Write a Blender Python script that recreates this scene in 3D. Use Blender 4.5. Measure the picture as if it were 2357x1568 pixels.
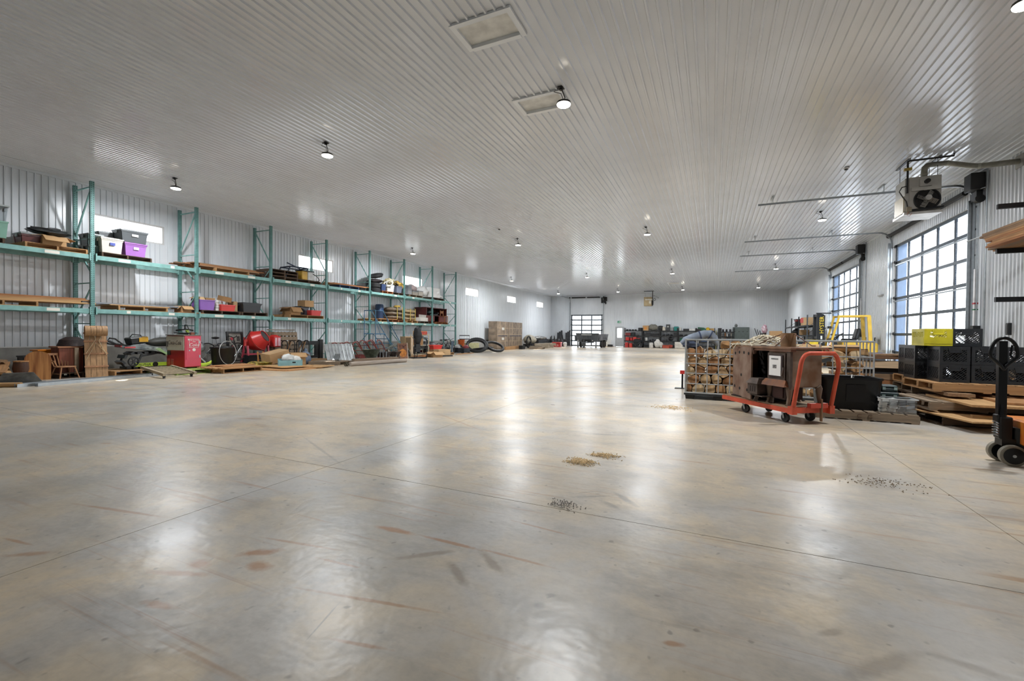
import bpy, bmesh, math, random
from mathutils import Matrix, Vector, Euler, noise

# ------------------------------------------------------------------ scene, camera, world, sun
for o in list(bpy.data.objects):
    bpy.data.objects.remove(o, do_unlink=True)
SC = bpy.context.scene
COL = SC.collection
PI = math.pi

cam_d = bpy.data.cameras.new('camera')
cam = bpy.data.objects.new('camera', cam_d)
COL.objects.link(cam)
cam_d.sensor_fit = 'HORIZONTAL'
cam_d.sensor_width = 36.0
cam_d.lens = 15.4696
cam_d.clip_start = 0.05
cam_d.clip_end = 600
cam.matrix_world = Matrix(((0.90993921, -0.01473254, 0.4144799, 0.0),
                           (0.41462862, 0.00898437, -0.90994637, 0.0),
                           (0.00968198, 0.99985111, 0.01428376, 1.22),
                           (0, 0, 0, 1)))
SC.camera = cam

SC.view_settings.view_transform = 'Standard'
SC.view_settings.look = 'None'
SC.view_settings.gamma = 1.0
SC.view_settings.use_curve_mapping = False
SC.view_settings.exposure = 0.45

world = bpy.data.worlds.new('sky_world')
SC.world = world
world.use_nodes = True
bg = world.node_tree.nodes['Background']
bg.inputs['Color'].default_value = (0.86, 0.93, 1.0, 1)
bg.inputs['Strength'].default_value = 5.4

sun_d = bpy.data.lights.new('sun', 'SUN')
sun_d.energy = 15.0
sun_d.angle = 0.009
sun_d.color = (1.0, 0.95, 0.87)
sun = bpy.data.objects.new('sun', sun_d)
COL.objects.link(sun)
sun.location = (-60, 40, 70)
sun.rotation_euler = Vector((3.6, -2.5, -4.35)).to_track_quat('-Z', 'Y').to_euler()

# daylight portals in the door and window openings (they emit nothing, they only guide sampling)
def portal(loc, rot, sx, sy):
    d = bpy.data.lights.new('daylight_portal', 'AREA')
    d.shape = 'RECTANGLE'; d.size = sx; d.size_y = sy
    d.cycles.is_portal = True
    o = bpy.data.objects.new('daylight_portal', d)
    COL.objects.link(o); o.location = loc; o.rotation_euler = rot
portal((6.55, 18.4, 2.36), (0, PI / 2, 0), 4.7, 5.6)
portal((6.55, 27.9, 2.36), (0, PI / 2, 0), 4.7, 5.6)
portal((-12.48, 47.2, 1.7), (-PI / 2, 0, 0), 3.4, 3.4)
WIN_Y = [7.55, 14.7, 21.85, 29.1, 36.3, 43.5]
for wy in WIN_Y:
    portal((-16.9, wy, 4.36), (0, -PI / 2, 0), 0.6, 1.95)

# room size
XL, XR, YB, YF, HC = -16.6, 6.23, 46.88, -5.0, 5.5

# ------------------------------------------------------------------ helpers
def lin(h):
    if isinstance(h, tuple):
        return h
    h = h.lstrip('#')
    c = [int(h[i:i + 2], 16) / 255 for i in (0, 2, 4)]
    return tuple(x / 12.92 if x <= .04045 else ((x + .055) / 1.055) ** 2.4 for x in c)

_M = {}
def mat(col, rough=.6, metal=0.0, var=.12, scale=5.0, bump=0.0, kind='', col2=None, rnd=0.0, spec=.5, bscale=None):
    key = (col, rough, metal, var, scale, bump, kind, col2, rnd, spec)
    if key in _M:
        return _M[key]
    m = bpy.data.materials.new('mat_%s_%d' % (kind or 'plain', len(_M)))
    m.use_nodes = True
    nt = m.node_tree; N = nt.nodes; L = nt.links
    b = N['Principled BSDF']
    b.inputs['Roughness'].default_value = rough
    b.inputs['Metallic'].default_value = metal
    b.inputs['Specular IOR Level'].default_value = spec
    c = lin(col)
    c2 = lin(col2) if col2 else tuple(max(0, x * (1 - var * 2.2)) for x in c)
    tc = N.new('ShaderNodeTexCoord')
    mp = N.new('ShaderNodeMapping')
    L.new(tc.outputs['Object'], mp.inputs['Vector'])
    nz = N.new('ShaderNodeTexNoise')
    nz.inputs['Scale'].default_value = scale
    nz.inputs['Detail'].default_value = 1 if var <= .03 else 3
    L.new(mp.outputs['Vector'], nz.inputs['Vector'])
    if kind == 'woodx': mp.inputs['Scale'].default_value = (0.6, 9, 9)
    if kind == 'woody': mp.inputs['Scale'].default_value = (9, 0.6, 9)
    if kind == 'woodz': mp.inputs['Scale'].default_value = (9, 9, 0.6)
    ramp = N.new('ShaderNodeValToRGB')
    ramp.color_ramp.elements[0].position = .34
    ramp.color_ramp.elements[1].position = .66
    ramp.color_ramp.elements[0].color = (*c2, 1)
    ramp.color_ramp.elements[1].color = (*c, 1)
    L.new(nz.outputs['Fac'], ramp.inputs['Fac'])
    out = ramp.outputs['Color']
    if rnd:
        oi = N.new('ShaderNodeObjectInfo')
        mr = N.new('ShaderNodeMapRange')
        mr.inputs['To Min'].default_value = 1 - rnd
        mr.inputs['To Max'].default_value = 1 + rnd
        L.new(oi.outputs['Random'], mr.inputs['Value'])
        hs = N.new('ShaderNodeHueSaturation')
        L.new(mr.outputs['Result'], hs.inputs['Value'])
        L.new(out, hs.inputs['Color'])
        out = hs.outputs['Color']
    L.new(out, b.inputs['Base Color'])
    if bump:
        bp = N.new('ShaderNodeBump')
        bp.inputs['Strength'].default_value = bump
        bp.inputs['Distance'].default_value = .02
        L.new(nz.outputs['Fac'], bp.inputs['Height'])
        L.new(bp.outputs['Normal'], b.inputs['Normal'])
    _M[key] = m
    return m

def emit(col, s):
    m = bpy.data.materials.new('mat_lamp')
    m.use_nodes = True
    b = m.node_tree.nodes['Principled BSDF']
    b.inputs['Base Color'].default_value = (1, 1, 1, 1)
    b.inputs['Emission Color'].default_value = (*lin(col), 1)
    b.inputs['Emission Strength'].default_value = s
    return m

def glass(tint=(1, 1, 1), refl=.07, rough=.02):
    m = bpy.data.materials.new('mat_glass')
    m.use_nodes = True
    nt = m.node_tree; N = nt.nodes; L = nt.links
    N.remove(N['Principled BSDF'])
    t = N.new('ShaderNodeBsdfTransparent'); t.inputs['Color'].default_value = (*tint, 1)
    g = N.new('ShaderNodeBsdfGlossy'); g.inputs['Roughness'].default_value = rough
    x = N.new('ShaderNodeMixShader'); x.inputs['Fac'].default_value = refl
    L.new(t.outputs[0], x.inputs[1]); L.new(g.outputs[0], x.inputs[2])
    L.new(x.outputs[0], N['Material Output'].inputs['Surface'])
    return m

class MB:
    """collects shapes, builds ONE mesh"""
    def __init__(s):
        s.v = []; s.f = []; s.mi = []; s.cur = 0
    def add(s, vs, fs):
        o = len(s.v)
        s.v += [tuple(v) for v in vs]
        s.f += [tuple(i + o for i in f) for f in fs]
        s.mi += [s.cur] * len(fs)
        return s
    def box(s, c, d, r=None, tx=1.0, ty=1.0):
        hx, hy, hz = d[0] / 2, d[1] / 2, d[2] / 2
        vs = [Vector((sx * hx * (tx if sz < 0 else 1), sy * hy * (ty if sz < 0 else 1), sz * hz)) for sz in (-1, 1) for sy in (-1, 1) for sx in (-1, 1)]
        if r is not None:
            m = r if isinstance(r, Matrix) else Euler(r).to_matrix()
            vs = [m @ v for v in vs]
        c = Vector(c)
        return s.add([v + c for v in vs], [(0, 2, 3, 1), (4, 5, 7, 6), (0, 1, 5, 4), (2, 6, 7, 3), (0, 4, 6, 2), (1, 3, 7, 5)])
    def bx(s, x0, x1, y0, y1, z0, z1):
        return s.box(((x0 + x1) / 2, (y0 + y1) / 2, (z0 + z1) / 2), (x1 - x0, y1 - y0, z1 - z0))
    def bar(s, p, q, w, h=None, up=(0, 0, 1)):
        p, q = Vector(p), Vector(q); d = q - p
        z = d.normalized(); u = Vector(up)
        if abs(z.dot(u)) > .98: u = Vector((0, 1, 0))
        x = u.cross(z).normalized(); y = z.cross(x)
        m = Matrix((x, y, z)).transposed()
        return s.box((p + q) / 2, (w, h or w, d.length), m)
    def tube(s, pts, r, n=8, closed=False):
        pts = [Vector(p) for p in pts]; k = len(pts)
        rs = r if isinstance(r, (list, tuple)) else [r] * k
        T = []
        for i in range(k):
            a = pts[i - 1] if (i > 0 or closed) else pts[i]
            b = pts[(i + 1) % k] if (i < k - 1 or closed) else pts[i]
            t = (b - a)
            T.append(t.normalized() if t.length > 1e-9 else Vector((0, 0, 1)))
        u = Vector((0, 0, 1)) if abs(T[0].z) < .9 else Vector((1, 0, 0))
        vs = []
        for i in range(k):
            u = (u - T[i] * u.dot(T[i]))
            u = u.normalized() if u.length > 1e-6 else T[i].orthogonal().normalized()
            w = T[i].cross(u)
            for j in range(n):
                a = 2 * PI * j / n
                vs.append(pts[i] + (u * math.cos(a) + w * math.sin(a)) * rs[i])
        fs = []
        for i in range(k if closed else k - 1):
            for j in range(n):
                a = i * n + j; b = i * n + (j + 1) % n; i2 = (i + 1) % k
                fs.append((a, b, i2 * n + (j + 1) % n, i2 * n + j))
        if not closed:
            fs.append(tuple(range(n - 1, -1, -1))); fs.append(tuple((k - 1) * n + j for j in range(n)))
        return s.add(vs, fs)
    def cyl(s, p, q, r0, r1=None, n=14):
        return s.tube([p, q], [r0, r0 if r1 is None else r1], n)
    def lathe(s, prof, n=20, m=None, close=False):
        m = m or Matrix()
        vs = [m @ Vector((r * math.cos(2 * PI * j / n), r * math.sin(2 * PI * j / n), z)) for r, z in prof for j in range(n)]
        k = len(prof); fs = []
        for i in range(k if close else k - 1):
            i2 = (i + 1) % k
            for j in range(n):
                fs.append((i * n + j, i * n + (j + 1) % n, i2 * n + (j + 1) % n, i2 * n + j))
        if not close:
            if prof[0][0] > 1e-6: fs.append(tuple(range(n - 1, -1, -1)))
            if prof[-1][0] > 1e-6: fs.append(tuple((k - 1) * n + j for j in range(n)))
        return s.add(vs, fs)
    def torus(s, c, R, r, n=20, k=8, m=None):
        m = (Matrix.Translation(Vector(c)) @ (m or Matrix()))
        return s.lathe([(R + r * math.cos(2 * PI * i / k), r * math.sin(2 * PI * i / k)) for i in range(k)], n, m, True)
    def prism(s, poly, z0, z1, m=None, sc=1.0):
        m = m or Matrix(); n = len(poly)
        cx = sum(p[0] for p in poly) / n; cy = sum(p[1] for p in poly) / n
        vs = [m @ Vector((x, y, z0)) for x, y in poly] + [m @ Vector((cx + (x - cx) * sc, cy + (y - cy) * sc, z1)) for x, y in poly]
        fs = [tuple(range(n - 1, -1, -1)), tuple(range(n, 2 * n))] + [(i, (i + 1) % n, n + (i + 1) % n, n + i) for i in range(n)]
        return s.add(vs, fs)
    def blob(s, c, r, n=14, k=9, amp=.15, seed=0, fr=1.6, flat=None, m=None):
        c = Vector(c); vs = []; m = m or Matrix()
        for i in range(k + 1):
            th = PI * i / k
            for j in range(n):
                ph = 2 * PI * j / n
                d = Vector((math.sin(th) * math.cos(ph), math.sin(th) * math.sin(ph), math.cos(th)))
                a = 1 + amp * noise.noise(d * fr + Vector((seed * 7.3, seed * 3.1, seed))) * 2
                v = Vector((d.x * r[0], d.y * r[1], d.z * r[2])) * a
                if flat is not None and v.z < -r[2] * flat: v.z = -r[2] * flat
                vs.append(m @ v + c)
        fs = [(i * n + j, i * n + (j + 1) % n, (i + 1) * n + (j + 1) % n, (i + 1) * n + j) for i in range(k) for j in range(n)]
        fs = [f[::-1] for f in fs]
        return s.add(vs, fs)
    def mesh(s, name='mesh'):
        me = bpy.data.meshes.new(name)
        me.from_pydata(s.v, [], s.f)
        if max(s.mi, default=0) > 0:
            me.polygons.foreach_set('material_index', s.mi)
        me.update()
        return me

def fixn(me):
    bm = bmesh.new(); bm.from_mesh(me)
    bmesh.ops.recalc_face_normals(bm, faces=bm.faces)
    bm.to_mesh(me); bm.free()

def ob(name, mb, mats, parent=None, loc=(0, 0, 0), rot=(0, 0, 0), smooth=0.0, bevel=0.0):
    me = mb.mesh(name) if isinstance(mb, MB) else mb
    if isinstance(mb, MB):
        fixn(me)
    if not isinstance(mats, (list, tuple)): mats = [mats]
    if len(me.materials) == 0:
        for m in mats: me.materials.append(m)
    if smooth and isinstance(mb, MB):
        me.shade_smooth()
        me.set_sharp_from_angle(angle=math.radians(smooth))
    o = bpy.data.objects.new(name, me)
    COL.objects.link(o)
    o.parent = parent
    o.location = loc
    o.rotation_euler = rot
    if bevel:
        bv = o.modifiers.new('bevel', 'BEVEL'); bv.width = bevel; bv.segments = 1; bv.limit_method = 'ANGLE'
    return o

def tag(o, label, cat, group=None, kind=None):
    o['label'] = label; o['category'] = cat
    if group: o['group'] = group
    if kind: o['kind'] = kind
    return o

def thing(name, label, cat, loc=(0, 0, 0), rz=0.0, group=None):
    o = bpy.data.objects.new(name, None)
    COL.objects.link(o)
    o.empty_display_size = .1
    o.location = loc
    o.rotation_euler = rz if isinstance(rz, (tuple, list, Euler)) else (0, 0, rz)
    return tag(o, label, cat, group)

def solo(name, label, cat, mb, m, loc=(0, 0, 0), rot=(0, 0, 0), group=None, smooth=0.0):
    return tag(ob(name, mb, m, None, loc, rot, smooth), label, cat, group)

def struct(name, mb, m, parent=None, loc=(0, 0, 0), rot=(0, 0, 0)):
    o = ob(name, mb, m, parent, loc, rot)
    if parent is None: o['kind'] = 'structure'
    return o

def dup(root, loc, rz, label=None, group=None):
    r = root.copy(); COL.objects.link(r); r.location = loc
    r.rotation_euler = rz if isinstance(rz, (tuple, list)) else (0, 0, rz)
    if label: r['label'] = label
    if group: r['group'] = group
    for ch in list(root.children):
        c = ch.copy(); COL.objects.link(c); c.parent = r
        for g in list(ch.children):
            d = g.copy(); COL.objects.link(d); d.parent = c
    return r

def text(name, s, size, m, parent, loc, rot, shear=0.0, ext=.002, align='CENTER', sx=1.0):
    c = bpy.data.curves.new(name, 'FONT')
    c.body = s; c.size = size; c.shear = shear; c.extrude = ext
    c.align_x = align; c.align_y = 'CENTER'
    c.materials.append(m)
    tmp = bpy.data.objects.new(name, c); COL.objects.link(tmp)
    bpy.context.view_layer.update()
    me = bpy.data.meshes.new_from_object(tmp.evaluated_get(bpy.context.evaluated_depsgraph_get()))
    bpy.data.objects.remove(tmp, do_unlink=True)
    o = bpy.data.objects.new(name, me); COL.objects.link(o)
    o.parent = parent; o.location = loc; o.rotation_euler = rot; o.scale = (sx, 1, 1)
    return o

random.seed(7)
RU = random.uniform
# ------------------------------------------------------------------ materials of the shell
def floor_mat():
    m = bpy.data.materials.new('mat_polished_concrete')
    m.use_nodes = True
    nt = m.node_tree; N = nt.nodes; L = nt.links
    b = N['Principled BSDF']
    geo = N.new('ShaderNodeNewGeometry')
    pos = geo.outputs['Position']
    def noise_n(scale, detail, vec=pos, rough=.55, dist=0.0):
        n = N.new('ShaderNodeTexNoise')
        n.inputs['Scale'].default_value = scale; n.inputs['Detail'].default_value = detail
        n.inputs['Roughness'].default_value = rough; n.inputs['Distortion'].default_value = dist
        L.new(vec, n.inputs['Vector']); return n.outputs['Fac']
    def ramp(f, a, bb, ca, cb):
        r = N.new('ShaderNodeValToRGB')
        r.color_ramp.elements[0].position = a; r.color_ramp.elements[1].position = bb
        r.color_ramp.elements[0].color = (*ca, 1); r.color_ramp.elements[1].color = (*cb, 1)
        L.new(f, r.inputs['Fac']); return r.outputs['Color']
    def mix(fac, a, bb, mode='MIX'):
        x = N.new('ShaderNodeMix'); x.data_type = 'RGBA'; x.blend_type = mode
        for sock, val in ((0, fac), (6, a), (7, bb)):
            if isinstance(val, (int, float)): x.inputs[sock].default_value = val
            elif isinstance(val, tuple): x.inputs[sock].default_value = (*val, 1)
            else: L.new(val, x.inputs[sock])
        return x.outputs[2]
    def mapping(rot, sc, loc=(0, 0, 0)):
        p = N.new('ShaderNodeMapping')
        p.inputs['Rotation'].default_value = (0, 0, rot); p.inputs['Scale'].default_value = sc
        p.inputs['Location'].default_value = loc
        L.new(pos, p.inputs['Vector']); return p.outputs['Vector']
    base = ramp(noise_n(.6, 4, rough=.62), .40, .60, lin('#a8a297'), lin('#d2c1a6'))
    base = mix(ramp(noise_n(1.4, 4, rough=.66, dist=.4), .42, .60, (0, 0, 0), (.65, .65, .65)), base, lin('#b3b4b5'))
    base = mix(ramp(noise_n(.23, 2, mapping(.5, (1, .6, 1), (3, 1, 0))), .42, .68, (0, 0, 0), (.7, .7, .7)), base, lin('#d6bf9c'))
    base = mix(ramp(noise_n(2.6, 5, mapping(0, (.7, 1.2, 1)), .72), .48, .66, (0, 0, 0), (.55, .55, .55)), base, lin('#928e88'))
    base = mix(ramp(noise_n(24, 2, rough=.7), .4, .75, (.0, 0, 0), (.18, .18, .18)), base, lin('#7d7870'))
    # dragged dirt streaks, mostly rust coloured, running across the building
    for sc, loc, lo, hi, amt, colr, mloc in (((.45, 9, 1), (0, 0, 0), .60, .70, .6, '#a0713c', 0), ((.4, 16, 1), (5, 2, 0), .60, .70, .55, '#9a7352', 4), ((.5, 8, 1), (9, 4, 0), .60, .74, .45, '#7f766c', 9), ((.35, 20, 1), (7, 7, 0), .60, .72, .5, '#ab7d55', 14)):
        f = ramp(noise_n(1.1, 3, mapping(.1, sc, loc), .6), lo, hi, (0, 0, 0), (amt, amt, amt))
        gate = ramp(noise_n(.8, 1, mapping(0, (1, 1, 1), (mloc, mloc * .7, 0))), .5, .6, (0, 0, 0), (1, 1, 1))
        f = mix(1.0, f, gate, 'MULTIPLY')
        base = mix(f, base, lin(colr))
    spots = ramp(noise_n(16, 1, rough=.5), .70, .78, (0, 0, 0), (.45, .45, .45))
    base = mix(spots, base, lin('#5d574f'))
    # single stains and scuffs: centre x, y, half length, half width, angle, colour, strength
    STAINS = [(-2.262, 1.621, 0.132, 0.045, 0.612, 'r', 0.75), (-2.127, 1.53, 0.081, 0.05, -0.02, 'r', 0.7), (-2.432, 1.41, 0.075, 0.05, -0.037, 'r', 0.7), (-2.421, 1.312, 0.174, 0.03, 0.353, 'r', 0.6), (-2.232, 1.117, 0.109, 0.03, 0.165, 'r', 0.6), (-3.655, 1.596, 0.46, 0.02, 0.168, 'r', 0.55), (-1.771, 2.167, 0.164, 0.035, 0.032, 'r', 0.7), (-1.39, 2.177, 0.255, 0.02, -0.009, 'r', 0.6), (-0.949, 2.18, 0.249, 0.015, -0.036, 'r', 0.5), (-2.145, 1.792, 0.316, 0.015, 0.152, 'r', 0.55), (-1.794, 1.729, 0.165, 0.012, 0.075, 'r', 0.55), (-1.421, 1.542, 0.427, 0.014, 0.187, 'r', 0.55), (-1.238, 1.31, 0.142, 0.014, 0.201, 'r', 0.55), (-3.614, 1.114, 0.173, 0.015, 0.121, 'r', 0.55), (-3.362, 1.075, 0.132, 0.03, 0.591, 'r', 0.5), (-0.971, 2.591, 0.251, 0.012, -0.097, 'r', 0.45), (-1.419, 1.999, 0.197, 0.03, 0.704, 'g', 0.6), (-1.164, 1.911, 0.155, 0.035, -0.675, 'g', 0.6), (-1.068, 2.092, 0.149, 0.035, -0.659, 'g', 0.6), (-0.803, 3.27, 0.16, 0.02, 0.565, 'k', 0.4), (-0.57, 3.318, 0.158, 0.035, -0.799, 'k', 0.6), (-0.65, 3.164, 0.115, 0.035, -0.607, 'k', 0.45), (-0.884, 3.321, 0.094, 0.015, 0.757, 'k', 0.35), (-1.168, 5.383, 0.266, 0.05, 0.249, 'k', 0.5), (0.466, 2.193, 0.075, 0.025, 0.654, 'g', 0.55), (0.589, 2.05, 0.234, 0.045, 0.752, 'g', 0.5), (0.876, 2.187, 0.12, 0.03, -0.229, 'g', 0.45), (-0.12, 1.841, 0.049, 0.02, 0.214, 'r', 0.6), (-2.841, 10.06, 0.545, 0.08, 0.91, 'r', 0.55), (-1.483, 1.364, 0.147, 0.006, 1.854, 'k', 0.6), (-0.687, 1.845, 0.032, 0.03, 0.543, 'k', 0.5), (-0.669, 1.937, 0.028, 0.02, 0.566, 'k', 0.5), (-7.467, 3.226, 0.386, 0.04, 0.478, 'k', 0.3), (-5.889, 4.096, 0.252, 0.04, 0.287, 'r', 0.4), (-2.354, 2.499, 0.309, 0.012, 0.018, 'r', 0.4), (1.268, 4.889, 0.3, 0.12, 0.499, 'd', 0.35), (-0.471, 8.223, 0.239, 0.08, -0.412, 'd', 0.3), (-5.929, 2.494, 0.086, 0.03, 0.245, 'r', 0.5), (-3.244, 5.274, 0.963, 0.02, -0.572, 'r', 0.35), (-3.709, 3.34, 0.848, 0.02, -0.465, 'k', 0.35)]
    scol = {'r': '#9e672c', 'g': '#857766', 'k': '#6f6b66', 'd': '#8d7a63'}
    edge = noise_n(13, 2, rough=.7)
    for cx, cy, hl, hw, an, ck, amt in STAINS:
        p = N.new('ShaderNodeMapping'); p.vector_type = 'TEXTURE'
        p.inputs['Location'].default_value = (cx, cy, 0); p.inputs['Rotation'].default_value = (0, 0, an); p.inputs['Scale'].default_value = (hl, hw, 1)
        L.new(pos, p.inputs['Vector'])
        ln = N.new('ShaderNodeVectorMath'); ln.operation = 'LENGTH'; L.new(p.outputs['Vector'], ln.inputs[0])
        ad = N.new('ShaderNodeMath'); ad.operation = 'ADD'; L.new(ln.outputs['Value'], ad.inputs[0]); L.new(edge, ad.inputs[1])
        mr = N.new('ShaderNodeMapRange'); mr.inputs['From Min'].default_value = .95; mr.inputs['From Max'].default_value = 1.55
        mr.inputs['To Min'].default_value = amt; mr.inputs['To Max'].default_value = 0
        L.new(ad.outputs[0], mr.inputs['Value'])
        base = mix(mr.outputs['Result'], base, lin(scol[ck]))
    L.new(base, b.inputs['Base Color'])
    rr = N.new('ShaderNodeMath'); rr.operation = 'MULTIPLY_ADD'
    rr.inputs[1].default_value = .22; rr.inputs[2].default_value = .21
    L.new(noise_n(1.3, 2, rough=.6), rr.inputs[0])
    L.new(rr.outputs[0], b.inputs['Roughness'])
    b.inputs['Specular IOR Level'].default_value = .38
    bp = N.new('ShaderNodeBump'); bp.inputs['Strength'].default_value = .22; bp.inputs['Distance'].default_value = .012
    L.new(noise_n(9, 2), bp.inputs['Height']); L.new(bp.outputs['Normal'], b.inputs['Normal'])
    return m

FLOOR = floor_mat()
WALLM = mat('#dee2e6', .24, 0, .02, 1.3, spec=.5)
CEILM = mat('#d1d5db', .17, 0, .02, 1.3, spec=.8)
TRIMM = mat('#d7d6d4', .4, 0, .03)
STEMM = mat('#a5a39e', .85, 0, .1, 4, .3)
BLACK = mat('#161616', .5, 0, .1)
BLKMET = mat('#1d1e20', .42, .3, .15)
GALV = mat('#a9aeb1', .35, .85, .08, 9)
GLASS = glass()

# ------------------------------------------------------------------ floor: concrete slabs between saw cuts
fl = struct('floor', MB().bx(XL - .2, XR + .2, YF - .2, YB + .2, -.3, -.012), mat('#4a4641', .9))
jx = [XL - .2] + [-3.17 - 4.87 * k for k in (2, 1, 0)] + [1.70, XR + .2]
jy = [YF - .2, -1.94, 2.93]
while jy[-1] + 4.87 < YB: jy.append(jy[-1] + 4.87)
jy.append(YB + .2)
g = .0028
for i in range(len(jx) - 1):
    for j in range(len(jy) - 1):
        ob('floor_slab', MB().bx(jx[i] + g, jx[i + 1] - g, jy[j] + g, jy[j + 1] - g, -.05, 0), FLOOR, fl)

# ------------------------------------------------------------------ ribbed steel sheets
PITCH, SHEET = .14, .84
_rs = {}
def ribsheet(w, h, rib=.026):
    """sheet in local x (width) and z (height); ribs stand out along -y"""
    key = (round(w, 3), round(h, 3), rib)
    if key in _rs: return _rs[key]
    pr = [(0, 0)]
    x = 0
    while x < w - 1e-6:
        for dx, dy in ((PITCH - .050, 0), (PITCH - .040, -rib), (PITCH - .014, -rib), (PITCH - .004, 0)):
            if x + dx < w: pr.append((x + dx, dy))
        x += PITCH
    pr.append((w, 0))
    mb = MB()
    n = len(pr)
    mb.add([(a, b, 0) for a, b in pr] + [(a, b, h) for a, b in pr], [(i, i + 1, n + i + 1, n + i) for i in range(n - 1)])
    _rs[key] = mb.mesh('ribbed_sheet')
    return _rs[key]

def wall_sheets(parent, origin, rot, length, z0, z1, holes, m, start=0.0, name='wall_panel'):
    """holes: (u0,u1,v0,v1) along the wall"""
    cuts = {0.0, length}
    u = start
    while u < length:
        if u > 0: cuts.add(round(u, 4))
        u += SHEET
    for h in holes:
        cuts.add(round(h[0], 4)); cuts.add(round(h[1], 4))
    cuts = sorted(cuts)
    R3 = Euler(rot).to_matrix()
    for a, b in zip(cuts, cuts[1:]):
        if b - a < .02: continue
        iv = [(z0, z1)]
        for h in holes:
            if a >= h[0] - .01 and b <= h[1] + .01:
                iv = [(z0, h[2]), (h[3], z1)]
        for v0, v1 in iv:
            if v1 - v0 < .03: continue
            ob(name, ribsheet(b - a, v1 - v0), m, parent, Vector(origin) + R3 @ Vector((a, 0, v0)), rot)

def wall_slab(mb, length, h, holes, place):
    hs = sorted(holes); u = 0
    for a, b, c, d in hs:
        place(mb, u, a, 0, h); 
        if c > 0: place(mb, a, b, 0, c)
        place(mb, a, b, d, h); u = b
    place(mb, u, length, 0, h)

LEN = YB - YF
# left wall
lh = [(y - .98 - YF, y + .98 - YF, 4.06, 4.66) for y in WIN_Y]
mb = MB(); wall_slab(mb, LEN, HC + .2, lh, lambda m_, a, b, c, d: m_.bx(XL - .22, XL - .005, YF + a, YF + b, c, d))
wl = struct('wall_left', mb, TRIMM)
STEM = .74
wall_sheets(wl, (XL, YF, 0), (0, 0, PI / 2), LEN, STEM, HC, lh, WALLM)
ob('stem_wall', MB().bx(XL - .004, XL + .03, YF, YB, 0, STEM), STEMM, wl)
ob('sill_flashing', MB().bx(XL - .004, XL + .045, YF, YB, STEM, STEM + .03), TRIMM, wl)
ob('ceiling_trim', MB().bx(XL, XL + .035, YF, YB, HC - .09, HC), WALLM, wl)
# right wall
DOORS_R = [(15.6, 21.2), (25.1, 30.7)]
DH = 4.72
rh = [(YB - d1, YB - d0, 0, DH) for d0, d1 in DOORS_R]
mb = MB(); wall_slab(mb, LEN, HC + .2, rh, lambda m_, a, b, c, d: m_.bx(XR + .005, XR + .22, YB - b, YB - a, c, d))
wr = struct('wall_right', mb, TRIMM)
rh2 = [(a, b, STEM, DH) for a, b, c, d in rh]
wall_sheets(wr, (XR, YB, 0), (0, 0, -PI / 2), LEN, STEM, HC, rh2, WALLM)
for a, b in ((YF, DOORS_R[0][0]), (DOORS_R[0][1], DOORS_R[1][0]), (DOORS_R[1][1], YB)):
    ob('stem_wall', MB().bx(XR - .03, XR + .004, a, b, 0, STEM), mat('#cfcfcd', .7, 0, .05), wr)
ob('ceiling_trim', MB().bx(XR - .035, XR, YF, YB, HC - .09, HC), WALLM, wr)
# back wall
BD = (-14.2, -10.76, 0, 3.42)      # overhead door
ED = (-9.36, -8.46, 0, 2.12)       # walk door
bh = [(BD[0] - XL, BD[1] - XL, 0, BD[3]), (ED[0] - XL, ED[1] - XL, 0, ED[3])]
WID = XR - XL
mb = MB(); wall_slab(mb, WID, HC + .2, bh, lambda m_, a, b, c, d: m_.bx(XL + a, XL + b, YB + .005, YB + .22, c, d))
wb = struct('wall_back', mb, TRIMM)
wall_sheets(wb, (XL, YB, 0), (0, 0, 0), WID, 0, HC, bh, WALLM)
ob('ceiling_trim', MB().bx(XL, XR, YB - .035, YB, HC - .09, HC), WALLM, wb)
# wall behind the camera
wf = struct('wall_front', MB().bx(XL, XR, YF - .22, YF - .005, 0, HC + .2), TRIMM)
wall_sheets(wf, (XR, YF, 0), (0, 0, PI), WID, 0, HC, [], WALLM)

# ceiling
HATCH = [(-3.34, -2.5, 5.26, 5.76), (-3.34, -2.5, 7.37, 7.87), (-3.34, -2.5, 37.4, 38.6)]
ce = struct('ceiling', MB().bx(XL - .2, XR + .2, YF - .2, YB + .2, HC + .09, HC + .3), TRIMM)
x = -3.34 - SHEET * 16
RUN = YB - YF
while x < XR:
    a, b = max(x, XL), min(x + SHEET, XR)
    if b - a > .02:
        segs = [(YF, YB)]
        for hx0, hx1, hy0, hy1 in HATCH:
            if abs(x - hx0) < .05:
                segs = [q for s_, e_ in segs for q in (((s_, hy0), (hy1, e_)) if (hy0 > s_ and hy1 < e_) else ((s_, e_),))]
        for s_, e_ in segs:
            # sheet local x -> world x, z -> world y, ribs -y -> world -z
            ob('ceiling_panel', ribsheet(b - a, e_ - s_), CEILM, ce, (a, s_, HC), (-PI / 2, 0, 0)).rotation_euler = (-PI / 2, 0, 0)
    x += SHEET
for o in ce.children:
    if o.name.startswith('ceiling_panel'):
        # rotate +90 about x: local z -> -y ; use mirrored frame so that z runs to +y and ribs hang down
        o.matrix_local = Matrix(((1, 0, 0, o.location.x), (0, 0, 1, o.location.y), (0, 1, 0, o.location.z), (0, 0, 0, 1)))
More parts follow.
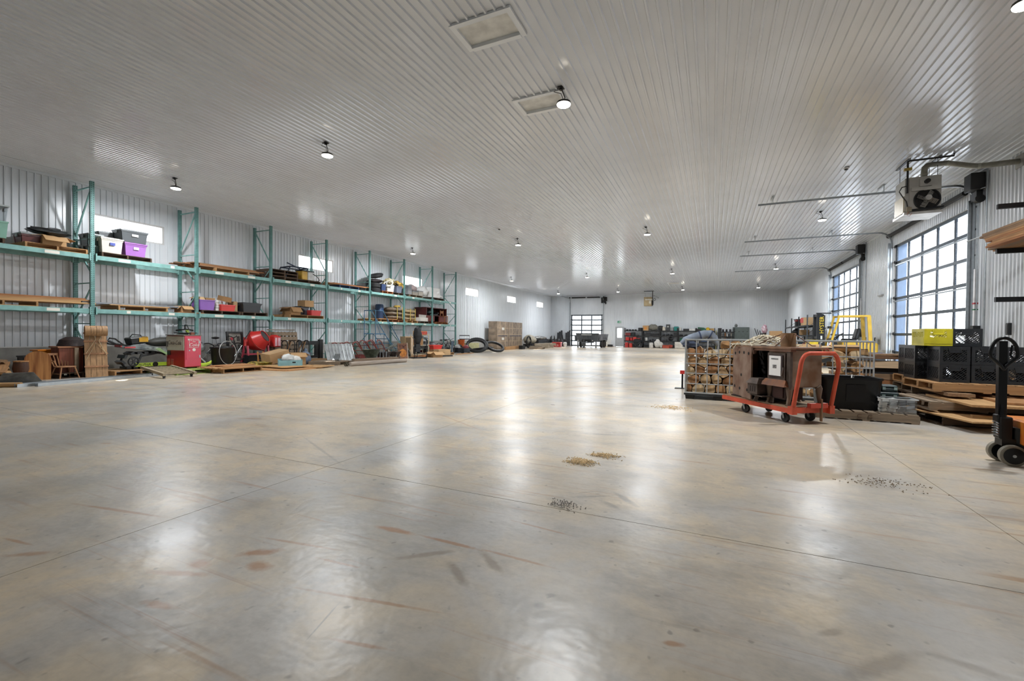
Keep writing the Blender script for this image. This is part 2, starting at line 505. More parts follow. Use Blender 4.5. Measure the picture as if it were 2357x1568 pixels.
for i, (x0, x1, y0, y1) in enumerate(HATCH):
    t = thing('ceiling_hatch', ['white attic hatch panel with trim, over the open floor', 'white attic hatch panel beside a glowing work light', 'long white attic hatch near the far wall'][i], 'hatch', (0, 0, 0))
    ob('hatch_panel', MB().bx(x0 + .0, x1 - .0, y0 + .0, y1 - .0, HC - .004, HC + .02), mat('#dcdcd8', .5), t)
    ob('side_trim', MB().bx(x0 - .045, x0 + .03, y0 - .045, y1 + .045, HC - .04, HC - .005), WALLM, t)
    ob('side_trim', MB().bx(x1 - .03, x1 + .045, y0 - .045, y1 + .045, HC - .04, HC - .005), WALLM, t)
    ob('end_trim', MB().bx(x0 + .031, x1 - .031, y0 - .045, y0 + .03, HC - .04, HC - .005), WALLM, t)
    ob('end_trim', MB().bx(x0 + .031, x1 - .031, y1 - .03, y1 + .045, HC - .055, HC - .005), WALLM, t)

# windows of the left wall
for i, y in enumerate(WIN_Y):
    w = struct('window_%d' % (i + 1), MB().bx(XL - .20, XL - .02, y - .98, y - .93, 4.06, 4.66).bx(XL - .20, XL - .02, y + .93, y + .98, 4.06, 4.66).bx(XL - .20, XL - .02, y - .93, y + .93, 4.06, 4.11).bx(XL - .20, XL - .02, y - .93, y + .93, 4.61, 4.66), TRIMM)
    ob('pane', MB().bx(XL - .11, XL - .10, y - .93, y + .93, 4.11, 4.61), GLASS, w)

# ground and door reveals outside
ext = struct('ground_outside', MB().bx(-120, 120, -80, 160, -.4, -.31), mat('#c9cdd3', .9, 0, .06, .3))
BLUT = mat('#5a6c84', .3, .2, .1, 2)
for k, (d0, d1) in enumerate(DOORS_R):
    struct('trim_%d' % (k * 3 + 1), MB().bx(XR + .095, XR + .36, d1 - .03, d1, 0, DH), BLUT)
    struct('trim_%d' % (k * 3 + 2), MB().bx(XR + .095, XR + .36, d0, d0 + .03, 0, DH), BLUT)
    struct('trim_%d' % (k * 3 + 3), MB().bx(XR + .095, XR + .36, d0 + .03, d1 - .03, DH - .03, DH), BLUT)
# ------------------------------------------------------------------ sectional overhead doors
ALU = mat('#4f575e', .4, .5, .06, 4)
ALUD = mat('#2a333d', .4, .4, .06, 4)
def overhead(name, width, height, rows, cols, strut_rows, rw=.095):
    """door leaf in local x (0..width), y depth, z up; face at y=0, room at -y"""
    rail, stile, t = rw, rw * .9, .045
    d = bpy.data.objects.new(name, None); COL.objects.link(d); d['kind'] = 'structure'
    rh = height / rows; cw = (width - stile * (cols + 1)) / cols
    mrail = MB().bx(0, width, 0, t, -rail / 2, rail / 2).mesh('rail')
    for r in range(rows + 1):
        ob('rail', mrail, ALU, d, (0, 0, min(max(r * rh, rail / 2), height - rail / 2)))
    mst = MB().bx(0, stile, 0.002, t - .002, rail / 2, rh - rail / 2).mesh('stile')
    mgl = MB().bx(stile, stile + cw, t * .4, t * .6, rail / 2, rh - rail / 2).mesh('pane')
    for r in range(rows):
        for c in range(cols + 1):
            ob('stile', mst, ALUD if c in (0, cols) else ALU, d, (c * (cw + stile), 0, r * rh))
            if c < cols:
                ob('pane', mgl, GLASS, d, (c * (cw + stile), 0, r * rh))
    for r in strut_rows:
        ob('strut', MB().bx(.05, width - .05, -.07, -.002, r * rh - .13, r * rh - .09), GALV, d)
    hin = MB()
    hin.bx(-.03, .09, -.05, -.002, -.05, .05).cyl((-.12, -.05, 0), (.03, -.05, 0), .012).cyl((-.14, -.05, 0), (-.09, -.05, 0), .03)
    hm = hin.mesh('hinge_roller')
    for r in range(rows + 1):
        ob('hinge_roller', hm, BLKMET, d, (0, 0, min(r * rh + .03, height - .06)))
        o = ob('hinge_roller', hm, BLKMET, d, (width, 0, min(r * rh + .03, height - .06)), (0, 0, PI))
        o.location.y = -.1
    return d

for i, (d0, d1) in enumerate(DOORS_R):
    d = overhead('door_%d' % (i + 1), d1 - d0, DH, 7, 5, (1, 4, 6) if i == 0 else (2, 4))
    # local x -> -Y world, local y -> +X
    d.matrix_world = Matrix(((0, 1, 0, XR + .04), (-1, 0, 0, d1), (0, 0, 1, 0), (0, 0, 0, 1)))
d = overhead('door_3', BD[1] - BD[0], BD[3], 6, 3, (), .14)
d.location = (BD[0], YB + .04, 0)

def track(label, axis, pos, zt, x_in, flip=1):
    """galvanised track: up the jamb, round the bend and back under the ceiling. axis 'x': runs towards -x from the right wall"""
    t = thing('door_track', label, 'door track', (0, 0, 0), 0, 'overhead door tracks')
    r = .42
    def P(a, z):      # a = distance from the wall into the room
        return (XR - .06 - a, pos, z) if axis == 'x' else (pos, YB - .06 - a, z)
    pts = [P(0, 0.02), P(0, zt - r)] + [P(r - r * math.cos(q * PI / 12), zt - r + r * math.sin(q * PI / 12)) for q in range(1, 7)] + [P(x_in, zt)]
    e = MB()
    for a, b in zip(pts, pts[1:]):
        e.bar(a, b, .055, .045, (0, 1, 0) if axis == 'x' else (1, 0, 0))
    ob('rail', e, GALV, t)
    w = MB()
    dz = HC - zt
    for a in (x_in * .38, x_in * .92):
        w = MB(); p = P(a, zt + .02); q = P(a, HC - .015)
        w.bar(p, q, .05, .01, (1, 0, 0)); w.bar((q[0], q[1], q[2] - .01), (q[0], q[1] + .45 * flip, q[2] - .01) if axis == 'x' else (q[0] + .4, q[1], q[2] - .01), .05, .012)
        ob('hanger', w, GALV, t)
    w = MB()
    p0 = P(.0, 0.02); 
    if axis == 'x': w.bx(XR - .16, XR - .012, pos + .04 * flip - .012, pos + .04 * flip + .012, .02, zt - r)
    else: w.bx(pos + .04 * flip - .012, pos + .04 * flip + .012, YB - .16, YB - .012, .02, zt - r)
    ob('jamb_angle', w, GALV, t)
    return t
ZT = 5.26
track('galvanized overhead door track running past the gas heater', 'x', 15.5, ZT, 4.95, 1)
track('galvanized door track on the far jamb of the door behind the crates', 'x', 21.32, ZT, 4.98, 1)
track('galvanized door track beside the forklift door, near jamb', 'x', 25.0, ZT, 4.98, 1)
track('galvanized door track on the far jamb behind the forklift', 'x', 30.82, ZT, 4.96, 1)
track('dark door track left of the far overhead door', 'y', BD[0] - .1, 5.2, 3.2, -1)
track('dark door track right of the far overhead door', 'y', BD[1] + .1, 5.2, 3.2, 1)

# torsion shafts with black springs, motor operators
def shaft(label, p, q, springs):
    t = thing('torsion_shaft', label, 'door spring', (0, 0, 0), 0, 'overhead door springs')
    p, q = Vector(p), Vector(q)
    ob('shaft', MB().cyl(p, q, .016, n=8), GALV, t)
    for a, b in springs:
        s_ = MB(); A = p.lerp(q, a); B = p.lerp(q, b)
        n = int((B - A).length / .03)
        pts = [A.lerp(B, i / n) for i in range(n + 1)]
        s_.tube(pts, [.062 + .008 * (i % 2) for i in range(n + 1)], 10)
        ob('spring', s_, BLACK, t)
    for f in (0.0, 1.0):
        c = p.lerp(q, f); dr = (q - p).normalized() * .05
        ob('cable_drum', MB().cyl(c - dr, c + dr, .085, n=16), BLKMET, t)
    return t
ZS = 5.12
shaft('black torsion springs above the door behind the crates', (XR - .12, 21.4, ZS), (XR - .12, 15.4, ZS), ((.03, .46), (.52, .93)))
shaft('black torsion springs above the forklift door', (XR - .12, 30.9, ZS), (XR - .12, 24.9, ZS), ((.03, .48), (.52, .93)))
shaft('black torsion springs above the far overhead door', (BD[0] - .15, YB - .14, 5.27), (BD[1] + .15, YB - .14, 5.27), ((.06, .47), (.52, .9)))

def operator(label, loc, rz):
    t = thing('door_operator', label, 'door opener', loc, rz, 'overhead door motors')
    # local: wall behind at +x
    ob('motor_box', MB().bx(-.34, -.06, -.32, .02, -.02, .40), BLACK, t, bevel=.01)
    ob('mounting_plate', MB().bx(-.10, -.03, -.06, .32, -.22, .36), BLKMET, t)
    ob('chain_wheel', MB().cyl((-.12, -.24, -.24), (-.12, -.12, -.24), .10, n=18).bx(-.18, -.06, -.2, -.1, -.2, .02), BLACK, t)
    ob('release_lever', MB().cyl((-.14, -.20, .0), (-.14, -.52, -.04), .012), GALV, t)
    ob('wire', MB().tube([(-.2, .02, .30), (-.2, .12, .38), (-.16, .2, .32), (-.14, .22, .1)], .008, 6), BLACK, t)
    return t
operator('black motor operator above the door behind the crates', (XR - .02, 15.25, 5.0), 0)
operator('black motor operator above the forklift door', (XR - .02, 24.75, 5.0), 0)
o = operator('black motor operator above the far overhead door', (BD[1] + .2, YB - .02, 4.86), PI / 2)
o.rotation_euler = (0, 0, PI / 2); 

# conduit, hand chains and wiring beside the near overhead doors
for y, n in ((15.22, 'crate'), (24.72, 'forklift')):
    lab = 'metal conduit and hand chain on the jamb of the %s door' % ('door behind the crates' if n == 'crate' else 'forklift')
    t = thing('hoist_chain', 'galvanized hand chain and white sleeve beside the %s' % ('door behind the crates' if n == 'crate' else 'forklift door'), 'chain', (0, 0, 0), 0, 'door hoist chains')
    ob('chain', MB().tube([(XR - .13, y - .12, 4.8), (XR - .13, y - .12, 1.0)], .012, 6).tube([(XR - .13, y - .05, 4.8), (XR - .13, y - .05, 1.0)], .012, 6), GALV, t)
    ob('sleeve', MB().bx(XR - .16, XR - .1, y - .10, y - .02, 1.55, 3.0), mat('#d9d9da', .35, .2), t)
    ob('conduit', MB().tube([(XR - .07, y - .34, 0.9), (XR - .07, y - .34, HC - .05)], .017, 8), GALV, t)
    ob('control_box', MB().bx(XR - .19, XR - .05, y - .14, y + .0, 1.25, 1.55), BLACK, t)
    ob('tie', MB().bx(XR - .17, XR - .09, y - .11, y - .01, 2.10, 2.14), mat('#b8404a', .7), t)
    ob('tie', MB().bx(XR - .17, XR - .09, y - .11, y - .01, 1.95, 1.98), mat('#2f7a55', .7), t)

# walk door of the far wall with its lite, exit sign
d = bpy.data.objects.new('door_4', None); COL.objects.link(d); d['kind'] = 'structure'
DG = mat('#b6babd', .5, .1, .03)
ob('leaf', MB().bx(ED[0] + .06, ED[1] - .06, YB + .02, YB + .06, .02, .98).bx(ED[0] + .06, ED[0] + .2, YB + .02, YB + .06, .98, 1.95).bx(ED[1] - .2, ED[1] - .06, YB + .02, YB + .06, .98, 1.95).bx(ED[0] + .06, ED[1] - .06, YB + .02, YB + .06, 1.95, 2.06), DG, d)
ob('pane', MB().bx(ED[0] + .2, ED[1] - .2, YB + .035, YB + .045, .98, 1.95), GLASS, d)
ob('frame', MB().bx(ED[0], ED[0] + .06, YB - .03, YB + .1, 0, 2.12).bx(ED[1] - .06, ED[1], YB - .03, YB + .1, 0, 2.12).bx(ED[0] + .06, ED[1] - .06, YB - .03, YB + .1, 2.06, 2.12), DG, d)
ob('handle', MB().cyl((ED[0] + .14, YB - .05, .95), (ED[0] + .14, YB + .02, .95), .03), GALV, d)
t = thing('exit_sign', 'green and white running figure exit sign above the walk door', 'sign', (-8.94, YB - .05, 2.62), 0)
ob('sign_body', MB().bx(-.2, .2, -.03, .03, -.13, .13), mat('#d9e4de', .4), t)
GRN = mat('#3f9d78', .5, 0, .05)
ob('green_panel', MB().bx(-.18, .18, -.034, -.031, -.11, .11), GRN, t)
fig = MB().box((-.02, -.037, .06), (.035, .004, .035)).box((-.02, -.037, 0), (.045, .004, .08), (0, .3, 0)).box((-.05, -.037, -.06), (.02, .004, .08), (0, .7, 0)).box((.02, -.037, -.06), (.02, .004, .07), (0, -.5, 0)).box((.11, -.037, 0), (.06, .004, .16))
ob('running_figure', fig, mat('#f3f6f2', .5), t)

# ------------------------------------------------------------------ LED work lights hung from the ceiling
LAMP = emit('#fff4e2', 26)
lx = [-13.7, -7.97, -2.44, 3.27]; ly = [7.3, 17.95, 29.8, 40.7]
rown = ['nearest row, over the stove cart end', 'second row', 'third row', 'row by the far wall']
lmesh = None
where_x = ['beside the teal racks', 'between racks and hatches', 'in line with the hatches', 'on the overhead door side']
where_y = ['first row', 'second row', 'third row', 'row nearest the far wall']
for j, y in enumerate(ly):
    for i, x in enumerate(lx):
        t = thing('work_light', 'lit LED work light %s, %s' % (where_x[i], where_y[j]), 'light', (x, y, HC), 0, 'ceiling work lights')
        if lmesh is None:
            lm = {}
            lm['ceiling_plate'] = (MB().bx(-.05, .05, -.05, .05, -.03, -.013).cyl((0, 0, -.03), (0, 0, -.06), .03).mesh('a'), BLACK)
            lm['cord'] = (MB().tube([(0, 0, -.03), (.03, 0, -.10), (.07, 0, -.2), (.05, 0, -.26)], .008, 6).tube([(0, 0, -.03), (-.10, 0, -.02), (-.13, .0, -.06), (.0, 0, -.12), (.05, 0, -.25)], .006, 6).mesh('b'), BLACK)
            lm['housing'] = (MB().lathe([(.03, .03), (.06, .02), (.12, -.01), (.125, -.045)], 20).mesh('c'), mat('#3a3a3a', .4, .4))
            lm['lens'] = (MB().lathe([(.118, -.046), (.112, -.06), (.0, -.066)], 20).mesh('d'), LAMP)
            lmesh = lm
        for k_, (me, mm) in lmesh.items():
            ob(k_, me, mm, t, (.05, 0, -.27) if k_ in ('housing', 'lens') else (0, 0, 0))
        ld = bpy.data.lights.new('lamp', 'AREA'); ld.shape = 'DISK'; ld.size = .24; ld.energy = 150; ld.color = (.94, .97, 1.0)
        lo = bpy.data.objects.new('lamp_light', ld); COL.objects.link(lo); lo.parent = t; lo.location = (.05, 0, -.345)
# two more sensors / cameras on the ceiling
for (x, y, lab) in ((3.0, 13.6, 'small dark sensor on the ceiling near the gas heater'), (-7.9, 16.0, 'small round smoke sensor on the ceiling over the open floor')):
    t = thing('ceiling_sensor', lab, 'sensor', (x, y, HC - .013), 0)
    ob('base_plate', MB().lathe([(.07, 0), (.07, -.02), (.05, -.03)], 16), mat('#cfcfcf', .5), t)
    ob('sensor_dome', MB().lathe([(.045, -.03), (.035, -.055), (.0, -.065)], 16), BLKMET, t)
# ------------------------------------------------------------------ kit of repeated objects
PW = [mat('#b58a5c', .8, 0, .16, 3, .1, 'woodx', rnd=.18), mat('#8f7d68', .85, 0, .16, 3, .1, 'woodx', rnd=.15), mat('#5e4a3a', .85, 0, .2, 3, .1, 'woodx', rnd=.15), mat('#a9683f', .8, 0, .2, 3, .1, 'woodx', rnd=.1), mat('#9bb45a', .7, 0, .15, 3, .1, 'woodx'), mat('#3c557f', .7, 0, .15, 3, .1, 'woodx'), mat('#a0654a', .8, 0, .2, 3, .1, 'woodx')]
_pm = {}
def pallet(label, loc, rz=0.0, w=1.2, d=1.0, wood=0, n=7, group='wooden pallets'):
    """three stringers along local x (length w), deck boards along local y; base at z 0, height .13"""
    key = (w, d, wood, n)
    m = PW[wood]
    if key not in _pm:
        bwid = w / n * .80
        db = MB().box((0, 0, .0), (bwid, d, .018)).mesh('deck_board')
        st = MB().bx(-w / 2, w / 2, -.019, .019, .018, .112).mesh('stringer')
        bb = MB().box((0, 0, .009), (.09, d, .018)).mesh('bottom_board')
        _pm[key] = (db, st, bb)
    db, st, bb = _pm[key]
    t = thing('pallet', label, 'pallet', loc, rz, group)
    for i in range(n):
        ob('deck_board', db, m, t, (-w / 2 + (i + .5) * w / n, 0, .121))
    for y in (-d / 2 + .019, 0, d / 2 - .019):
        ob('stringer', st, m, t, (0, y, 0))
    for x in (-w / 2 + .05, 0, w / 2 - .05):
        ob('bottom_board', bb, m, t, (x, 0, 0))
    return t
PH = .13

def tote(name, label, loc, w, d, h, col, lid=None, rz=0.0, taper=.86, tagcol=None, clear=False, group='storage totes'):
    """plastic storage tote; local x = width, y = depth"""
    t = thing(name, label, 'tote', loc, rz, group)
    m = mat(col, .38, 0, .06, 3) if not clear else CLEAR
    b = MB(); th = .012
    # tapered open shell
    hx, hy = w / 2, d / 2; bxx, byy = hx * taper, hy * taper
    def ring(a, c, z): return [(-a, -c, z), (a, -c, z), (a, c, z), (-a, c, z)]
    vs = ring(bxx, byy, 0) + ring(hx * .97, hy * .97, h) + ring(hx * .97 - th, hy * .97 - th, h) + ring(bxx - th, byy - th, th)
    fs = [(3, 2, 1, 0), (12, 13, 14, 15)]
    for i in range(4):
        j = (i + 1) % 4
        fs += [(i, j, 4 + j, 4 + i), (4 + i, 4 + j, 8 + j, 8 + i), (8 + i, 8 + j, 12 + j, 12 + i)]
    b.add(vs, fs)
    for sx in (-1, 1):
        for sy in (-1, 1):
            b.bar((sx * bxx * .98, sy * byy * .8, 0), (sx * hx * .95, sy * hy * .8, h * .9), .02, .03)
    ob('body', b, m, t)
    ob('rim', MB().bx(-hx, hx, -hy, -hy + .03, h - .035, h).bx(-hx, hx, hy - .03, hy, h - .035, h).bx(-hx, -hx + .03, -hy + .03, hy - .03, h - .035, h).bx(hx - .03, hx, -hy + .03, hy - .03, h - .035, h), m, t)
    if lid:
        ml = mat(lid, .4, 0, .06, 3)
        L_ = MB().box((0, 0, h + .02), (w + .02, d + .02, .035), tx=1.02, ty=1.02).box((0, 0, h + .045), (w * .8, d * .76, .02))
        ob('lid', L_, ml, t)
        for sx in (-1, 1):
            ob('latch', MB().bx(sx * (hx + .01) - .012, sx * (hx + .01) + .012, -.06, .06, h - .07, h + .02), ml, t)
    if tagcol:
        ob('label_card', MB().bx(-w * .12, w * .12, -hy - .012, -hy - .006, h * .55, h * .75), mat(tagcol, .6), t)
    return t
CLEAR = glass((.93, .95, .96), .10, .08)

CARD = [mat('#b99469', .85, 0, .07, 2, .05), mat('#c4a37a', .85, 0, .07, 2, .05), mat('#a67f55', .85, 0, .08, 2, .05), mat('#8d6a48', .85, 0, .08, 2, .05)]
def carton(label, loc, w, d, h, rz=0.0, c=0, flaps='closed', group='cardboard boxes', rot=None):
    t = thing('cardboard_box', label, 'box', loc, rot if rot else rz, group)
    m = CARD[c]; th = .008; hx, hy = w / 2, d / 2
    b = MB().bx(-hx, hx, -hy, hy, 0, th)
    b.bx(-hx, hx, -hy, -hy + th, th, h).bx(-hx, hx, hy - th, hy, th, h).bx(-hx, -hx + th, -hy + th, hy - th, th, h).bx(hx - th, hx, -hy + th, hy - th, th, h)
    ob('body', b, m, t)
    if flaps == 'closed':
        ob('flap', MB().box((0, -hy / 2, h + .004), (w, hy - .003, .007)), m, t)
        ob('flap', MB().box((0, hy / 2, h + .004), (w, hy - .003, .007)), m, t)
        ob('tape', MB().box((0, 0, h + .009), (w, .05, .002)), mat('#c7ad84', .4), t)
    else:
        f = hy * .95
        for sy in (-1, 1):
            a = RU(.3, 1.0) * sy
            ob('flap', MB().box((0, f / 2 * sy, 0), (w, f, .007)), m, t, (0, hy * sy, h), (-a, 0, 0))
        for sx in (-1, 1):
            a = RU(.2, .9) * sx
            ob('flap', MB().box((f / 2 * sx * .8, 0, 0), (f * .8, d, .007)), m, t, (hx * sx, 0, h), (0, a, 0))
    return t

LUM = [mat('#b9895a', .8, 0, .16, 3, .08, 'woody', rnd=.2), mat('#9a7a5b', .8, 0, .16, 3, .08, 'woody', rnd=.2), mat('#a97146', .8, 0, .18, 3, .08, 'woody', rnd=.2), mat('#8c8375', .85, 0, .15, 3, .08, 'woody', rnd=.15), mat('#c99f6d', .8, 0, .12, 3, .08, 'woody', rnd=.15)]
_bm = {}
def board(label, loc, length, w, th, rz=0.0, wood=0, group=None, rot=None, name='board'):
    """one plank along local y"""
    key = (round(length, 2), w, th, wood)
    if key not in _bm:
        _bm[key] = MB().bx(-w / 2, w / 2, -length / 2, length / 2, 0, th).mesh('board')
    o = ob(name, _bm[key], LUM[wood], None, loc, rot if rot else (0, 0, rz))
    return tag(o, label, 'board', group)

def lumber(label, group, x0, y0, y1, z, cols, rows, w=.14, th=.04, woods=(0, 1), jit=.12, name='board', xj=.01):
    """neat stack of boards lying along y"""
    for r in range(rows):
        for c in range(cols):
            L0 = y1 - y0 - RU(0, jit)
            L0 = round(L0 * 10) / 10
            board(label, (x0 + (c + .5) * (w + .012) + RU(-xj, xj) * 0, (y0 + y1) / 2 + RU(-jit, jit) / 2, z + r * (th + .001)), L0, w, th, 0, random.choice(woods), group, name=name)

def plywood(label, loc, w, d, th=.018, rz=0.0, col=0, group='plywood sheets', rot=None, chip=.1):
    e = MB()
    hx, hy = w / 2, d / 2
    e.prism([(-hx, -hy), (hx - chip, -hy), (hx, -hy + chip), (hx, hy), (-hx, hy)], 0, th)
    return solo('plywood_sheet', label, 'plywood', e, LUM[col], loc, rot if rot else (0, 0, rz), group)

def tire(name, label, loc, R, r, rot=(0, 0, 0), group=None, rim=None):
    t = thing(name, label, 'tire', loc, rot, group)
    prof = [(R * .62, -r), (R * .8, -r * 1.05), (R * .97, -r * .85), (R, -r * .5), (R * .985, -r * .17), (R * .985, r * .17), (R, r * .5), (R * .97, r * .85), (R * .8, r * 1.05), (R * .62, r), (R * .58, r * .6), (R * .58, -r * .6)]
    ob('tread', MB().lathe(prof, 26, None, True), mat('#1b1b1c', .75, 0, .2, 20, .2), t, smooth=35)
    if rim:
        ob('rim', MB().lathe([(R * .575, r * .5), (R * .5, r * .2), (R * .15, r * .3), (0, r * .3)], 20).lathe([(R * .575, -r * .5), (R * .5, -r * .3), (0, -r * .3)], 20), rim, t, smooth=35)
    return t

def ring_wheel(parent, name, c, R, r, m, axis='y', spokes=0, hub=None, sm=None):
    M_ = {'y': Matrix.Rotation(PI / 2, 4, 'X'), 'x': Matrix.Rotation(PI / 2, 4, 'Y'), 'z': Matrix()}[axis]
    o = ob(name, MB().torus((0, 0, 0), R - r, r, 26, 8, M_), m, parent, c, smooth=40)
    if spokes:
        e = MB()
        for i in range(spokes):
            a = 2 * PI * i / spokes
            d_ = M_ @ Vector((math.cos(a), math.sin(a), 0))
            e.cyl(d_ * .03, d_ * (R - r * 1.2), .006, n=5)
        e.cyl(M_ @ Vector((0, 0, -.04)), M_ @ Vector((0, 0, .04)), .035, n=10)
        ob('spokes', e, sm or GALV, o)
    return o
# ------------------------------------------------------------------ teal pallet rack along the left wall
TEALB = mat('#84b3ae', .5, .1, .12, 6)
def post_mat():
    m = mat('#6b9c97', .5, .1, .10, 7).copy(); m.name = 'mat_punched_post'
    nt = m.node_tree; N = nt.nodes; L = nt.links; b = N['Principled BSDF']
    src = b.inputs['Base Color'].links[0].from_socket
    tc = N.new('ShaderNodeTexCoord'); sp = N.new('ShaderNodeSeparateXYZ'); L.new(tc.outputs['Object'], sp.inputs[0])
    def math_(op, a, bb=None):
        n = N.new('ShaderNodeMath'); n.operation = op
        for i, v in enumerate((a, bb)):
            if v is None: continue
            if isinstance(v, (int, float)): n.inputs[i].default_value = v
            else: L.new(v, n.inputs[i])
        return n.outputs[0]
    fz = math_('FRACT', math_('DIVIDE', sp.outputs['Z'], .0508))
    inz = math_('LESS_THAN', math_('ABSOLUTE', math_('SUBTRACT', fz, .5)), .23)
    ay = math_('LESS_THAN', math_('ABSOLUTE', math_('SUBTRACT', math_('ABSOLUTE', sp.outputs['Y']), .022)), .009)
    ax = math_('LESS_THAN', math_('ABSOLUTE', sp.outputs['X']), .012)
    hole = math_('MULTIPLY', inz, math_('MAXIMUM', ay, ax))
    mx = N.new('ShaderNodeMix'); mx.data_type = 'RGBA'
    L.new(hole, mx.inputs[0]); L.new(src, mx.inputs[6]); mx.inputs[7].default_value = (.012, .02, .02, 1)
    L.new(mx.outputs[2], b.inputs['Base Color'])
    return m
POSTM = post_mat()
FRAME_Y = [6.22 + 2.68 * k for k in range(-1, 8)]
XFR, XBK = -15.5, -16.42
B1, B2, BHT = 1.69, 3.16, .115     # beam undersides, beam height
Z1, Z2 = B1 + BHT, B2 + BHT        # load levels
rack = thing('pallet_rack', 'long teal steel pallet rack with punched posts along the left wall', 'rack', (0, 0, 0))
pm = MB().bx(-.035, .035, -.045, .045, 0, 5.29).mesh('post')
fp = MB().bx(-.07, .07, -.07, .07, 0, .012).mesh('foot_plate')
DX = (XFR - XBK)
hb = MB().bar((.03, 0, 0), (DX - .03, 0, 0), .035, .03).mesh('cross_brace')
zz = [(5.12, 'f', 3.86, 'b'), (3.62, 'b', 2.78, 'f'), (2.42, 'f', 1.55, 'b'), (1.28, 'b', .42, 'f')]
dm = []
for a, s0, b, s1 in zz:
    dm.append(MB().bar((DX - .03 if s0 == 'f' else .03, 0, a), (DX - .03 if s1 == 'f' else .03, 0, b), .035, .03, (0, 1, 0)).mesh('diagonal_brace'))
dm2 = []
for a, s0, b, s1 in zz:
    dm2.append(MB().bar((DX - .03 if s0 == 'b' else .03, 0, a), (DX - .03 if s1 == 'b' else .03, 0, b), .035, .03, (0, 1, 0)).mesh('diagonal_brace'))
for k, fy in enumerate(FRAME_Y):
    fr = bpy.data.objects.new('upright_frame', None); COL.objects.link(fr); fr.parent = rack; fr.location = (0, fy, 0)
    for x in (XFR, XBK):
        ob('post', pm, POSTM, fr, (x, 0, 0)); ob('foot_plate', fp, TEALB, fr, (x, 0, 0))
    for z in (5.14, 3.74, 2.52, 1.40, .28):
        ob('cross_brace', hb, TEALB, fr, (XBK, 0, z))
    for me in (dm2 if k in (3, 4, 5) else dm):
        ob('diagonal_brace', me, TEALB, fr, (XBK, 0, 0))
bl = 2.68 - .10
bmh = MB().bx(-.03, .03, -bl / 2, bl / 2, 0, BHT).mesh('beam')
lug = MB().bx(-.04, .04, -.03, .0, -.04, BHT + .05).mesh('beam_lug')
TAGW = mat('#e8e4d8', .6, 0, .05)
for k in range(8):
    yc = (FRAME_Y[k] + FRAME_Y[k + 1]) / 2
    for z in (B1, B2):
        for x in (XFR + .03, XBK - .0):
            o = ob('beam', bmh, TEALB, rack, (x, yc, z))
            ob('beam_lug', lug, TEALB, o, (.012, -bl / 2 + .03, 0)); ob('beam_lug', lug, TEALB, o, (.012, bl / 2, 0))
            if x > -16:
                for q in (-.55, .6):
                    ob('tag', MB().bx(.0305, .034, q - .05 + RU(-.2, .2), q + .06, .02, BHT - .02), TAGW, o)

XP = -15.97      # pallet centre line on the rack
PR = PI / 2      # pallets stand with stringers across the beams
def rp(label, y, lev, wood=0, w=1.0, d=1.2, x=XP):
    return pallet(label, (x, y, lev), 0, w, d, wood, 7, 'pallets on the teal rack')

# ---- upper level
rp('pale pallet at the rack end under the green tote', 3.98, Z2, 2)
tote('storage_tote', 'pale green tote standing on the upper rack level at the rack end', (-15.75, 4.42, Z2 + PH), .44, .60, .40, '#7fae9c', None, PR, tagcol=None)
tote('storage_tote', 'clear tote standing on top of the pale green tote', (-15.75, 4.42, Z2 + PH + .41), .44, .60, .34, '#cccccc', '#b5bcbc', PR, clear=True)
rp('brown pallet carrying the open cardboard box and black sheet', 5.52, Z2, 0)
tote('storage_tote', 'dark red tote with a grey lid beside an open cardboard box', (-15.85, 5.08, Z2 + PH), .36, .5, .20, '#5e2b2a', '#8b8f90', PR)
carton('cardboard box on the upper rack with black plastic over it', (-15.78, 5.48, Z2 + PH), .46, .5, .24, PR, 0, 'open')
solo('plastic_sheet', 'crumpled black plastic sheet spilling over a cardboard box', 'sheet', MB().blob((0, 0, 0), (.34, .38, .10), 18, 8, .35, 3, 2.2), mat('#161616', .3, 0, .2, 6), (-15.80, 5.50, Z2 + PH + .36), (.1, .25, .2), smooth=60)
rp('weathered pallet under the white and purple totes', 7.02, Z2, 2)
tote('storage_tote', 'dark green tote at the bottom behind the rack post', (-15.9, 6.36, Z2 + .0), .34, .5, .26, '#39524c', '#4b5d57', PR)
tote('storage_tote', 'dark green tote with lid stacked behind the rack post', (-15.9, 6.36, Z2 + .31), .34, .5, .27, '#2f4742', '#6c7573', PR)
tote('storage_tote', 'cream white tote with a blue marking on the upper rack', (-15.72, 6.66, Z2 + PH), .50, .5, .38, '#d8d3c6', '#d5cfc0', PR, tagcol='#4a59a8')
tote('storage_tote', 'purple tote with label underneath a dark grey tote', (-15.72, 7.22, Z2 + PH), .54, .5, .34, '#a26ab8', '#9a62b0', PR, tagcol='#f2f2f2')
tote('storage_tote', 'dark grey tote with lid on top of the purple tote', (-15.74, 7.2, Z2 + PH + .39), .66, .52, .32, '#54585b', '#777b7d', PR, tagcol='#f2f2f2')
tote('storage_tote', 'grey lidded tote behind the cream white tote', (-16.12, 6.85, Z2 + PH), .56, .28, .62, '#6d7174', '#83888a', PR)
rp('brown pallet under the long board stack, upper rack', 10.1, Z2, 0)
lumber('long rough board in the stack on the upper rack level', 'long boards on the upper rack', -16.4, 8.75, 11.42, Z2 + PH, 5, 3, .16, .032, (0, 1, 2), .5)
for i in range(3):
    rp('dark weathered pallet in a short stack on the upper rack', 12.18, Z2 + i * .131, 2)
rp('dark pallet under the yellow and white machine', 13.32, Z2, 2)
t = thing('pressure_washer', 'yellow and white machine with a dark lid on the upper rack', 'machine', (-15.7, 13.3, Z2 + PH), 0)
ob('yellow_panel', MB().bx(-.2, .2, -.30, -.02, 0, .36), mat('#c9a03a', .5), t, bevel=.02)
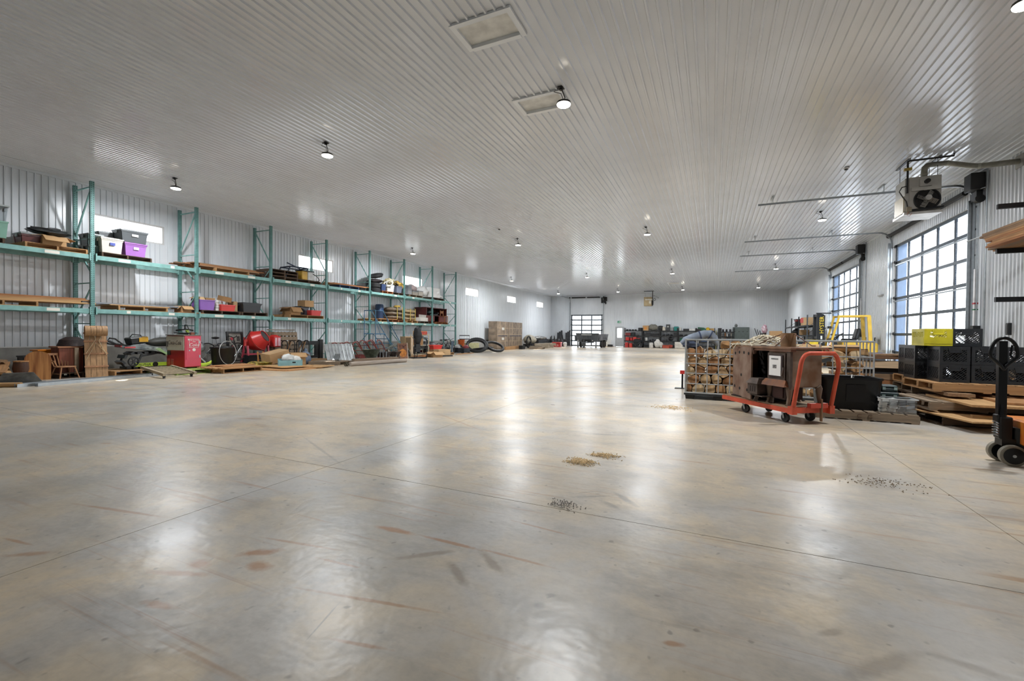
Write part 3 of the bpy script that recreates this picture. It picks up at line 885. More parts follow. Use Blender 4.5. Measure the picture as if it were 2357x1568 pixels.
ob('white_housing', MB().bx(-.22, .22, -.02, .34, 0, .34).bx(-.18, .18, .0, .3, .34, .40), mat('#cfd1d0', .5), t, bevel=.02)
ob('dark_lid', MB().bx(-.21, .21, -.31, .30, .365, .40), BLKMET, t)
ob('hose', MB().tube([(.2, .2, .3), (.3, .35, .2), (.3, .5, .05), (.1, .6, .02), (-.1, .5, .02)], .015, 6), BLACK, t)
t = thing('folding_stand', 'dark blue folding stand lying upside down beside the yellow machine', 'stand', (-15.95, 12.95, Z2 + PH), 0)
BLU = mat('#2b3548', .5, .3)
ob('top_frame', MB().tube([(-.3, -.35, .48), (.25, -.35, .50), (.25, .5, .52), (-.3, .5, .50)], .025, 6, True), BLU, t)
for (x, y) in ((-.3, -.35), (.25, -.35), (-.3, .5), (.25, .5)):
    ob('leg', MB().bar((x, y, .5), (x + .02, y - .25, 0.0), .035), BLU, t)
ob('cross_bar', MB().bar((.25, -.5, .62), (.25, .1, .46), .04), BLU, t)
rp('blue painted pallet under boards on the upper rack', 15.6, Z2, 5)
lumber('pale plank lying on the blue pallet, upper rack', 'planks on the blue pallet', -16.35, 14.35, 16.75, Z2 + PH, 5, 2, .17, .03, (0, 2, 4), .4)
for i, (y, dz) in enumerate(((16.99 - .62, 0), (17.5, 0), (17.5, .25), (16.99 - .6, .25))):
    if i == 3: continue
    tire('tire', 'black tire lying flat on the upper rack beside the orange pallet', (-15.85, y + .1, Z2 + .125 + dz), .36, .12, (0, 0, 0), 'tires on the upper rack')
rp('orange pallet between tires and totes on the upper rack', 18.25, Z2 , 3, 1.0, .8)
tote('storage_tote', 'navy blue tote between tires and the clear tote', (-15.75, 18.0, Z2 + PH), .34, .5, .34, '#2d3f63', None, PR)
tote('storage_tote', 'cloudy clear tote stuffed with pale things', (-15.72, 18.5, Z2 + PH), .56, .5, .34, '#d5d5d0', None, PR, clear=False, tagcol='#efefe8')
tote('storage_tote', 'slate grey tote beside the clear tote', (-15.72, 19.2, Z2 + PH), .44, .5, .32, '#6d7486', '#565d70', PR)
rp('dark pallet under the slate grey tote', 19.14, Z2, 2, 1.0, .95)
DUF = mat('#17181a', .7, 0, .2, 8, .2)
solo('duffel_bag', 'long black duffel bag on top of the heap on the upper rack', 'bag', MB().blob((0, 0, 0), (.28, .55, .13), 18, 10, .14, 5, 1.8), DUF, (-15.95, 17.88, 4.19), (.2, .05, .1), smooth=60)
solo('duffel_bag', 'black bag with a dark red stripe below the duffel', 'bag', MB().blob((0, 0, 0), (.3, .5, .11), 18, 10, .14, 8, 1.8), mat('#241a1c', .7, 0, .3, 5), (-15.95, 17.8, 3.90), (.1, 0, .0), smooth=60)
solo('folded_tarp', 'cream and yellow folded tarp on the clear tote', 'tarp', MB().blob((0, 0, 0), (.3, .36, .17), 18, 10, .35, 11, 2.6), mat('#d8cfae', .7, 0, .3, 6, col2='#8a7a45'), (-15.85, 18.72, 3.95), (.3, .1, 0), smooth=40)
solo('folded_tarp', 'yellow and black striped bundle hanging over the totes', 'tarp', MB().blob((0, 0, 0), (.26, .34, .15), 18, 10, .35, 14, 2.6), mat('#c9a54a', .7, 0, .3, 5, col2='#2b2a28'), (-15.7, 19.36, 3.86), (-.3, .2, 0), smooth=40)
solo('wire_bundle', 'tangled white wire bundle on the heap over the tires', 'wire', MB().torus((0, 0, 0), .2, .03, 16, 6).torus((.05, .08, .04), .17, .025, 16, 6, Matrix.Rotation(.5, 4, 'X')), mat('#d6d4cc', .5), (-15.55, 18.35, 3.80), (.6, .5, 0), smooth=40)
rp('pallet of grey boxed hardware on the upper rack', 20.7, Z2, 1)
for i, (y, x, w, h, c) in enumerate(((20.15, -15.75, .34, .26, '#8b8d8f'), (20.15, -15.75, .28, .16, '#6f7377'), (20.62, -15.72, .5, .17, '#9d968a'), (21.15, -15.75, .42, .24, '#b3ada2'))):
    z = Z2 + PH + (.31 if i == 1 else 0)
    tote('hardware_bin', ['grey hardware bin at the rack post', 'small dark grey bin on the grey hardware bin', 'low tan hardware bin on the upper rack', 'pale hardware bin next to the wrapped load'][i], (x, y, z), w, .5, h, c, '#85888b', PR, .95, group='hardware bins on the upper rack')
solo('plastic_bag', 'dusty pink plastic sack lying on the hardware bins', 'bag', MB().blob((0, 0, 0), (.3, .38, .2), 16, 9, .2, 4, 2), mat('#b3a19f', .6, 0, .1), (-15.85, 20.72, 3.82), (0, .1, 0), smooth=60)
rp('dark pallet under the white wrapped load', 22.9, Z2, 2)
t = thing('wrapped_load', 'white plastic wrapped load on the upper rack', 'wrapped load', (-15.95, 22.55, Z2 + PH), 0)
WRAP = mat('#eeeeec', .25, 0, .04, 3, .2)
ob('wrapped_block', MB().blob((0, .35, .33), (.50, .40, .36), 20, 10, .04, 2, 3, .9), WRAP, t, smooth=50)
ob('wrapped_block', MB().box((0, .1, .31), (.9, 1.0, .62)), WRAP, t, bevel=.03)
ob('loose_film', MB().blob((.0, .64, .12), (.48, .14, .16), 16, 7, .3, 3, 3), WRAP, t, smooth=50)
solo('plastic_bag', 'white plastic sack slumped against the wrapped load', 'bag', MB().blob((0, 0, 0), (.34, .42, .3), 16, 9, .15, 9, 2), WRAP, (-15.85, 21.72, 3.72), smooth=60)

# ---- lower level
rp('brown pallet under the board stack at the rack end', 4.55, Z1, 0)
lumber('long plank in the stack at the rack end, lower level', 'planks at the rack end', -16.38, 3.7, 6.18, Z1 + PH, 5, 4, .16, .036, (0, 4, 2), .35)
rp('brown pallet under steel tubes on the lower rack', 7.42, Z1, 0, 1.0, 1.25)
plywood('pale plywood sheet on the pallet under the steel tubes', (-15.95, 7.35, Z1 + PH), .95, 1.5, .025, 0, 4, chip=.02)
for i in range(5):
    solo('steel_tube', 'long grey steel tube lying on the lower rack', 'tube', MB().bx(-.025, .025, -1.22, 1.16, 0, .04), mat('#8d9196', .45, .6, .1, 3), (-15.6 - i * .075, 7.32 + RU(-.08, .08), Z1 + PH + .028), (0, 0, 0), 'steel tubes on the lower rack')
carton('small torn cardboard box at the rack post, lower level', (-15.75, 8.63, Z1 + .025), .30, .4, .2, PR, 0, 'open')
plywood('dark board under the torn cardboard box', (-15.85, 8.72, Z1), .8, .8, .022, 0, 2, chip=.02)
rp('long low pallet under purple tote and red crate', 9.72, Z1, 2, 1.0, 1.3)
rp('weathered pallet under the black lidded tote', 10.93, Z1, 2, 1.0, 1.0)
tote('storage_tote', 'violet tote with cartons inside on the lower rack', (-15.72, 9.24, Z1 + PH), .5, .5, .34, '#8d5fb4', None, PR)
carton('cardboard carton sticking out of the violet tote', (-15.8, 9.12, Z1 + PH + .16), .2, .3, .28, PR, 1, 'open')
carton('flattened carton lying over the violet tote', (-15.8, 9.42, Z1 + PH + .345), .3, .36, .07, PR, 2)
for i, z in enumerate((0, .185)):
    t = thing('pail', ['white pail on the lower rack under another pail', 'white pail stacked on top beside the violet tote'][i], 'bucket', (-15.62, 9.62, Z1 + PH + z), 0, 'white pails')
    ob('shell', MB().lathe([(.075, 0), (.085, .17), (.09, .175), (.09, .18)], 16), mat('#e6e4df', .4), t, smooth=40)
    ob('band', MB().lathe([(.0805, .07), (.0835, .12)], 16), mat('#b9b6ae', .5), t)
tote('plastic_crate', 'bright red crate full of bottles on the lower rack', (-15.70, 9.93, Z1 + PH), .52, .5, .22, '#d9433f', None, PR)
for i in range(4):
    t = thing('bottle', 'small pale bottle standing in the red crate', 'bottle', (-15.85 + .1 * (i % 2), 9.76 + .1 * i, Z1 + PH + .016), 0, 'bottles in the red crate')
    ob('glass_body', MB().lathe([(.035, 0), (.035, .2), (.014, .26), (.014, .30)], 12), mat('#b8aea2', .3), t, smooth=40)
    ob('cap', MB().lathe([(.017, .30), (.017, .325), (0, .325)], 12), mat('#8a4038', .4), t)
carton('tilted cardboard box resting on the red crate', (-15.85, 10.02, Z1 + PH + .36), .32, .3, .16, (.25, .1, PR), 2, rot=(.2, .12, PR))
carton('narrow cardboard box between red crate and black tote', (-15.95, 10.35, Z1 + PH), .12, .5, .36, PR, 1)
tote('storage_tote', 'black tote with a black lid on the lower rack', (-15.72, 10.82, Z1 + PH), .72, .5, .30, '#26282b', '#2f3134', PR)
rp('pallet carrying cardboard boxes and a red bin', 13.25, Z1, 0, 1.0, 1.7)
carton('open cardboard box of black things on the lower rack', (-15.72, 12.68, Z1 + PH), .46, .5, .30, PR, 2, 'open')
carton('cardboard box stacked on top of bins on the lower rack', (-15.78, 13.42, Z1 + PH + .36), .44, .44, .26, PR, 0)
tote('plastic_crate', 'red plastic bin next to stacked cardboard on the lower rack', (-15.66, 13.68, Z1 + PH), .52, .46, .22, '#d94a4a', None, PR)
tote('storage_tote', 'grey bin below the stacked cardboard box', (-15.95, 13.32, Z1 + PH), .4, .5, .33, '#59606b', '#3b4048', PR)
solo('plastic_sheet', 'crumpled dark blue plastic between the cardboard boxes', 'sheet', MB().blob((0, 0, 0), (.2, .2, .15), 16, 9, .3, 6, 2.4), mat('#22262f', .35, 0, .3, 6), (-15.7, 13.02, Z1 + PH + .15), smooth=60)
rp('pallet of short boards under the rolling stair', 17.75, Z1, 0, 1.0, 1.2)
lumber('short plank lying on the lower rack behind the rolling stair', 'short planks on the lower rack', -16.35, 17.15, 19.0, Z1 + PH, 5, 1, .17, .03, (0, 2, 4), .5)
rp('pallet under the strapped brown stack', 19.15, Z1, 3, 1.0, 1.0)
rp('bright pallet under the yellow strapped stack', 20.35, Z1, 0, 1.0, 1.0)
STRAP = mat('#d2bb4f', .5)
for y, lab, c in ((19.22, 'shrink wrapped brown stack on the lower rack', '#8a7a68'), (20.35, 'stack of wrapped bundles with yellow straps', '#b7a07c')):
    t = thing('wrapped_stack', lab, 'stack', (-15.95, y, Z1 + PH + (.035 if y < 20 else 0)), 0, 'wrapped stacks on the lower rack')
    for i in range(3):
        for j in range(2):
            ob('bundle', MB().blob((0, 0, .105), (.46, .23, .118), 14, 8, .06, i * 2 + j + y, 3, .9), mat(c, .5, 0, .25, 7, .2), t, (0, -.23 + j * .47, i * .212), smooth=50)
    for q in (-.2, .25):
        ob('strap', MB().bx(.475, .482, q - .02, q + .02, 0, .66).bx(-.48, .48, q - .02, q + .02, .655, .662), STRAP, t)
solo('rope_coil', 'yellow rope coil lying on the brown wrapped stack', 'rope', MB().torus((0, 0, .03), .17, .03, 18, 6).torus((0.02, 0, .075), .15, .03, 18, 6), mat('#b99a4b', .8), (-15.8, 19.4, Z1 + PH + .70), smooth=40)
solo('plastic_drum', 'dark blue drum standing behind the brown wrapped stack', 'drum', MB().lathe([(.2, 0), (.22, .05), (.22, .4), (.23, .42), (.23, .45), (.22, .47), (.22, .72), (.19, .78), (0, .78)], 20), mat('#2c4568', .4), (-16.2, 18.45, Z1 + PH + .032), smooth=40)
rp('black low pallet under white insulation', 21.5, Z1, 2, 1.0, .9)
solo('insulation_pile', 'white foam sheets piled on the lower rack', 'foam', MB().box((0, 0, .11), (.8, .8, .22), (0, 0, .05)).box((.1, .3, .25), (.5, .12, .3), (.2, .1, 0)), mat('#dcd8d0', .8, 0, .06), (-15.9, 21.48, Z1 + PH))
rp('bright brown pallet under the dark red cabinet', 23.35, Z1, 3, 1.0, 1.3)
t = thing('cabinet', 'dark red wooden cabinet with an open side on the lower rack', 'cabinet', (-15.95, 22.9, Z1 + PH), 0)
DR = mat('#55211f', .5, 0, .2, 3, .05, 'woodz')
ob('body', MB().bx(-.42, .42, -1.15, -1.10, 0, .82).bx(-.42, .42, 1.0, 1.05, 0, .82).bx(-.42, -.38, -1.1, 1.0, 0, .82), DR, t)
ob('top', MB().bx(-.44, .44, -1.17, 1.07, .82, .86), DR, t)
ob('shelf', MB().bx(-.38, .4, -1.1, 1.0, .36, .39), DR, t)
ob('drawer', MB().bx(.36, .42, -1.08, -.3, .02, .35), mat('#6d2a22', .5), t)
ob('drawer', MB().bx(.36, .42, .2, .98, .02, .35), mat('#6d2a22', .5), t)
t = thing('armchair', 'black padded armchair standing inside the dark red cabinet', 'chair', (-15.9, 22.72, Z1 + PH + .39), 0)
ob('backrest', MB().blob((0, 0, .2), (.10, .34, .22), 14, 8, .05, 1), BLACK, t, smooth=60)
ob('seat', MB().bx(-.1, .34, -.3, .3, .0, .1), BLACK, t, bevel=.03)
ob('armrest', MB().bx(-.05, .32, .3, .38, .1, .2), BLACK, t)
t = thing('wooden_chair', 'brown wooden chair on the pallet by the dark red cabinet', 'chair', (-15.45, 23.5, Z1 + PH), 0)
WCH = mat('#9a6238', .6, 0, .15, 4, 0, 'woodz')
for (x, y, h) in ((-.16, -.16, .75), (-.16, .16, .75), (.16, -.16, .36), (.16, .16, .36)):
    ob('leg', MB().bx(x - .018, x + .018, y - .018, y + .018, 0, h), WCH, t)
ob('seat', MB().bx(-.18, .18, -.18, .18, .36, .39), WCH, t)
ob('backrest', MB().bx(-.17, -.15, -.15, .15, .55, .7), WCH, t)
# ------------------------------------------------------------------ things on the floor in front of the teal rack
CAMD = math.atan2(-6.0, 14.5)          # direction from the left pile towards the open floor in front
WDA = mat('#b9824c', .45, 0, .16, 2.2, 0, 'woodz', col2='#7e4a25')
WDB = mat('#b07f58', .6, 0, .15, 3, 0, 'woodz')
WDR = mat('#8a4a33', .6, 0, .2, 3, 0, 'woodz')
REDP = mat('#c62f2c', .35, 0, .08, 3)
DARK = mat('#222224', .6, 0, .2, 6)
RUST = mat('#7c4436', .6, .2, .2, 6)

# plank heap at the rack end
for i, (x, y, z, rz, rx, L_, w_) in enumerate(((-15.2, 4.42, .10, 1.5, 0, .9, .2), (-15.05, 4.45, .20, 1.35, .16, .95, .16), (-15.0, 4.40, .30, 1.2, .22, .9, .15), (-15.5, 4.40, .45, 1.6, 0, .7, .22), (-15.6, 4.52, .02, 1.4, 0, 1.0, .2))):
    board('short rough plank in the heap at the rack end', (x, y, z), L_, w_, .05, 0, (0, 4, 0, 1, 1)[i], 'planks heaped at the rack end', rot=(rx, 0, rz))
solo('crate_block', 'dark wooden block under the heaped planks', 'block', MB().bx(-.3, .3, -.18, .18, 0, .10).bx(-.1, .1, -.15, .15, .10, .36), DARK, (-15.5, 4.4, 0))
solo('sheet_metal_guard', 'grey trapezoid sheet metal guard leaning at the plank heap', 'metal guard', MB().add([(-.38, 0, 0), (.38, 0, 0), (.24, -.16, .25), (-.22, -.16, .25), (-.38, .012, 0), (.38, .012, 0), (.24, -.148, .255), (-.22, -.148, .255)], [(0, 1, 2, 3), (7, 6, 5, 4), (0, 4, 5, 1), (1, 5, 6, 2), (2, 6, 7, 3), (3, 7, 4, 0)]).bx(-.42, -.3, .0, .05, 0, .03).bx(.3, .42, 0, .05, 0, .03), mat('#84888b', .45, .5, .25, 6), (-14.25, 4.42, .0), (0, 0, CAMD + PI / 2 - .0))
solo('timber_post', 'round pale timber post lying at the end of steel rails', 'post', MB().cyl((0, -.45, .05), (0, .3, .05), .05, n=10), LUM[4], (-13.55, 3.98, 0), (0, 0, -.9), smooth=40)
# galvanized rails
for i, (x0, y0, x1, y1) in enumerate(((-13.30, 4.08, -13.86, 7.10), (-13.42, 4.2, -13.95, 7.0), (-13.18, 4.35, -13.72, 6.9))):
    L_ = math.hypot(x1 - x0, y1 - y0)
    solo('steel_rail', 'long galvanized steel rail lying on the floor before the toboggan', 'rail', MB().bx(-.045, .045, -L_ / 2, L_ / 2, 0, .008).bx(-.045, -.038, -L_ / 2, L_ / 2, .008, .07).bx(.038, .045, -L_ / 2, L_ / 2, .008, .07), GALV, ((x0 + x1) / 2, (y0 + y1) / 2, .001), (0, 0, math.atan2(-(x1 - x0), (y1 - y0))), 'galvanized rails on the floor')
# arched wooden board
pts = [(-.22, 0), (.22, 0), (.225, .50)] + [(.225 * math.cos(a * PI / 10), .50 + .20 * math.sin(a * PI / 10)) for a in range(1, 10)] + [(-.225, .5)]
solo('arched_board', 'varnished wooden board with an arched top leaning by the small chair', 'board', MB().prism(pts, -.02, .02, Matrix.Rotation(PI / 2, 4, 'X')), WDA, (-14.86, 4.93, 0), (-.10, 0, CAMD + PI / 2))
t = thing('wooden_keg', 'small dark wooden keg with pale lid behind the arched board', 'keg', (-15.05, 4.72, .12), 0)
ob('staves', MB().lathe([(.13, 0), (.16, .16), (.14, .32)], 14), mat('#5a3b2a', .6, 0, .2, 4, 0, 'woodz'), t, smooth=30)
ob('lid', MB().lathe([(.145, .325), (.145, .35), (0, .35)], 14), LUM[0], t)
board('short plank under the wooden keg', (-15.05, 4.72, .0), .7, .3, .05, 1.2, 1, None)
board('second short plank under the wooden keg', (-15.05, 4.72, .06), .6, .3, .05, 1.0, 2, None)
# small spindle chair
t = thing('spindle_chair', 'small pale wooden spindle back chair beside the arched board', 'chair', (-14.86, 5.42, 0), CAMD + .5)
ob('seat', MB().lathe([(.19, .28), (.21, .29), (.2, .31), (0, .31)], 18), WDB, t)
for i, (a, b) in enumerate(((-.13, -.13), (-.13, .13), (.13, -.13), (.13, .13))):
    ob('leg', MB().cyl((a, b, .285), (a * 1.5, b * 1.5, 0), .017, .013, 8), WDB, t)
ob('stretcher', MB().cyl((-.17, -.17, .12), (.17, -.17, .12), .01, n=6), WDB, t)
ob('stretcher', MB().cyl((-.17, .17, .12), (.17, .17, .12), .01, n=6), WDB, t)
for i in range(6):
    y = -.16 + .064 * i
    ob('spindle', MB().cyl((-.16, y * .85, .30), (-.25, y * 1.15, .60), .011, n=6), WDB, t)
ob('crest_rail', MB().bar((-.255, -.23, .605), (-.255, .23, .605), .02, .055), WDB, t)
ob('arm_rail', MB().tube([(-.2, -.21, .44), (-.05, -.26, .44), (.1, -.24, .44)], .014, 6), WDB, t)
for y in (-.25, -.24):
    ob('arm_spindle', MB().cyl((.08 if y == -.25 else -.06, y, .44), (.08 if y == -.25 else -.06, y * .75, .30), .011, n=6), WDB, t)
# reddish cabinet with orange sled and tub on it
t = thing('wooden_chest', 'reddish wooden chest with a grey post behind the small chair', 'chest', (-15.28, 5.72, .10), 0)
ob('body', MB().bx(-.22, .22, -.34, .34, .0, .66), WDR, t, bevel=.01)
ob('lid', MB().bx(-.25, .25, -.37, .37, .66, .70), mat('#a5714f', .6, 0, .15, 3, 0, 'woody'), t)
ob('corner_post', MB().bx(.222, .26, -.05, .03, -.05, .66), mat('#b8a48c', .7), t)
ob('front_panel', MB().bx(.222, .236, .08, .32, .06, .6), mat('#7c3a28', .5, 0, .2, 3, 0, 'woodz'), t)
pallet('dark pallet under the reddish wooden chest', (-15.2, 5.75, 0), 0, .8, .9, 2, 6, 'pallets on the floor before the rack')
t = thing('plastic_sled', 'orange plastic sled lying on a black bin by the wall', 'sled', (-15.70, 5.42, .60), .1)
ob('tray', MB().box((0, 0, .04), (.30, .55, .08), tx=.85, ty=.9), mat('#e08a2c', .35), t, bevel=.02)
ob('edge', MB().tube([(-.16, -.29, .09), (.16, -.29, .09), (.16, .29, .09), (-.16, .29, .09)], .018, 6, True), mat('#c9761f', .35), t)
tote('black_bin', 'black bin under the orange plastic sled', (-15.75, 5.3, 0), .8, .4, .56, '#1c1c1e', None, PI / 2, .9, group=None)
tire('tire', 'black tire leaning behind the toboggan', (-15.32, 6.18 - .36, .55), .33, .09, (.15, 1.25, .3), None, DARK) if False else None
t = thing('cable_reel', 'big black cable reel behind the toboggan', 'reel', (-15.22, 6.02, .02), .1)
for y in (-.17, .17):
    ob('flange', MB().cyl((0, y - .02, .42), (0, y + .02, .42), .42, n=26), DARK, t)
ob('core', MB().cyl((0, -.15, .42), (0, .15, .42), .26, n=20), mat('#3b2b26', .7), t)
solo('rubber_tub', 'speckled dark tub lying on the reddish wooden chest', 'tub', MB().lathe([(0, .24), (.12, .235), (.24, .16), (.29, 0.0), (.30, 0)], 22), mat('#33211e', .6, 0, .5, 30, col2='#1a1110'), (-15.3, 5.72, .80), smooth=40)
# toboggan
tb = thing('toboggan', 'wooden toboggan with curled front leaning against the rack post', 'toboggan', (-14.55, 5.93, 0), (0, 0, CAMD + PI / 2 + .12))
TW = mat('#b18a61', .6, 0, .16, 3, 0, 'woodz')
Rm = Matrix.Rotation(-.24, 4, 'X')
for i in range(4):
    x = -.165 + i * .11
    sl = MB(); prof = []
    for z in (0, .4, .8, 1.2): prof.append((0, z))
    for k_ in range(1, 14):
        a = PI * 1.45 * k_ / 13
        prof.append((-.13 + .13 * math.cos(a), 1.2 + .13 * math.sin(a)))
    n = len(prof); vs = []; fs = []
    for k_, (yy, zz_) in enumerate(prof):
        p0 = Vector(prof[max(0, k_ - 1)]); p1 = Vector(prof[min(n - 1, k_ + 1)]); tn = (p1 - p0).normalized(); nn = Vector((-tn.y, tn.x)) * .008
        for sx in (-.052, .052):
            vs.append((x + sx, yy + nn.x, zz_ + nn.y)); vs.append((x + sx, yy - nn.x, zz_ - nn.y))
    for k_ in range(n - 1):
        b = k_ * 4
        fs += [(b, b + 2, b + 6, b + 4), (b + 1, b + 5, b + 7, b + 3), (b, b + 4, b + 5, b + 1), (b + 2, b + 3, b + 7, b + 6)]
    fs += [(0, 1, 3, 2), (b + 4, b + 6, b + 7, b + 5)]
    sl.add([Rm @ Vector(v) for v in vs], fs)
    ob('slat', sl, TW, tb, smooth=35)
for z in (.28, .62, .95, 1.17):
    ob('crossbar', MB().add([Rm @ Vector(v) for v in MB().box((0, -.02, z), (.46, .024, .04)).v], MB().box((0, 0, 0), (1, 1, 1)).f), WDB, tb)
rp_ = lambda *v: Rm @ Vector(v)
ob('lashing', MB().tube([rp_(-.2, -.04, .62), rp_(0, -.04, 1.0), rp_(-.08, -.10, 1.27)], .007, 5).tube([rp_(.2, -.04, .62), rp_(0, -.04, .9), rp_(-.2, -.04, .45)], .007, 5).tube([rp_(.2, -.04, .58), rp_(.06, -.04, .95), rp_(.14, -.06, 1.2)], .007, 5), mat('#c9b48f', .8), tb)

# snowmobile on pallets
pallet('brown pallet under the tail of the snowmobile', (-14.95, 6.85, 0), 0, 1.05, 1.2, 0, 7, 'pallets on the floor before the rack')
pallet('brown pallet under the middle of the snowmobile', (-15.0, 8.1, 0), 0, .85, 1.1, 0, 7, 'pallets on the floor before the rack')
sm = thing('snowmobile', 'grey and black snowmobile with lime graphics parked on pallets', 'snowmobile', (-14.95, 6.3, .13), 0)
SBK = mat('#17181a', .35, 0, .1, 4); SGR = mat('#8c9594', .35, .2, .2, 5, col2='#4b5256'); LIME = mat('#b4cf3c', .4); SEATM = mat('#34332d', .6, 0, .12, 6)
def sect(pts, x0, x1): return MB().prism(pts, x0, x1, Matrix(((0, 0, 1, 0), (1, 0, 0, 0), (0, 1, 0, 0), (0, 0, 0, 1))))
ob('tunnel', sect([(.25, .62), (.55, .70), (1.0, .64), (1.9, .40), (1.9, .33), (.9, .52), (.5, .58)], -.22, .22), SGR, sm)
ob('side_panel', sect([(.75, .60), (1.05, .62), (1.9, .50), (2.2, .50), (2.2, .34), (1.5, .36)], .222, .24), mat('#bfc7c3', .35, .1, .3, 7, col2='#3c4347'), sm)
ob('graphic', sect([(1.02, .57), (1.15, .59), (1.3, .45), (1.42, .55), (1.5, .54), (1.32, .38)], .242, .246), mat('#a9c790', .4), sm)
ob('seat', MB().blob((0, 1.42, .74), (.20, .52, .15), 18, 10, .08, 3, 1.3, .7), SEATM, sm, smooth=60)
ob('hood', MB().blob((0, 2.1, .60), (.34, .40, .24), 18, 10, .10, 5, 1.2, .8), mat('#9aa1a0', .3, .1, .2, 3, col2='#474d50'), sm, smooth=50)
ob('windshield', MB().box((0, 1.98, .92), (.4, .03, .26), (.5, 0, 0)), mat('#7f8485', .3), sm)
ob('rear_bumper', MB().tube([(-.2, .45, .66), (-.2, .12, .72), (-.15, .0, .80), (.15, .0, .80), (.2, .12, .72), (.2, .45, .66)], .022, 8).tube([(.2, .3, .68), (.2, .1, .86), (.2, -.02, .88), (.2, -.08, .80), (.2, .12, .72)], .02, 8), SBK, sm)
ob('tail_light', MB().bx(-.16, .16, .24, .27, .63, .68).bx(.225, .235, .3, .55, .60, .64), mat('#c92f2f', .3), sm)
hbm = MB().tube([(-.34, 1.95, 1.12), (-.12, 2.0, 1.14), (.12, 2.0, 1.14), (.34, 1.95, 1.12)], .018, 8).cyl((.22, 1.97, 1.13), (.42, 1.93, 1.11), .026).cyl((-.22, 1.97, 1.13), (-.42, 1.93, 1.11), .026)
ob('handlebar', hbm, SBK, sm)
ob('grab_bar', MB().tube([(-.1, 2.0, 1.15), (-.06, 1.98, 1.28), (.06, 1.98, 1.28), (.1, 2.0, 1.15)], .016, 8), SBK, sm)
ob('steering_post', MB().bar((0, 2.0, 1.12), (0, 2.12, .8), .06), LIME, sm)
trk = [(.35, .36), (.30, .2), (.42, .05), (1.5, .02), (1.85, .2), (1.8, .38), (1.0, .46), (.5, .45)]
ob('track', MB().tube([(0, y, z) for y, z in trk], .03, 6, True), SBK, sm)
lugm = MB().bx(-.19, .19, -.05, .05, -.03, .03).mesh('track_lug')
tr = [o for o in sm.children if o.name.startswith('track')][0]
tot = []
for i in range(len(trk)):
    a = Vector(trk[i]); b = Vector(trk[(i + 1) % len(trk)]); n = max(1, round((b - a).length / .16))
    for k_ in range(n):
        p = a.lerp(b, k_ / n); dd = b - a
        ob('track_lug', lugm, SBK, tr, (0, p.x, p.y), (math.atan2(dd.y, dd.x), 0, 0))
for y, z, r in ((.52, .22, .14), (1.62, .22, .10), (1.05, .12, .07)):
    w = ob('bogie_wheel', MB().torus((0, 0, 0), r - .02, .022, 20, 6, Matrix.Rotation(PI / 2, 4, 'Y')).cyl((-.02, 0, 0), (.02, 0, 0), .035), SBK, sm, (.2, y, z))
    sp = MB()
    for k_ in range(6):
        a = k_ * PI / 3; sp.bar((0, .03 * math.cos(a), .03 * math.sin(a)), (0, (r - .03) * math.cos(a), (r - .03) * math.sin(a)), .02, .02)
    ob('spoke', sp, SBK, w)
ob('skid_arm', MB().bar((.15, .75, .45), (.15, .62, .12), .04).bar((.15, 1.15, .45), (.15, .7, .36), .05).bar((.15, 1.1, .5), (.15, 1.65, .2), .04), SBK, sm)
ob('skid_rail', MB().bx(.16, .20, .55, 1.75, .07, .17), LIME, sm)
text('lettering', 'ALPHA', .10, SBK, sm, (.202, .78, .12), (PI / 2, 0, PI / 2), .15)
ob('ski', MB().tube([(.40, 1.9, .04), (.40, 2.3, .03), (.40, 2.45, .08), (.40, 2.5, .15)], [.05, .06, .05, .02], 6).bar((.40, 2.15, .06), (.25, 2.15, .42), .04), LIME, sm)
ob('ski', MB().tube([(-.40, 1.9, .04), (-.40, 2.3, .03), (-.40, 2.45, .08), (-.40, 2.5, .15)], [.05, .06, .05, .02], 6).bar((-.40, 2.15, .06), (-.25, 2.15, .42), .04), LIME, sm)
ob('shock', MB().cyl((.2, 1.3, .38), (.2, 1.75, .12), .03).cyl((.24, 2.1, .4), (.34, 2.35, .1), .03), mat('#c8cdd0', .3, .6), sm)
tbag = thing('tool_bag', 'black tool bag with a yellow panel on the snowmobile tail', 'bag', (-14.95, 6.98, .84), 0)
ob('body', MB().box((0, 0, .10), (.34, .46, .20), (.12, 0, 0), tx=.9, ty=.9), SBK, tbag, bevel=.03)
ob('yellow_panel', MB().bx(.172, .185, -.02, .2, .06, .18).bx(-.1, .172, .05, .2, .19, .205), mat('#d9a528', .5), tbag)
ob('handle', MB().tube([(0, -.16, .18), (0, -.1, .27), (0, .1, .25), (0, .14, .16)], .015, 6), SBK, tbag)

# red and white drink vending cooler on a lime pallet
pallet('lime green pallet under the red vending cooler', (-14.12, 7.62, 0), 0, 1.5, .9, 4, 8, 'pallets on the floor before the rack')
cc = thing('vending_cooler', 'red and white vintage drink vending cooler on a lime pallet', 'vending machine', (-14.32, 7.86, .135), 0)
CR = mat('#bf2026', .35, .05, .10, 2.5); CP = mat('#d8455c', .35, .05, .06, 2.5); CW = mat('#cfc6b8', .45, 0, .06, 3)
ob('body', MB().bx(-.44, .44, -.22, .24, .03, .95), CR, cc, bevel=.015)
ob('top_panel', MB().bx(-.44, .44, -.23, -.221, .52, .93), CW, cc)
ob('top_plate', MB().bx(-.45, .45, -.24, .25, .95, .975), mat('#8b8478', .6), cc)
ob('side_panel', MB().bx(.44, .452, -.21, .23, .05, .94), CP, cc)
ob('side_door', MB().bx(.452, .462, -.18, .21, .26, .91), CP, cc)
ob('coin_slot', MB().bx(-.40, -.34, -.24, -.231, .62, .78), mat('#77716a', .5, .4), cc)
ob('bottle_port', MB().bx(-.38, -.24, -.235, -.221, .38, .50), BLACK, cc)
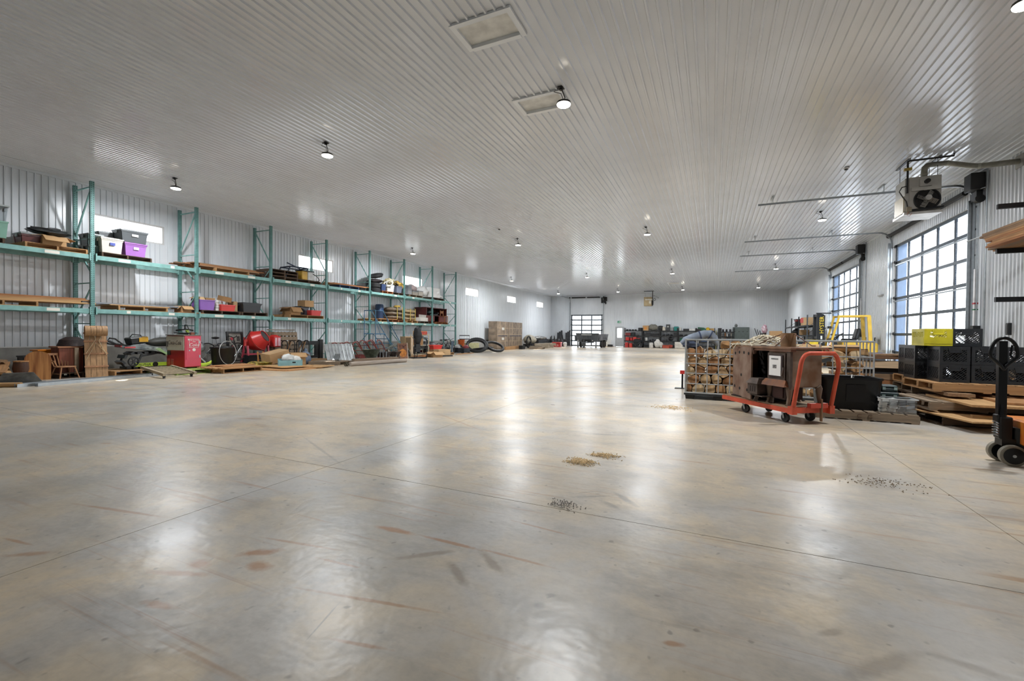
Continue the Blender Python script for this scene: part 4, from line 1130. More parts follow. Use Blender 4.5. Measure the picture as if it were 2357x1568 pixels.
for q in range(5):
    for x in (-.38, -.2):
        ob('louver', MB().bx(x, x + .11, -.232, -.221, .08 + q * .04, .095 + q * .04), mat('#d9837e', .4), cc)
ob('hinge', MB().bx(.462, .47, .17, .20, .72, .80), GALV, cc); ob('hinge', MB().bx(.462, .47, .17, .20, .30, .38), GALV, cc)
ob('lock', MB().cyl((.46, -.10, .52), (.474, -.10, .52), .018), GALV, cc)
ob('lock', MB().cyl((.46, -.12, .84), (.474, -.12, .84), .022), mat('#e7e2dc', .4), cc)
WHT = mat('#f2eeea', .5)
text('lettering', 'Coca-Cola', .17, mat('#5a4a44', .5), cc, (-.02, -.233, .74), (PI / 2, 0, 0), .35, .001, sx=.9)
text('lettering', 'things go better\nwith', .05, WHT, cc, (.464, .03, .80), (PI / 2, 0, PI / 2), .1, .001)
text('lettering', 'Coke', .13, WHT, cc, (.464, .03, .68), (PI / 2, 0, PI / 2), .3, .001)
ob('logo_frame', MB().bx(.462, .4645, -.10, -.092, .60, .86).bx(.462, .4645, .152, .16, .60, .86).bx(.462, .4645, -.10, .16, .60, .608).bx(.462, .4645, -.10, .16, .852, .86), WHT, cc)
ob('logo_disc', MB().cyl((.462, .03, .54), (.466, .03, .54), .045, n=18), WHT, cc)
ob('foot', MB().bx(-.42, -.36, -.2, -.14, 0, .03), BLKMET, cc); ob('foot', MB().bx(.36, .42, -.2, -.14, 0, .03), BLKMET, cc); ob('foot', MB().bx(.36, .42, .14, .2, 0, .03), BLKMET, cc); ob('foot', MB().bx(-.42, -.36, .14, .2, 0, .03), BLKMET, cc)
t = thing('wire_tray', 'black wire tray with cables lying on the red cooler', 'tray', (-14.3, 7.9, 1.112), .1)
ob('frame', MB().tube([(-.3, -.12, .05), (.3, -.12, .05), (.3, .12, .05), (-.3, .12, .05)], .012, 6, True), BLACK, t)
ob('cables', MB().tube([(-.2, -.05, .02), (0, .08, .05), (.1, -.08, .03), (.25, .05, .04)], .018, 6), BLACK, t)
ob('block', MB().bx(.24, .32, -.05, .05, 0, .07), WDR, t)
# slatted dolly
dl = thing('slatted_dolly', 'slatted wooden dolly on casters in front of the red cooler', 'dolly', (-13.42, 6.98, 0), (0, .06, -.18))
DW = mat('#a99a80', .75, 0, .12, 3, 0, 'woodx')
for y in (-.34, .34):
    ob('rail', MB().bx(-.85, .85, y - .03, y + .03, .12, .19), DW, dl)
for i in range(7):
    ob('slat', MB().bx(-.78 + i * .24, -.72 + i * .24, -.31, .31, .14, .17), DW, dl)
for (x, y) in ((.7, -.3), (.7, .3), (-.2, -.3), (-.7, .3)):
    c_ = ob('caster', MB().cyl((x, y - .02, .04), (x, y + .02, .04), .04, n=14), BLACK, dl)
    ob('fork', MB().bx(x - .02, x + .02, y - .03, y + .03, .08, .12), BLKMET, c_)

# pallet with boards, black tub
pallet('brown pallet in front of the black tub', (-13.35, 8.70, 0), 0, 1.0, 1.2, 0, 7, 'pallets on the floor before the rack')
for i in range(6):
    board('pale plank lying on the pallet before the black tub', (-13.70 + .17 * i, 8.62 + RU(-.1, .1), .131), 1.3, .15, .035, RU(-.03, .03), (4, 0)[i % 2], 'planks before the black tub')
for i in range(3):
    board('upper pale plank across the boards before the black tub', (-13.6 + .22 * i, 8.75, .17), 1.1, .18, .03, .1 + .05 * i, (0, 2)[i % 2], 'planks before the black tub')
pallet('old pallet under the black tub', (-14.65, 9.25, 0), 0, 1.05, 1.1, 1, 7, 'pallets on the floor before the rack')
tubm = MB()
tp = [(.42 * math.copysign(abs(math.cos(a)) ** .7, math.cos(a)), .26 * math.copysign(abs(math.sin(a)) ** .7, math.sin(a))) for a in [2 * PI * i / 24 for i in range(24)]]
n = len(tp); vs = []
for sc, z in ((.85, 0), (1.0, .56), (1.04, .58), (1.04, .54), (.97, .55), (.82, .03)):
    vs += [(x * sc, y * sc, z) for x, y in tp]
fs = [tuple(range(n - 1, -1, -1)), tuple(range(5 * n, 6 * n))] + [(k_ * n + i, k_ * n + (i + 1) % n, (k_ + 1) * n + (i + 1) % n, (k_ + 1) * n + i) for k_ in range(5) for i in range(n)]
tubm.add(vs, fs)
solo('stock_tub', 'big black plastic stock tub on a pallet beside the cooler', 'tub', tubm, mat('#131314', .35), (-14.6, 9.2, .135), (.0, 0, 2.0), smooth=40)
solo('wire_hoop', 'white wire hoop leaning around the black tub', 'hoop', MB().torus((0, 0, 0), .38, .007, 30, 6, Matrix.Rotation(PI / 2, 4, 'Y')), mat('#c9cbc8', .4), (-14.22, 9.12, .53), (0, -.12, .35), smooth=40)
# bicycle
def bicycle(label, loc, rz, fr_col, group='bicycles', lean=0.0):
    t = thing('bicycle', label, 'bicycle', loc, (0, lean, rz), group)
    fm = mat(fr_col, .35, .2)
    for y in (-.5, .52):
        w = ring_wheel(t, 'wheel', (0, y, .33), .33, .02, BLACK, 'x', 10)
    fr = MB()
    for a, b in (((0, .4, .62), (0, 0, .30)), ((0, 0, .30), (0, -.18, .62)), ((0, -.18, .62), (0, .38, .66)), ((0, -.5, .33), (0, 0, .30)), ((0, -.5, .33), (0, -.17, .6)), ((0, .52, .33), (0, .39, .72))):
        fr.cyl(a, b, .018, n=8)
    ob('frame', fr, fm, t)
    ob('saddle', MB().blob((0, -.24, .82), (.07, .13, .04), 12, 7, .05, 1), BLACK, t, smooth=50)
    ob('seat_post', MB().cyl((0, -.18, .6), (0, -.22, .8), .014), GALV, t)
    ob('handlebar', MB().tube([(-.28, .30, .9), (-.12, .38, .86), (0, .37, .82), (.12, .38, .86), (.28, .30, .9)], .014, 6).cyl((0, .39, .7), (0, .37, .84), .014), BLKMET, t)
    ob('crank', MB().cyl((-.05, 0, .3), (.05, 0, .3), .07, n=16).bx(.05, .07, -.01, .01, .14, .3), BLKMET, t)
    return t
bicycle('dark bicycle with a tall black saddle behind the black tub', (-15.18, 9.55, .18), .0, '#2a2c33', None, 0)
pallet('dark pallet the saddle bicycle stands on', (-15.25, 9.5, 0), 0, .4, 1.5, 2, 3, 'pallets on the floor before the rack')
# framed maple picture
t = thing('framed_picture', 'tall black framed picture with red leaves leaning on the rack', 'picture', (-15.32, 10.12, .02), (0, -.10, 0))
ob('backing', MB().bx(-.01, .0, -.24, .24, .04, 1.16), mat('#9a988f', .7, 0, .25, 9), t)
ob('frame_side', MB().bx(-.02, .03, -.30, -.22, 0, 1.2), BLACK, t); ob('frame_side', MB().bx(-.02, .03, .22, .30, 0, 1.2), BLACK, t)
ob('frame_rail', MB().bx(-.02, .03, -.22, .22, 0, .06), BLACK, t); ob('frame_rail', MB().bx(-.02, .03, -.22, .22, 1.14, 1.2), BLACK, t)
lf = [(0, .08), (.02, .035), (.06, .05), (.045, .01), (.075, -.01), (.03, -.03), (.01, -.06), (-.01, -.06), (-.03, -.03), (-.075, -.01), (-.045, .01), (-.06, .05), (-.02, .035)]
MYZ = Matrix(((0, 0, 1, 0), (1, 0, 0, 0), (0, 1, 0, 0), (0, 0, 0, 1)))
for z in (.95, .66, .36):
    ob('leaf_print', MB().prism([(a, b) for a, b in lf], .001, .004, MYZ), mat('#b8414a', .7), t, (.0, -.10, z))
    ob('leaf_print', MB().bx(.001, .003, -.05, .06, -.09, .09), mat('#5a5a56', .7, 0, .4, 30), t, (0, .12, z))
ob('divider', MB().bx(.001, .003, -.22, .22, .50, .51).bx(.001, .003, -.22, .22, .80, .81).bx(.001, .003, .0, .008, .06, 1.14), mat('#55534d', .7), t)
# concrete mixer
t = thing('cement_mixer', 'red cement mixer with its drum mouth tilted up', 'mixer', (-14.98, 10.62, .0), 0)
dm_ = Matrix.Translation((0, .06, .90)) @ Matrix.Rotation(.95, 4, 'Y') @ Matrix.Rotation(-.42, 4, 'X')
ob('drum', MB().lathe([(0, -.36), (.2, -.34), (.37, -.08), (.385, -.02), (.37, .03), (.23, .30), (.24, .32), (.215, .31), (.34, .02), (.2, -.28), (0, -.3)], 28, dm_), REDP, t, smooth=35)
ob('rim_band', MB().lathe([(.378, -.05), (.40, -.04), (.40, .0), (.378, .01)], 28, dm_), mat('#a32621', .35), t, smooth=35)
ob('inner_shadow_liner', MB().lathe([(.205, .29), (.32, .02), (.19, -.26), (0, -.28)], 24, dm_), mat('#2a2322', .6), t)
for (x, y0) in ((.14, -.36), (.14, .42), (-.3, -.36), (-.3, .42)):
    ob('leg', MB().bar((x * .4, y0, .72), (x, y0 * 1.0, 0), .05), mat('#c44a5c', .4), t)
ob('cross_rail', MB().bar((.10, -.36, .42), (.10, .42, .42), .045).bar((-.2, -.36, .42), (-.2, .42, .42), .045), mat('#c44a5c', .4), t)
ob('yoke', MB().bar((0, -.42, .72), (0, -.42, 1.02), .06).bar((0, .5, .72), (0, .5, 1.02), .06).bar((0, -.42, .9), (0, -.36, .9), .08), REDP, t)
ob('lever', MB().bar((.03, -.45, .95), (.05, -.25, 1.26), .025), BLACK, t)
ob('motor_cover', MB().box((0, .72, .86), (.36, .30, .40)).blob((0, .72, 1.04), (.18, .15, .08), 12, 6, 0), REDP, t, bevel=.03)
ob('vent_panel', MB().bx(.181, .187, .62, .70, .70, 1.0).bx(.181, .187, .74, .84, .70, 1.0), mat('#e8b9c4', .4), t)
t = thing('step_ladder', 'small orange wooden rack in front of the cement mixer', 'rack', (-14.55, 10.62, .0), .1)
for y in (-.22, .0, .22):
    ob('upright', MB().bar((0, y, 0), (-.06, y, .52), .035), mat('#c48a52', .6, 0, .1, 3, 0, 'woodz'), t)
for z in (.22, .44):
    ob('rung', MB().bar((-.03 - z * .06, -.24, z), (-.03 - z * .06, .24, z), .03), mat('#c48a52', .6), t)
tote('black_bin', 'black bin standing under the cement mixer drum', (-14.95, 10.40, .0), .36, .3, .38, '#1d2023', None, PI / 2, .9, group='bins under the cement mixer')
tote('black_bin', 'dark teal bin standing under the cement mixer motor', (-14.95, 10.84, .0), .32, .3, .38, '#2a3a40', None, PI / 2, .9, group='bins under the cement mixer')
solo('strap_heap', 'heap of yellow webbing straps in front of the mixer', 'straps', MB().blob((0, 0, .05), (.35, .45, .08), 20, 7, .5, 3, 4, .5), mat('#c2ad4a', .8, 0, .4, 12, .5, col2='#5f5433'), (-14.15, 10.15, .05), smooth=40)
# plywood sheets with cartons and a pale blue crate
plywood('big plywood sheet lying flat under the cardboard boxes', (-13.05, 10.15, .0), 2.0, 1.55, .03, .12, 0)
plywood('second plywood sheet on the floor reaching the sunlit patch', (-12.75, 11.0, .031), 1.3, 1.0, .03, .3, 4)
plywood('grey edged plywood sheet under the pale blue crate', (-13.1, 10.35, .062), 1.3, 1.1, .03, -.05, 4)
carton('big plain cardboard box tilted on the plywood', (-14.05, 10.72, .17), .72, .55, .36, 0, 1, rot=(.05, -.22, CAMD + PI / 2 + .3))
carton('open cardboard box with papers beside the pale blue crate', (-13.35, 10.95, .093), .5, .5, .4, CAMD + PI / 2, 0, 'open')
t = thing('pale_blue_crate', 'pale blue cardboard crate spilling white bags on the plywood', 'crate', (-13.02, 10.45, .093), CAMD + PI / 2 - .2)
PB = mat('#86b3bb', .7, 0, .1)
ob('crate_side', MB().bx(-.36, .36, -.22, -.20, 0, .18), PB, t); ob('crate_side', MB().bx(-.36, .36, .20, .22, 0, .22), PB, t)
ob('crate_end', MB().bx(-.36, -.34, -.2, .2, 0, .2), PB, t); ob('crate_end', MB().bx(.34, .36, -.2, .2, 0, .2), PB, t)
ob('white_bag', MB().blob((-.05, .0, .22), (.2, .15, .16), 14, 8, .25, 2, 2.5), mat('#dfe2e0', .5), t, smooth=50)
ob('white_bag', MB().blob((.18, .02, .2), (.15, .13, .12), 14, 8, .25, 7, 2.5), mat('#eceae4', .5), t, smooth=50)
ob('handle_hole', MB().bx(.05, .15, -.225, -.221, .09, .13), BLACK, t)
# stacked pallets upright, hoop chairs, sacks
for i in range(3):
    o = pallet('grey weathered pallet leaning upright against the rack', (-15.30 + .16 * i, 11.75 + .02 * i, .62), 0, 1.2, 1.0, 1, 7, 'pallets leaning on the rack')
    o.rotation_euler = (0, PI / 2 - .14, 0)
board('weathered board lying on top of the leaning pallets', (-15.2, 11.8, 1.28), 1.1, .14, .04, 0, 3, None)
for i, y in enumerate((11.6, 12.25)):
    t = thing('hoop_chair_frame', ['black tubular hoop frame in front of the leaning pallets', 'black tubular hoop frame beside the grey sack'][i], 'frame', (-14.55, y, 0), 0, 'black hoop frames')
    for dy in (-.16, .16):
        ob('hoop', MB().tube([(-.15, dy, .35), (-.15, dy, .8)] + [(-.15 + .15 * (1 - math.cos(a * PI / 6)), dy, .8 + .1 * math.sin(a * PI / 6)) for a in range(1, 6)] + [(.15, dy, .8), (.15, dy, .05)], .02, 8), BLACK, t)
    ob('seat_panel', MB().bx(-.2, .2, -.24, .24, .34, .42), mat('#5b6470', .6), t)
    ob('back_slat', MB().bar((-.1, -.14, .45), (-.1, .1, .85), .06, .02), LUM[1], t)
    ob('back_slat', MB().bar((-.1, .02, .45), (-.1, .2, .85), .06, .02), LUM[1], t)
solo('grey_sack', 'slumped blue grey sack tied at the top', 'sack', MB().blob((0, 0, .24), (.17, .2, .26), 16, 10, .12, 4, 1.6, .92).blob((0, 0, .52), (.06, .06, .08), 10, 6, .1, 2), mat('#6f7d92', .7, 0, .15), (-14.1, 12.0, .0), smooth=60)
pallet('brown pallet on the floor beside the grey sack', (-14.75, 13.0, 0), .1, 1.1, 1.1, 0, 7, 'pallets on the floor before the rack')
# black carriage frame
t = thing('carriage_frame', 'heavy black steel carriage frame standing by the rack', 'steel frame', (-15.12, 13.05, 0), 0)
for y in (-.62, .55):
    ob('side_plate', MB().bx(-.06, .06, y - .09, y + .09, 0, .92), BLACK, t)
ob('top_bar', MB().bx(-.04, .04, -.53, .46, .70, .86), BLACK, t)
ob('bottom_bar', MB().bx(-.04, .04, -.53, .46, .16, .26), BLACK, t)
ob('centre_plate', MB().bx(-.03, .03, .26, .46, .26, .70), BLACK, t)
# leaning galvanized panels
for i, y in enumerate((13.2, 13.75)):
    t = thing('roofing_sheet', ['dull ribbed metal panel leaning beside the carriage frame', 'shiny ribbed metal panel leaning by the hand trucks'][i], 'panel', (-13.75, y, .0), (.0, -.42, -.25), 'leaning metal panels')
    ob('sheet', MB().bx(-.006, .006, -.36, .36, 0, .82), mat('#a9adae', .45, .45, .2, 5), t)
    for q in range(6):
        ob('rib', MB().bx(.006, .02, -.35 + q * .14, -.325 + q * .14, 0, .82), GALV, t)
    ob('edge_rail', MB().bx(-.012, .022, -.38, -.36, 0, .83), mat('#d5d8d9', .35, .5), t); ob('edge_rail', MB().bx(-.012, .022, .36, .38, 0, .83), mat('#d5d8d9', .35, .5), t)
pallet('grey weathered pallet lying flat before the metal panels', (-13.35, 12.55, 0), .25, 1.3, 1.0, 1, 7, 'pallets on the floor before the rack')
solo('scrap_chute', 'small grey sheet metal chute lying on the weathered pallet', 'chute', MB().box((0, 0, .1), (.2, .45, .08), (.5, 0, 0)).box((.1, -.2, .02), (.08, .4, .04), (0, 0, .5)), GALV, (-13.3, 12.75, .14), (0, 0, .6))
# hand trucks
def handtruck(label, loc, rot, col='#8d3a36'):
    t = thing('hand_truck', label, 'hand truck', loc, rot, 'red hand trucks')
    m = mat(col, .5, .1, .2, 6)
    for s_ in (-1, 1):
        ob('side_rail', MB().tube([(s_ * .2, 0, .05), (s_ * .2, 0, 1.05), (s_ * .2, -.05, 1.2), (s_ * .21, -.16, 1.3), (s_ * .21, -.26, 1.3)], .022, 8), m, t)
        w = ring_wheel(t, 'wheel', (s_ * .26, -.12, .10), .11, .035, BLACK, 'x')
        ob('hub', MB().cyl((-.02, 0, 0), (.02, 0, 0), .05), m, w)
        ob('wheel_bracket', MB().bar((s_ * .2, 0, .3), (s_ * .22, -.12, .1), .03), m, t)
    for z in (.25, .55, .85):
        ob('crossbar', MB().tube([(-.2, 0, z), (0, .03, z), (.2, 0, z)], .016, 6), m, t)
    ob('toe_plate', MB().bx(-.22, .22, 0, .22, 0, .015), m, t)
    return t
for i in range(5):
    handtruck('rusty red hand truck in the row by the wheelbarrow tub', (-14.32 + .06 * (i % 2), 14.75 + .5 * i, .06), (.88 - .03 * i, 0, .05 + .12 * (i % 3)), ('#8d3a36', '#9b4a44', '#7c3530', '#8f403a', '#96504a')[i])
t = thing('wheelbarrow_tub', 'dull green wheelbarrow tub standing on thin legs', 'wheelbarrow', (-13.35, 14.7, 0), .2)
ob('tub', MB().lathe([(.12, .12), (.25, .2), (.38, .50), (.40, .51), (.37, .49), (.24, .22), (0, .14)], 22), mat('#5a6252', .5, .3, .25, 7), t, smooth=40)
for (x, y) in ((.25, .55), (-.2, .55), (.25, -.0)):
    ob('leg', MB().tube([(x, y, .42), (x, y + .03, .02), (x, y + .3, .02), (x, y + .32, .4)], .013, 6), mat('#a9adb0', .4, .5), t)
ob('wheel', MB().torus((0, -.02, .12), .09, .03, 18, 6, Matrix.Rotation(PI / 2, 4, 'Y')), BLACK, t)
for i in range(2):
    t = thing('steel_barrow', ['dark barrow tray lying between the hand trucks', 'small dark barrow tray at the end of the hand trucks'][i], 'wheelbarrow', (-13.6, 15.75 + .75 * i, 0), .3 * i, 'barrow trays')
    ob('tray', MB().box((0, 0, .24), (.5, .6, .22), tx=.6, ty=.6), mat('#3a2f2d', .5, .3, .3, 6), t)
    ob('leg', MB().tube([(.2, -.2, .2), (.2, -.24, 0), (.2, .2, 0), (.2, .18, .2)], .014, 6), mat('#8f9496', .4, .5), t)
    ob('leg', MB().tube([(-.2, -.2, .2), (-.2, -.24, 0), (-.2, .2, 0), (-.2, .18, .2)], .014, 6), mat('#8f9496', .4, .5), t)
# fender hoops
for i in range(2):
    solo('fender_hoop', ['large curved grey metal fender behind the hand trucks', 'smaller curved metal fender beside the orange painting'][i], 'fender', MB().prism([((.75 - .13 * i) * math.cos(a * PI / 12), (.62 - .1 * i) * math.sin(a * PI / 12)) for a in range(13)] + [((.68 - .13 * i) * math.cos(a * PI / 12), (.55 - .1 * i) * math.sin(a * PI / 12)) for a in range(12, -1, -1)], -.12, .12, MYZ), mat('#7d7f78', .5, .5, .3, 8), (-14.35 + .35 * i, 17.55 + .1 * i, .02), (0, 0, .15 * i))
solo('funnel_horn', 'rusty metal horn lying beside the painting', 'horn', MB().lathe([(.04, 0), (.07, .2), (.2, .42), (.19, .42), (.06, .2), (.03, 0)], 18, Matrix.Rotation(1.4, 4, 'X')), mat('#8d8678', .5, .4, .3, 6), (-13.6, 16.6, .21), (0, 0, -.6), smooth=40)
# timbers on the floor
solo('utility_pole', 'old bleached pole with a metal capped end lying on the floor', 'pole', MB().cyl((0, -1.45, .08), (0, 1.45, .08), .08, .075, 12), mat('#b3a597', .8, 0, .15, 3, .1, 'woody'), (-11.85, 13.55, 0), (0, 0, -.085), smooth=40)
solo('pole_bracket', 'rusty coil bracket lying at the end of the old pole', 'bracket', MB().torus((0, 0, .07), .06, .02, 14, 6, Matrix.Rotation(PI / 2, 4, 'X')).torus((0, .07, .07), .06, .02, 14, 6, Matrix.Rotation(PI / 2, 4, 'X')), mat('#4a4334', .7), (-12.08, 12.0, 0), smooth=40)
solo('square_timber', 'square brown timber lying behind the old pole', 'timber', MB().bx(-.09, .09, -1.1, 1.1, 0, .18), mat('#97806a', .8, 0, .15, 3, .1, 'woody'), (-12.75, 14.35, 0), (0, 0, -.2))
solo('steel_channel', 'blue grey steel channel lying between the timbers', 'channel', MB().bx(-.06, .06, -1.15, 1.15, 0, .1), mat('#8b9298', .45, .4), (-12.35, 14.35, 0), (0, 0, -.15))
# painting
t = thing('painting', 'painting of an orange flower with a white edge standing on the floor', 'painting', (-13.42, 16.95, 0), (0, -.12, CAMD + .1))
ob('canvas', MB().bx(-.01, .01, -.27, .27, 0, .74), mat('#8c6247', .7, 0, .3, 6, col2='#5c3c2c'), t)
ob('flower_print', MB().prism([(.21 * math.cos(2 * PI * i / 8), .27 + .2 * math.sin(2 * PI * i / 8)) for i in range(8)], .011, .014, MYZ), mat('#d08a37', .7, 0, .25, 8, col2='#9c5a1c'), t)
ob('leaf_print', MB().bx(.011, .013, -.2, .2, .5, .66), mat('#7a4a35', .7, 0, .5, 9), t)
ob('white_edge', MB().bx(-.012, .012, .27, .29, 0, .76), mat('#e5e0d6', .6), t)
# blue rolling stair
t = thing('rolling_stair', 'blue tubular rolling warehouse stair with handrails', 'ladder', (-15.02, 17.7, 0), 0)
BT = mat('#4f7f9e', .45, .2, .1)
PLAT = 1.18
for x in (-.35, .35):
    ob('handrail', MB().tube([(x, -1.25, .0), (x, -1.25, 2.3), (x, -.75, 2.3), (x, .75, .55), (x, .75, .0)], .02, 8), BT, t)
    ob('mid_rail', MB().tube([(x, -.65, 0), (x, -.65, PLAT), (x, .6, .1)], .018, 6).tube([(x, -1.25, PLAT), (x, -.65, PLAT)], .018, 6).tube([(x, -1.25, .9), (x, -.85, .05)], .018, 6).tube([(x, -.45, 1.9), (x, -.1, 1.1)], .014, 6), BT, t)
for i in range(5):
    z = PLAT - i * .235
    ob('tread', MB().bx(-.35, .35, -.75 + i * .27 - (.5 if i == 0 else 0), -.5 + i * .27, z - .03, z), BT, t)
ob('crossbar', MB().cyl((-.35, -1.25, 2.3), (.35, -1.25, 2.3), .02, n=8).cyl((-.35, -1.25, 1.75), (.35, -1.25, 1.75), .016, n=8).cyl((-.35, -1.25, .3), (.35, -1.25, .3), .016, n=8), BT, t)
for x in (-.35, .35):
    for y in (-1.25, .75):
        ob('caster', MB().cyl((x - .02, y, .03), (x + .02, y, .03), .03), BLACK, t)
solo('plant_pot', 'wilted yellow green plant in a small pot behind the fender', 'plant', MB().lathe([(.09, .7), (.12, .9), (0, .9)], 12).blob((0, 0, 1.02), (.2, .22, .14), 16, 8, .6, 3, 4), mat('#b2ac5e', .7, 0, .3, 10, col2='#6e7345'), (-14.55, 18.35, -.35 - .35), smooth=30)
solo('side_table', 'low dark table carrying the wilted plant', 'table', MB().bx(-.2, .2, -.2, .2, 0, .0 + .001).bx(-.02, .02, -.02, .02, 0, .001), DARK, (-14.55, 18.35, -.3)) if False else None
# standing cabinets, black frame cart
t = thing('speaker_cabinet', 'tall wooden cabinet with a dark panel beside the painting', 'cabinet', (-14.62, 18.75, 0), -.1)
ob('body', MB().bx(-.18, .18, -.3, .3, 0, 1.05), mat('#b79a73', .6, 0, .1, 3, 0, 'woodz'), t)
ob('dark_panel', MB().bx(.18, .19, -.28, .1, .35, 1.0), mat('#5e4a2a', .6), t)
ob('white_panel', MB().bx(.18, .186, .14, .28, .1, 1.0), mat('#c9b49a', .6), t)
t = thing('frame_cart', 'black tubular cart frame with a tall black gear bag', 'cart', (-13.15, 17.72, 0), (0, 0, CAMD + PI / 2))
for x in (-.34, .34):
    ob('side_tube', MB().tube([(x, .28, .02), (x, -.28, .02), (x, -.3, .1), (x, -.26, .95), (x, -.1, 1.0)], .022, 8), BLACK, t)
for z, y in ((.02, -.28), (.02, .28), (.5, -.28), (.25, -.29)):
    ob('cross_tube', MB().cyl((-.34, y, z), (.34, y, z), .018, n=8), BLACK, t)
ob('gear_bag', MB().blob((0, .02, 1.1), (.22, .16, .44), 18, 12, .10, 3, 2), mat('#222326', .6, 0, .35, 8), t, smooth=50)
ob('pole', MB().cyl((-.03, .0, .0), (-.03, .05, .7), .02).cyl((.15, .1, .9), (.3, .15, 1.62), .014).bx(-.12, .12, -.05, .1, .3, .7), BLKMET, t)
ob('strap', MB().torus((0, -.02, 1.1), .19, .014, 18, 6), BLACK, t)
t = thing('wood_shelf', 'pale wooden shelf frame with cartons behind the black cart', 'shelf', (-14.6, 19.85, 0), 0)
for (x, y) in ((-.2, -.55), (.2, -.55), (-.2, .55), (.2, .55)):
    ob('post', MB().bx(x - .02, x + .02, y - .02, y + .02, 0, 1.15 if y < 0 else 1.2), mat('#cfc2a6', .6), t)
for z in (.06, .55, 1.1):
    ob('shelf_board', MB().bx(-.2, .2, -.53, .53, z, z + .025), mat('#cfc2a6', .6), t)
carton('red and tan printed carton on the pale wooden shelf', (-14.55, 19.8, 1.126), .8, .34, .22, PI / 2, 0)
solo('printed_sign', 'red printed sign board leaning on top of the wooden shelf', 'sign', MB().bx(-.01, .01, -.35, .35, 0, .16), mat('#c4503c', .6, 0, .2, 9), (-14.33, 19.8, 1.16), (0, 0, 0))
carton('brown carton on the middle board of the wooden shelf', (-14.6, 19.7, .576), .5, .3, .36, PI / 2, 2)
tote('plastic_crate', 'bright red basin standing on the carton by the wooden shelf', (-13.62, 19.95, .36), .62, .45, .24, '#d63c38', None, CAMD + PI / 2, .75, group=None)
carton('carton under the bright red basin', (-13.62, 19.95, 0), .6, .4, .35, CAMD + PI / 2, 3)
carton('open brown carton with folded flaps on the floor', (-12.98, 18.95, .0), .6, .5, .28, CAMD + PI / 2 + .1, 0, 'open')
carton('pale cardboard box on a black slab', (-13.2, 19.9, .07), .75, .55, .30, CAMD + PI / 2, 1)
solo('black_slab', 'flat black plastic slab under the pale cardboard box', 'slab', MB().box((0, 0, .035), (.95, .7, .07)), BLACK, (-13.2, 19.9, 0), (0, 0, CAMD + PI / 2))
for i in range(4):
    board('dark board in the low pile behind the black cart', (-13.9 + .16 * i, 18.75, .0 + .045 * (i % 2)), 1.2, .15, .04, .15 * i, (1, 2)[i % 2], 'dark boards behind the black cart')
# riding mower
t = thing('riding_mower', 'dark riding mower with a high black seat under the rack', 'mower', (-15.0, 20.95, 0), .0)
ob('body', MB().blob((0, .45, .5), (.32, .6, .22), 18, 10, .08, 2, 1.5, .8), mat('#3b3d40', .4, .1, .2), t, smooth=50)
ob('fender', MB().blob((0, -.3, .52), (.42, .42, .16), 16, 8, .05, 1), mat('#7e8387', .4), t, smooth=50)
ob('seat', MB().box((0, -.45, .72), (.42, .4, .14)).box((-.0, -.64, .98), (.42, .14, .55), (.15, 0, 0)), BLACK, t, bevel=.05)
for s_ in (-1, 1):
    for y, r in ((-.35, .26), (.75, .19)):
        ob('wheel', MB().lathe([(r * .5, -.08), (r * .95, -.09), (r, -.05), (r, .05), (r * .95, .09), (r * .5, .08)], 20, Matrix.Translation((s_ * .38, y, r)) @ Matrix.Rotation(PI / 2, 4, 'Y')), BLACK, t, smooth=40)
ob('steering_wheel', MB().torus((0, .08, .9), .16, .015, 18, 6, Matrix.Rotation(-.5, 4, 'X')).cyl((0, .1, .88), (0, .3, .6), .02), BLACK, t)
ob('deck', MB().bx(-.45, .45, -.1, .45, .12, .25), mat('#8f2b2b', .4), t)
pallet('pallet with odd parts beside the riding mower', (-14.2, 21.5, 0), .2, 1.0, 1.1, 0, 7, 'pallets on the floor before the rack')
for i, (y, lab, c_) in enumerate(((23.0, 'black bicycle leaning at the last rack post', '#26282c'), (23.25, 'second black bicycle beside the last rack post', '#34363a'))):
    bicycle(lab, (-14.75 - .45 * i, y, 0), .06 * (-1) ** i, c_, None, -.12)
# motor and tool pile
for i, (x, y, c_, lab) in enumerate(((-14.95, 24.35, '#2e3033', 'dark engine block on the floor past the rack'), (-15.35, 25.0, '#4a4d50', 'grey engine with a white tank past the rack'), (-14.05, 23.9, '#3a3f46', 'small dark engine in front of the bicycles'))):
    t = thing('small_engine', lab, 'engine', (x, y, 0), .4 * i, 'small engines')
    ob('crankcase', MB().bx(-.2, .2, -.24, .24, .05, .32), mat(c_, .45, .4, .2), t, bevel=.02)
    ob('shroud', MB().lathe([(.18, .0), (.19, .1), (.1, .16), (0, .16)], 18, Matrix.Translation((0, 0, .32))), mat(('#c9c9c6', '#d8d6d0', '#8e3a3f')[i], .4), t, smooth=40)
    ob('tank', MB().blob((.05, .2, .42), (.14, .18, .10), 14, 8, .05, i), mat(('#1f2124', '#e3e1db', '#b3475a')[i], .35), t, smooth=50)
    ob('skid', MB().bx(-.24, -.18, -.3, .3, 0, .05).bx(.18, .24, -.3, .3, 0, .05), BLKMET, t)
for i in range(4):
    solo('pump_tube', 'blue grey tube standing in the bundle past the rack', 'tube', MB().cyl((0, 0, 0), (.08 * i - .1, .1, .75), .035, n=8), mat('#4f6170', .4, .3), (-14.35 - .1 * i, 22.75 + .12 * i, 0), (0, 0, 0), 'tubes past the rack', smooth=40)
board('flat cardboard strip on the floor by the engines', (-13.7, 23.2, 0), 2.0, .3, .03, .1, 0)
t = thing('salt_spreader', 'orange bucket with a wire fan guard on top past the rack', 'bucket', (-15.6, 25.9, 0), 0)
ob('bucket', MB().lathe([(.2, .35), (.24, .8), (.25, .82), (0, .82)], 16), mat('#d5652a', .4), t, smooth=40)
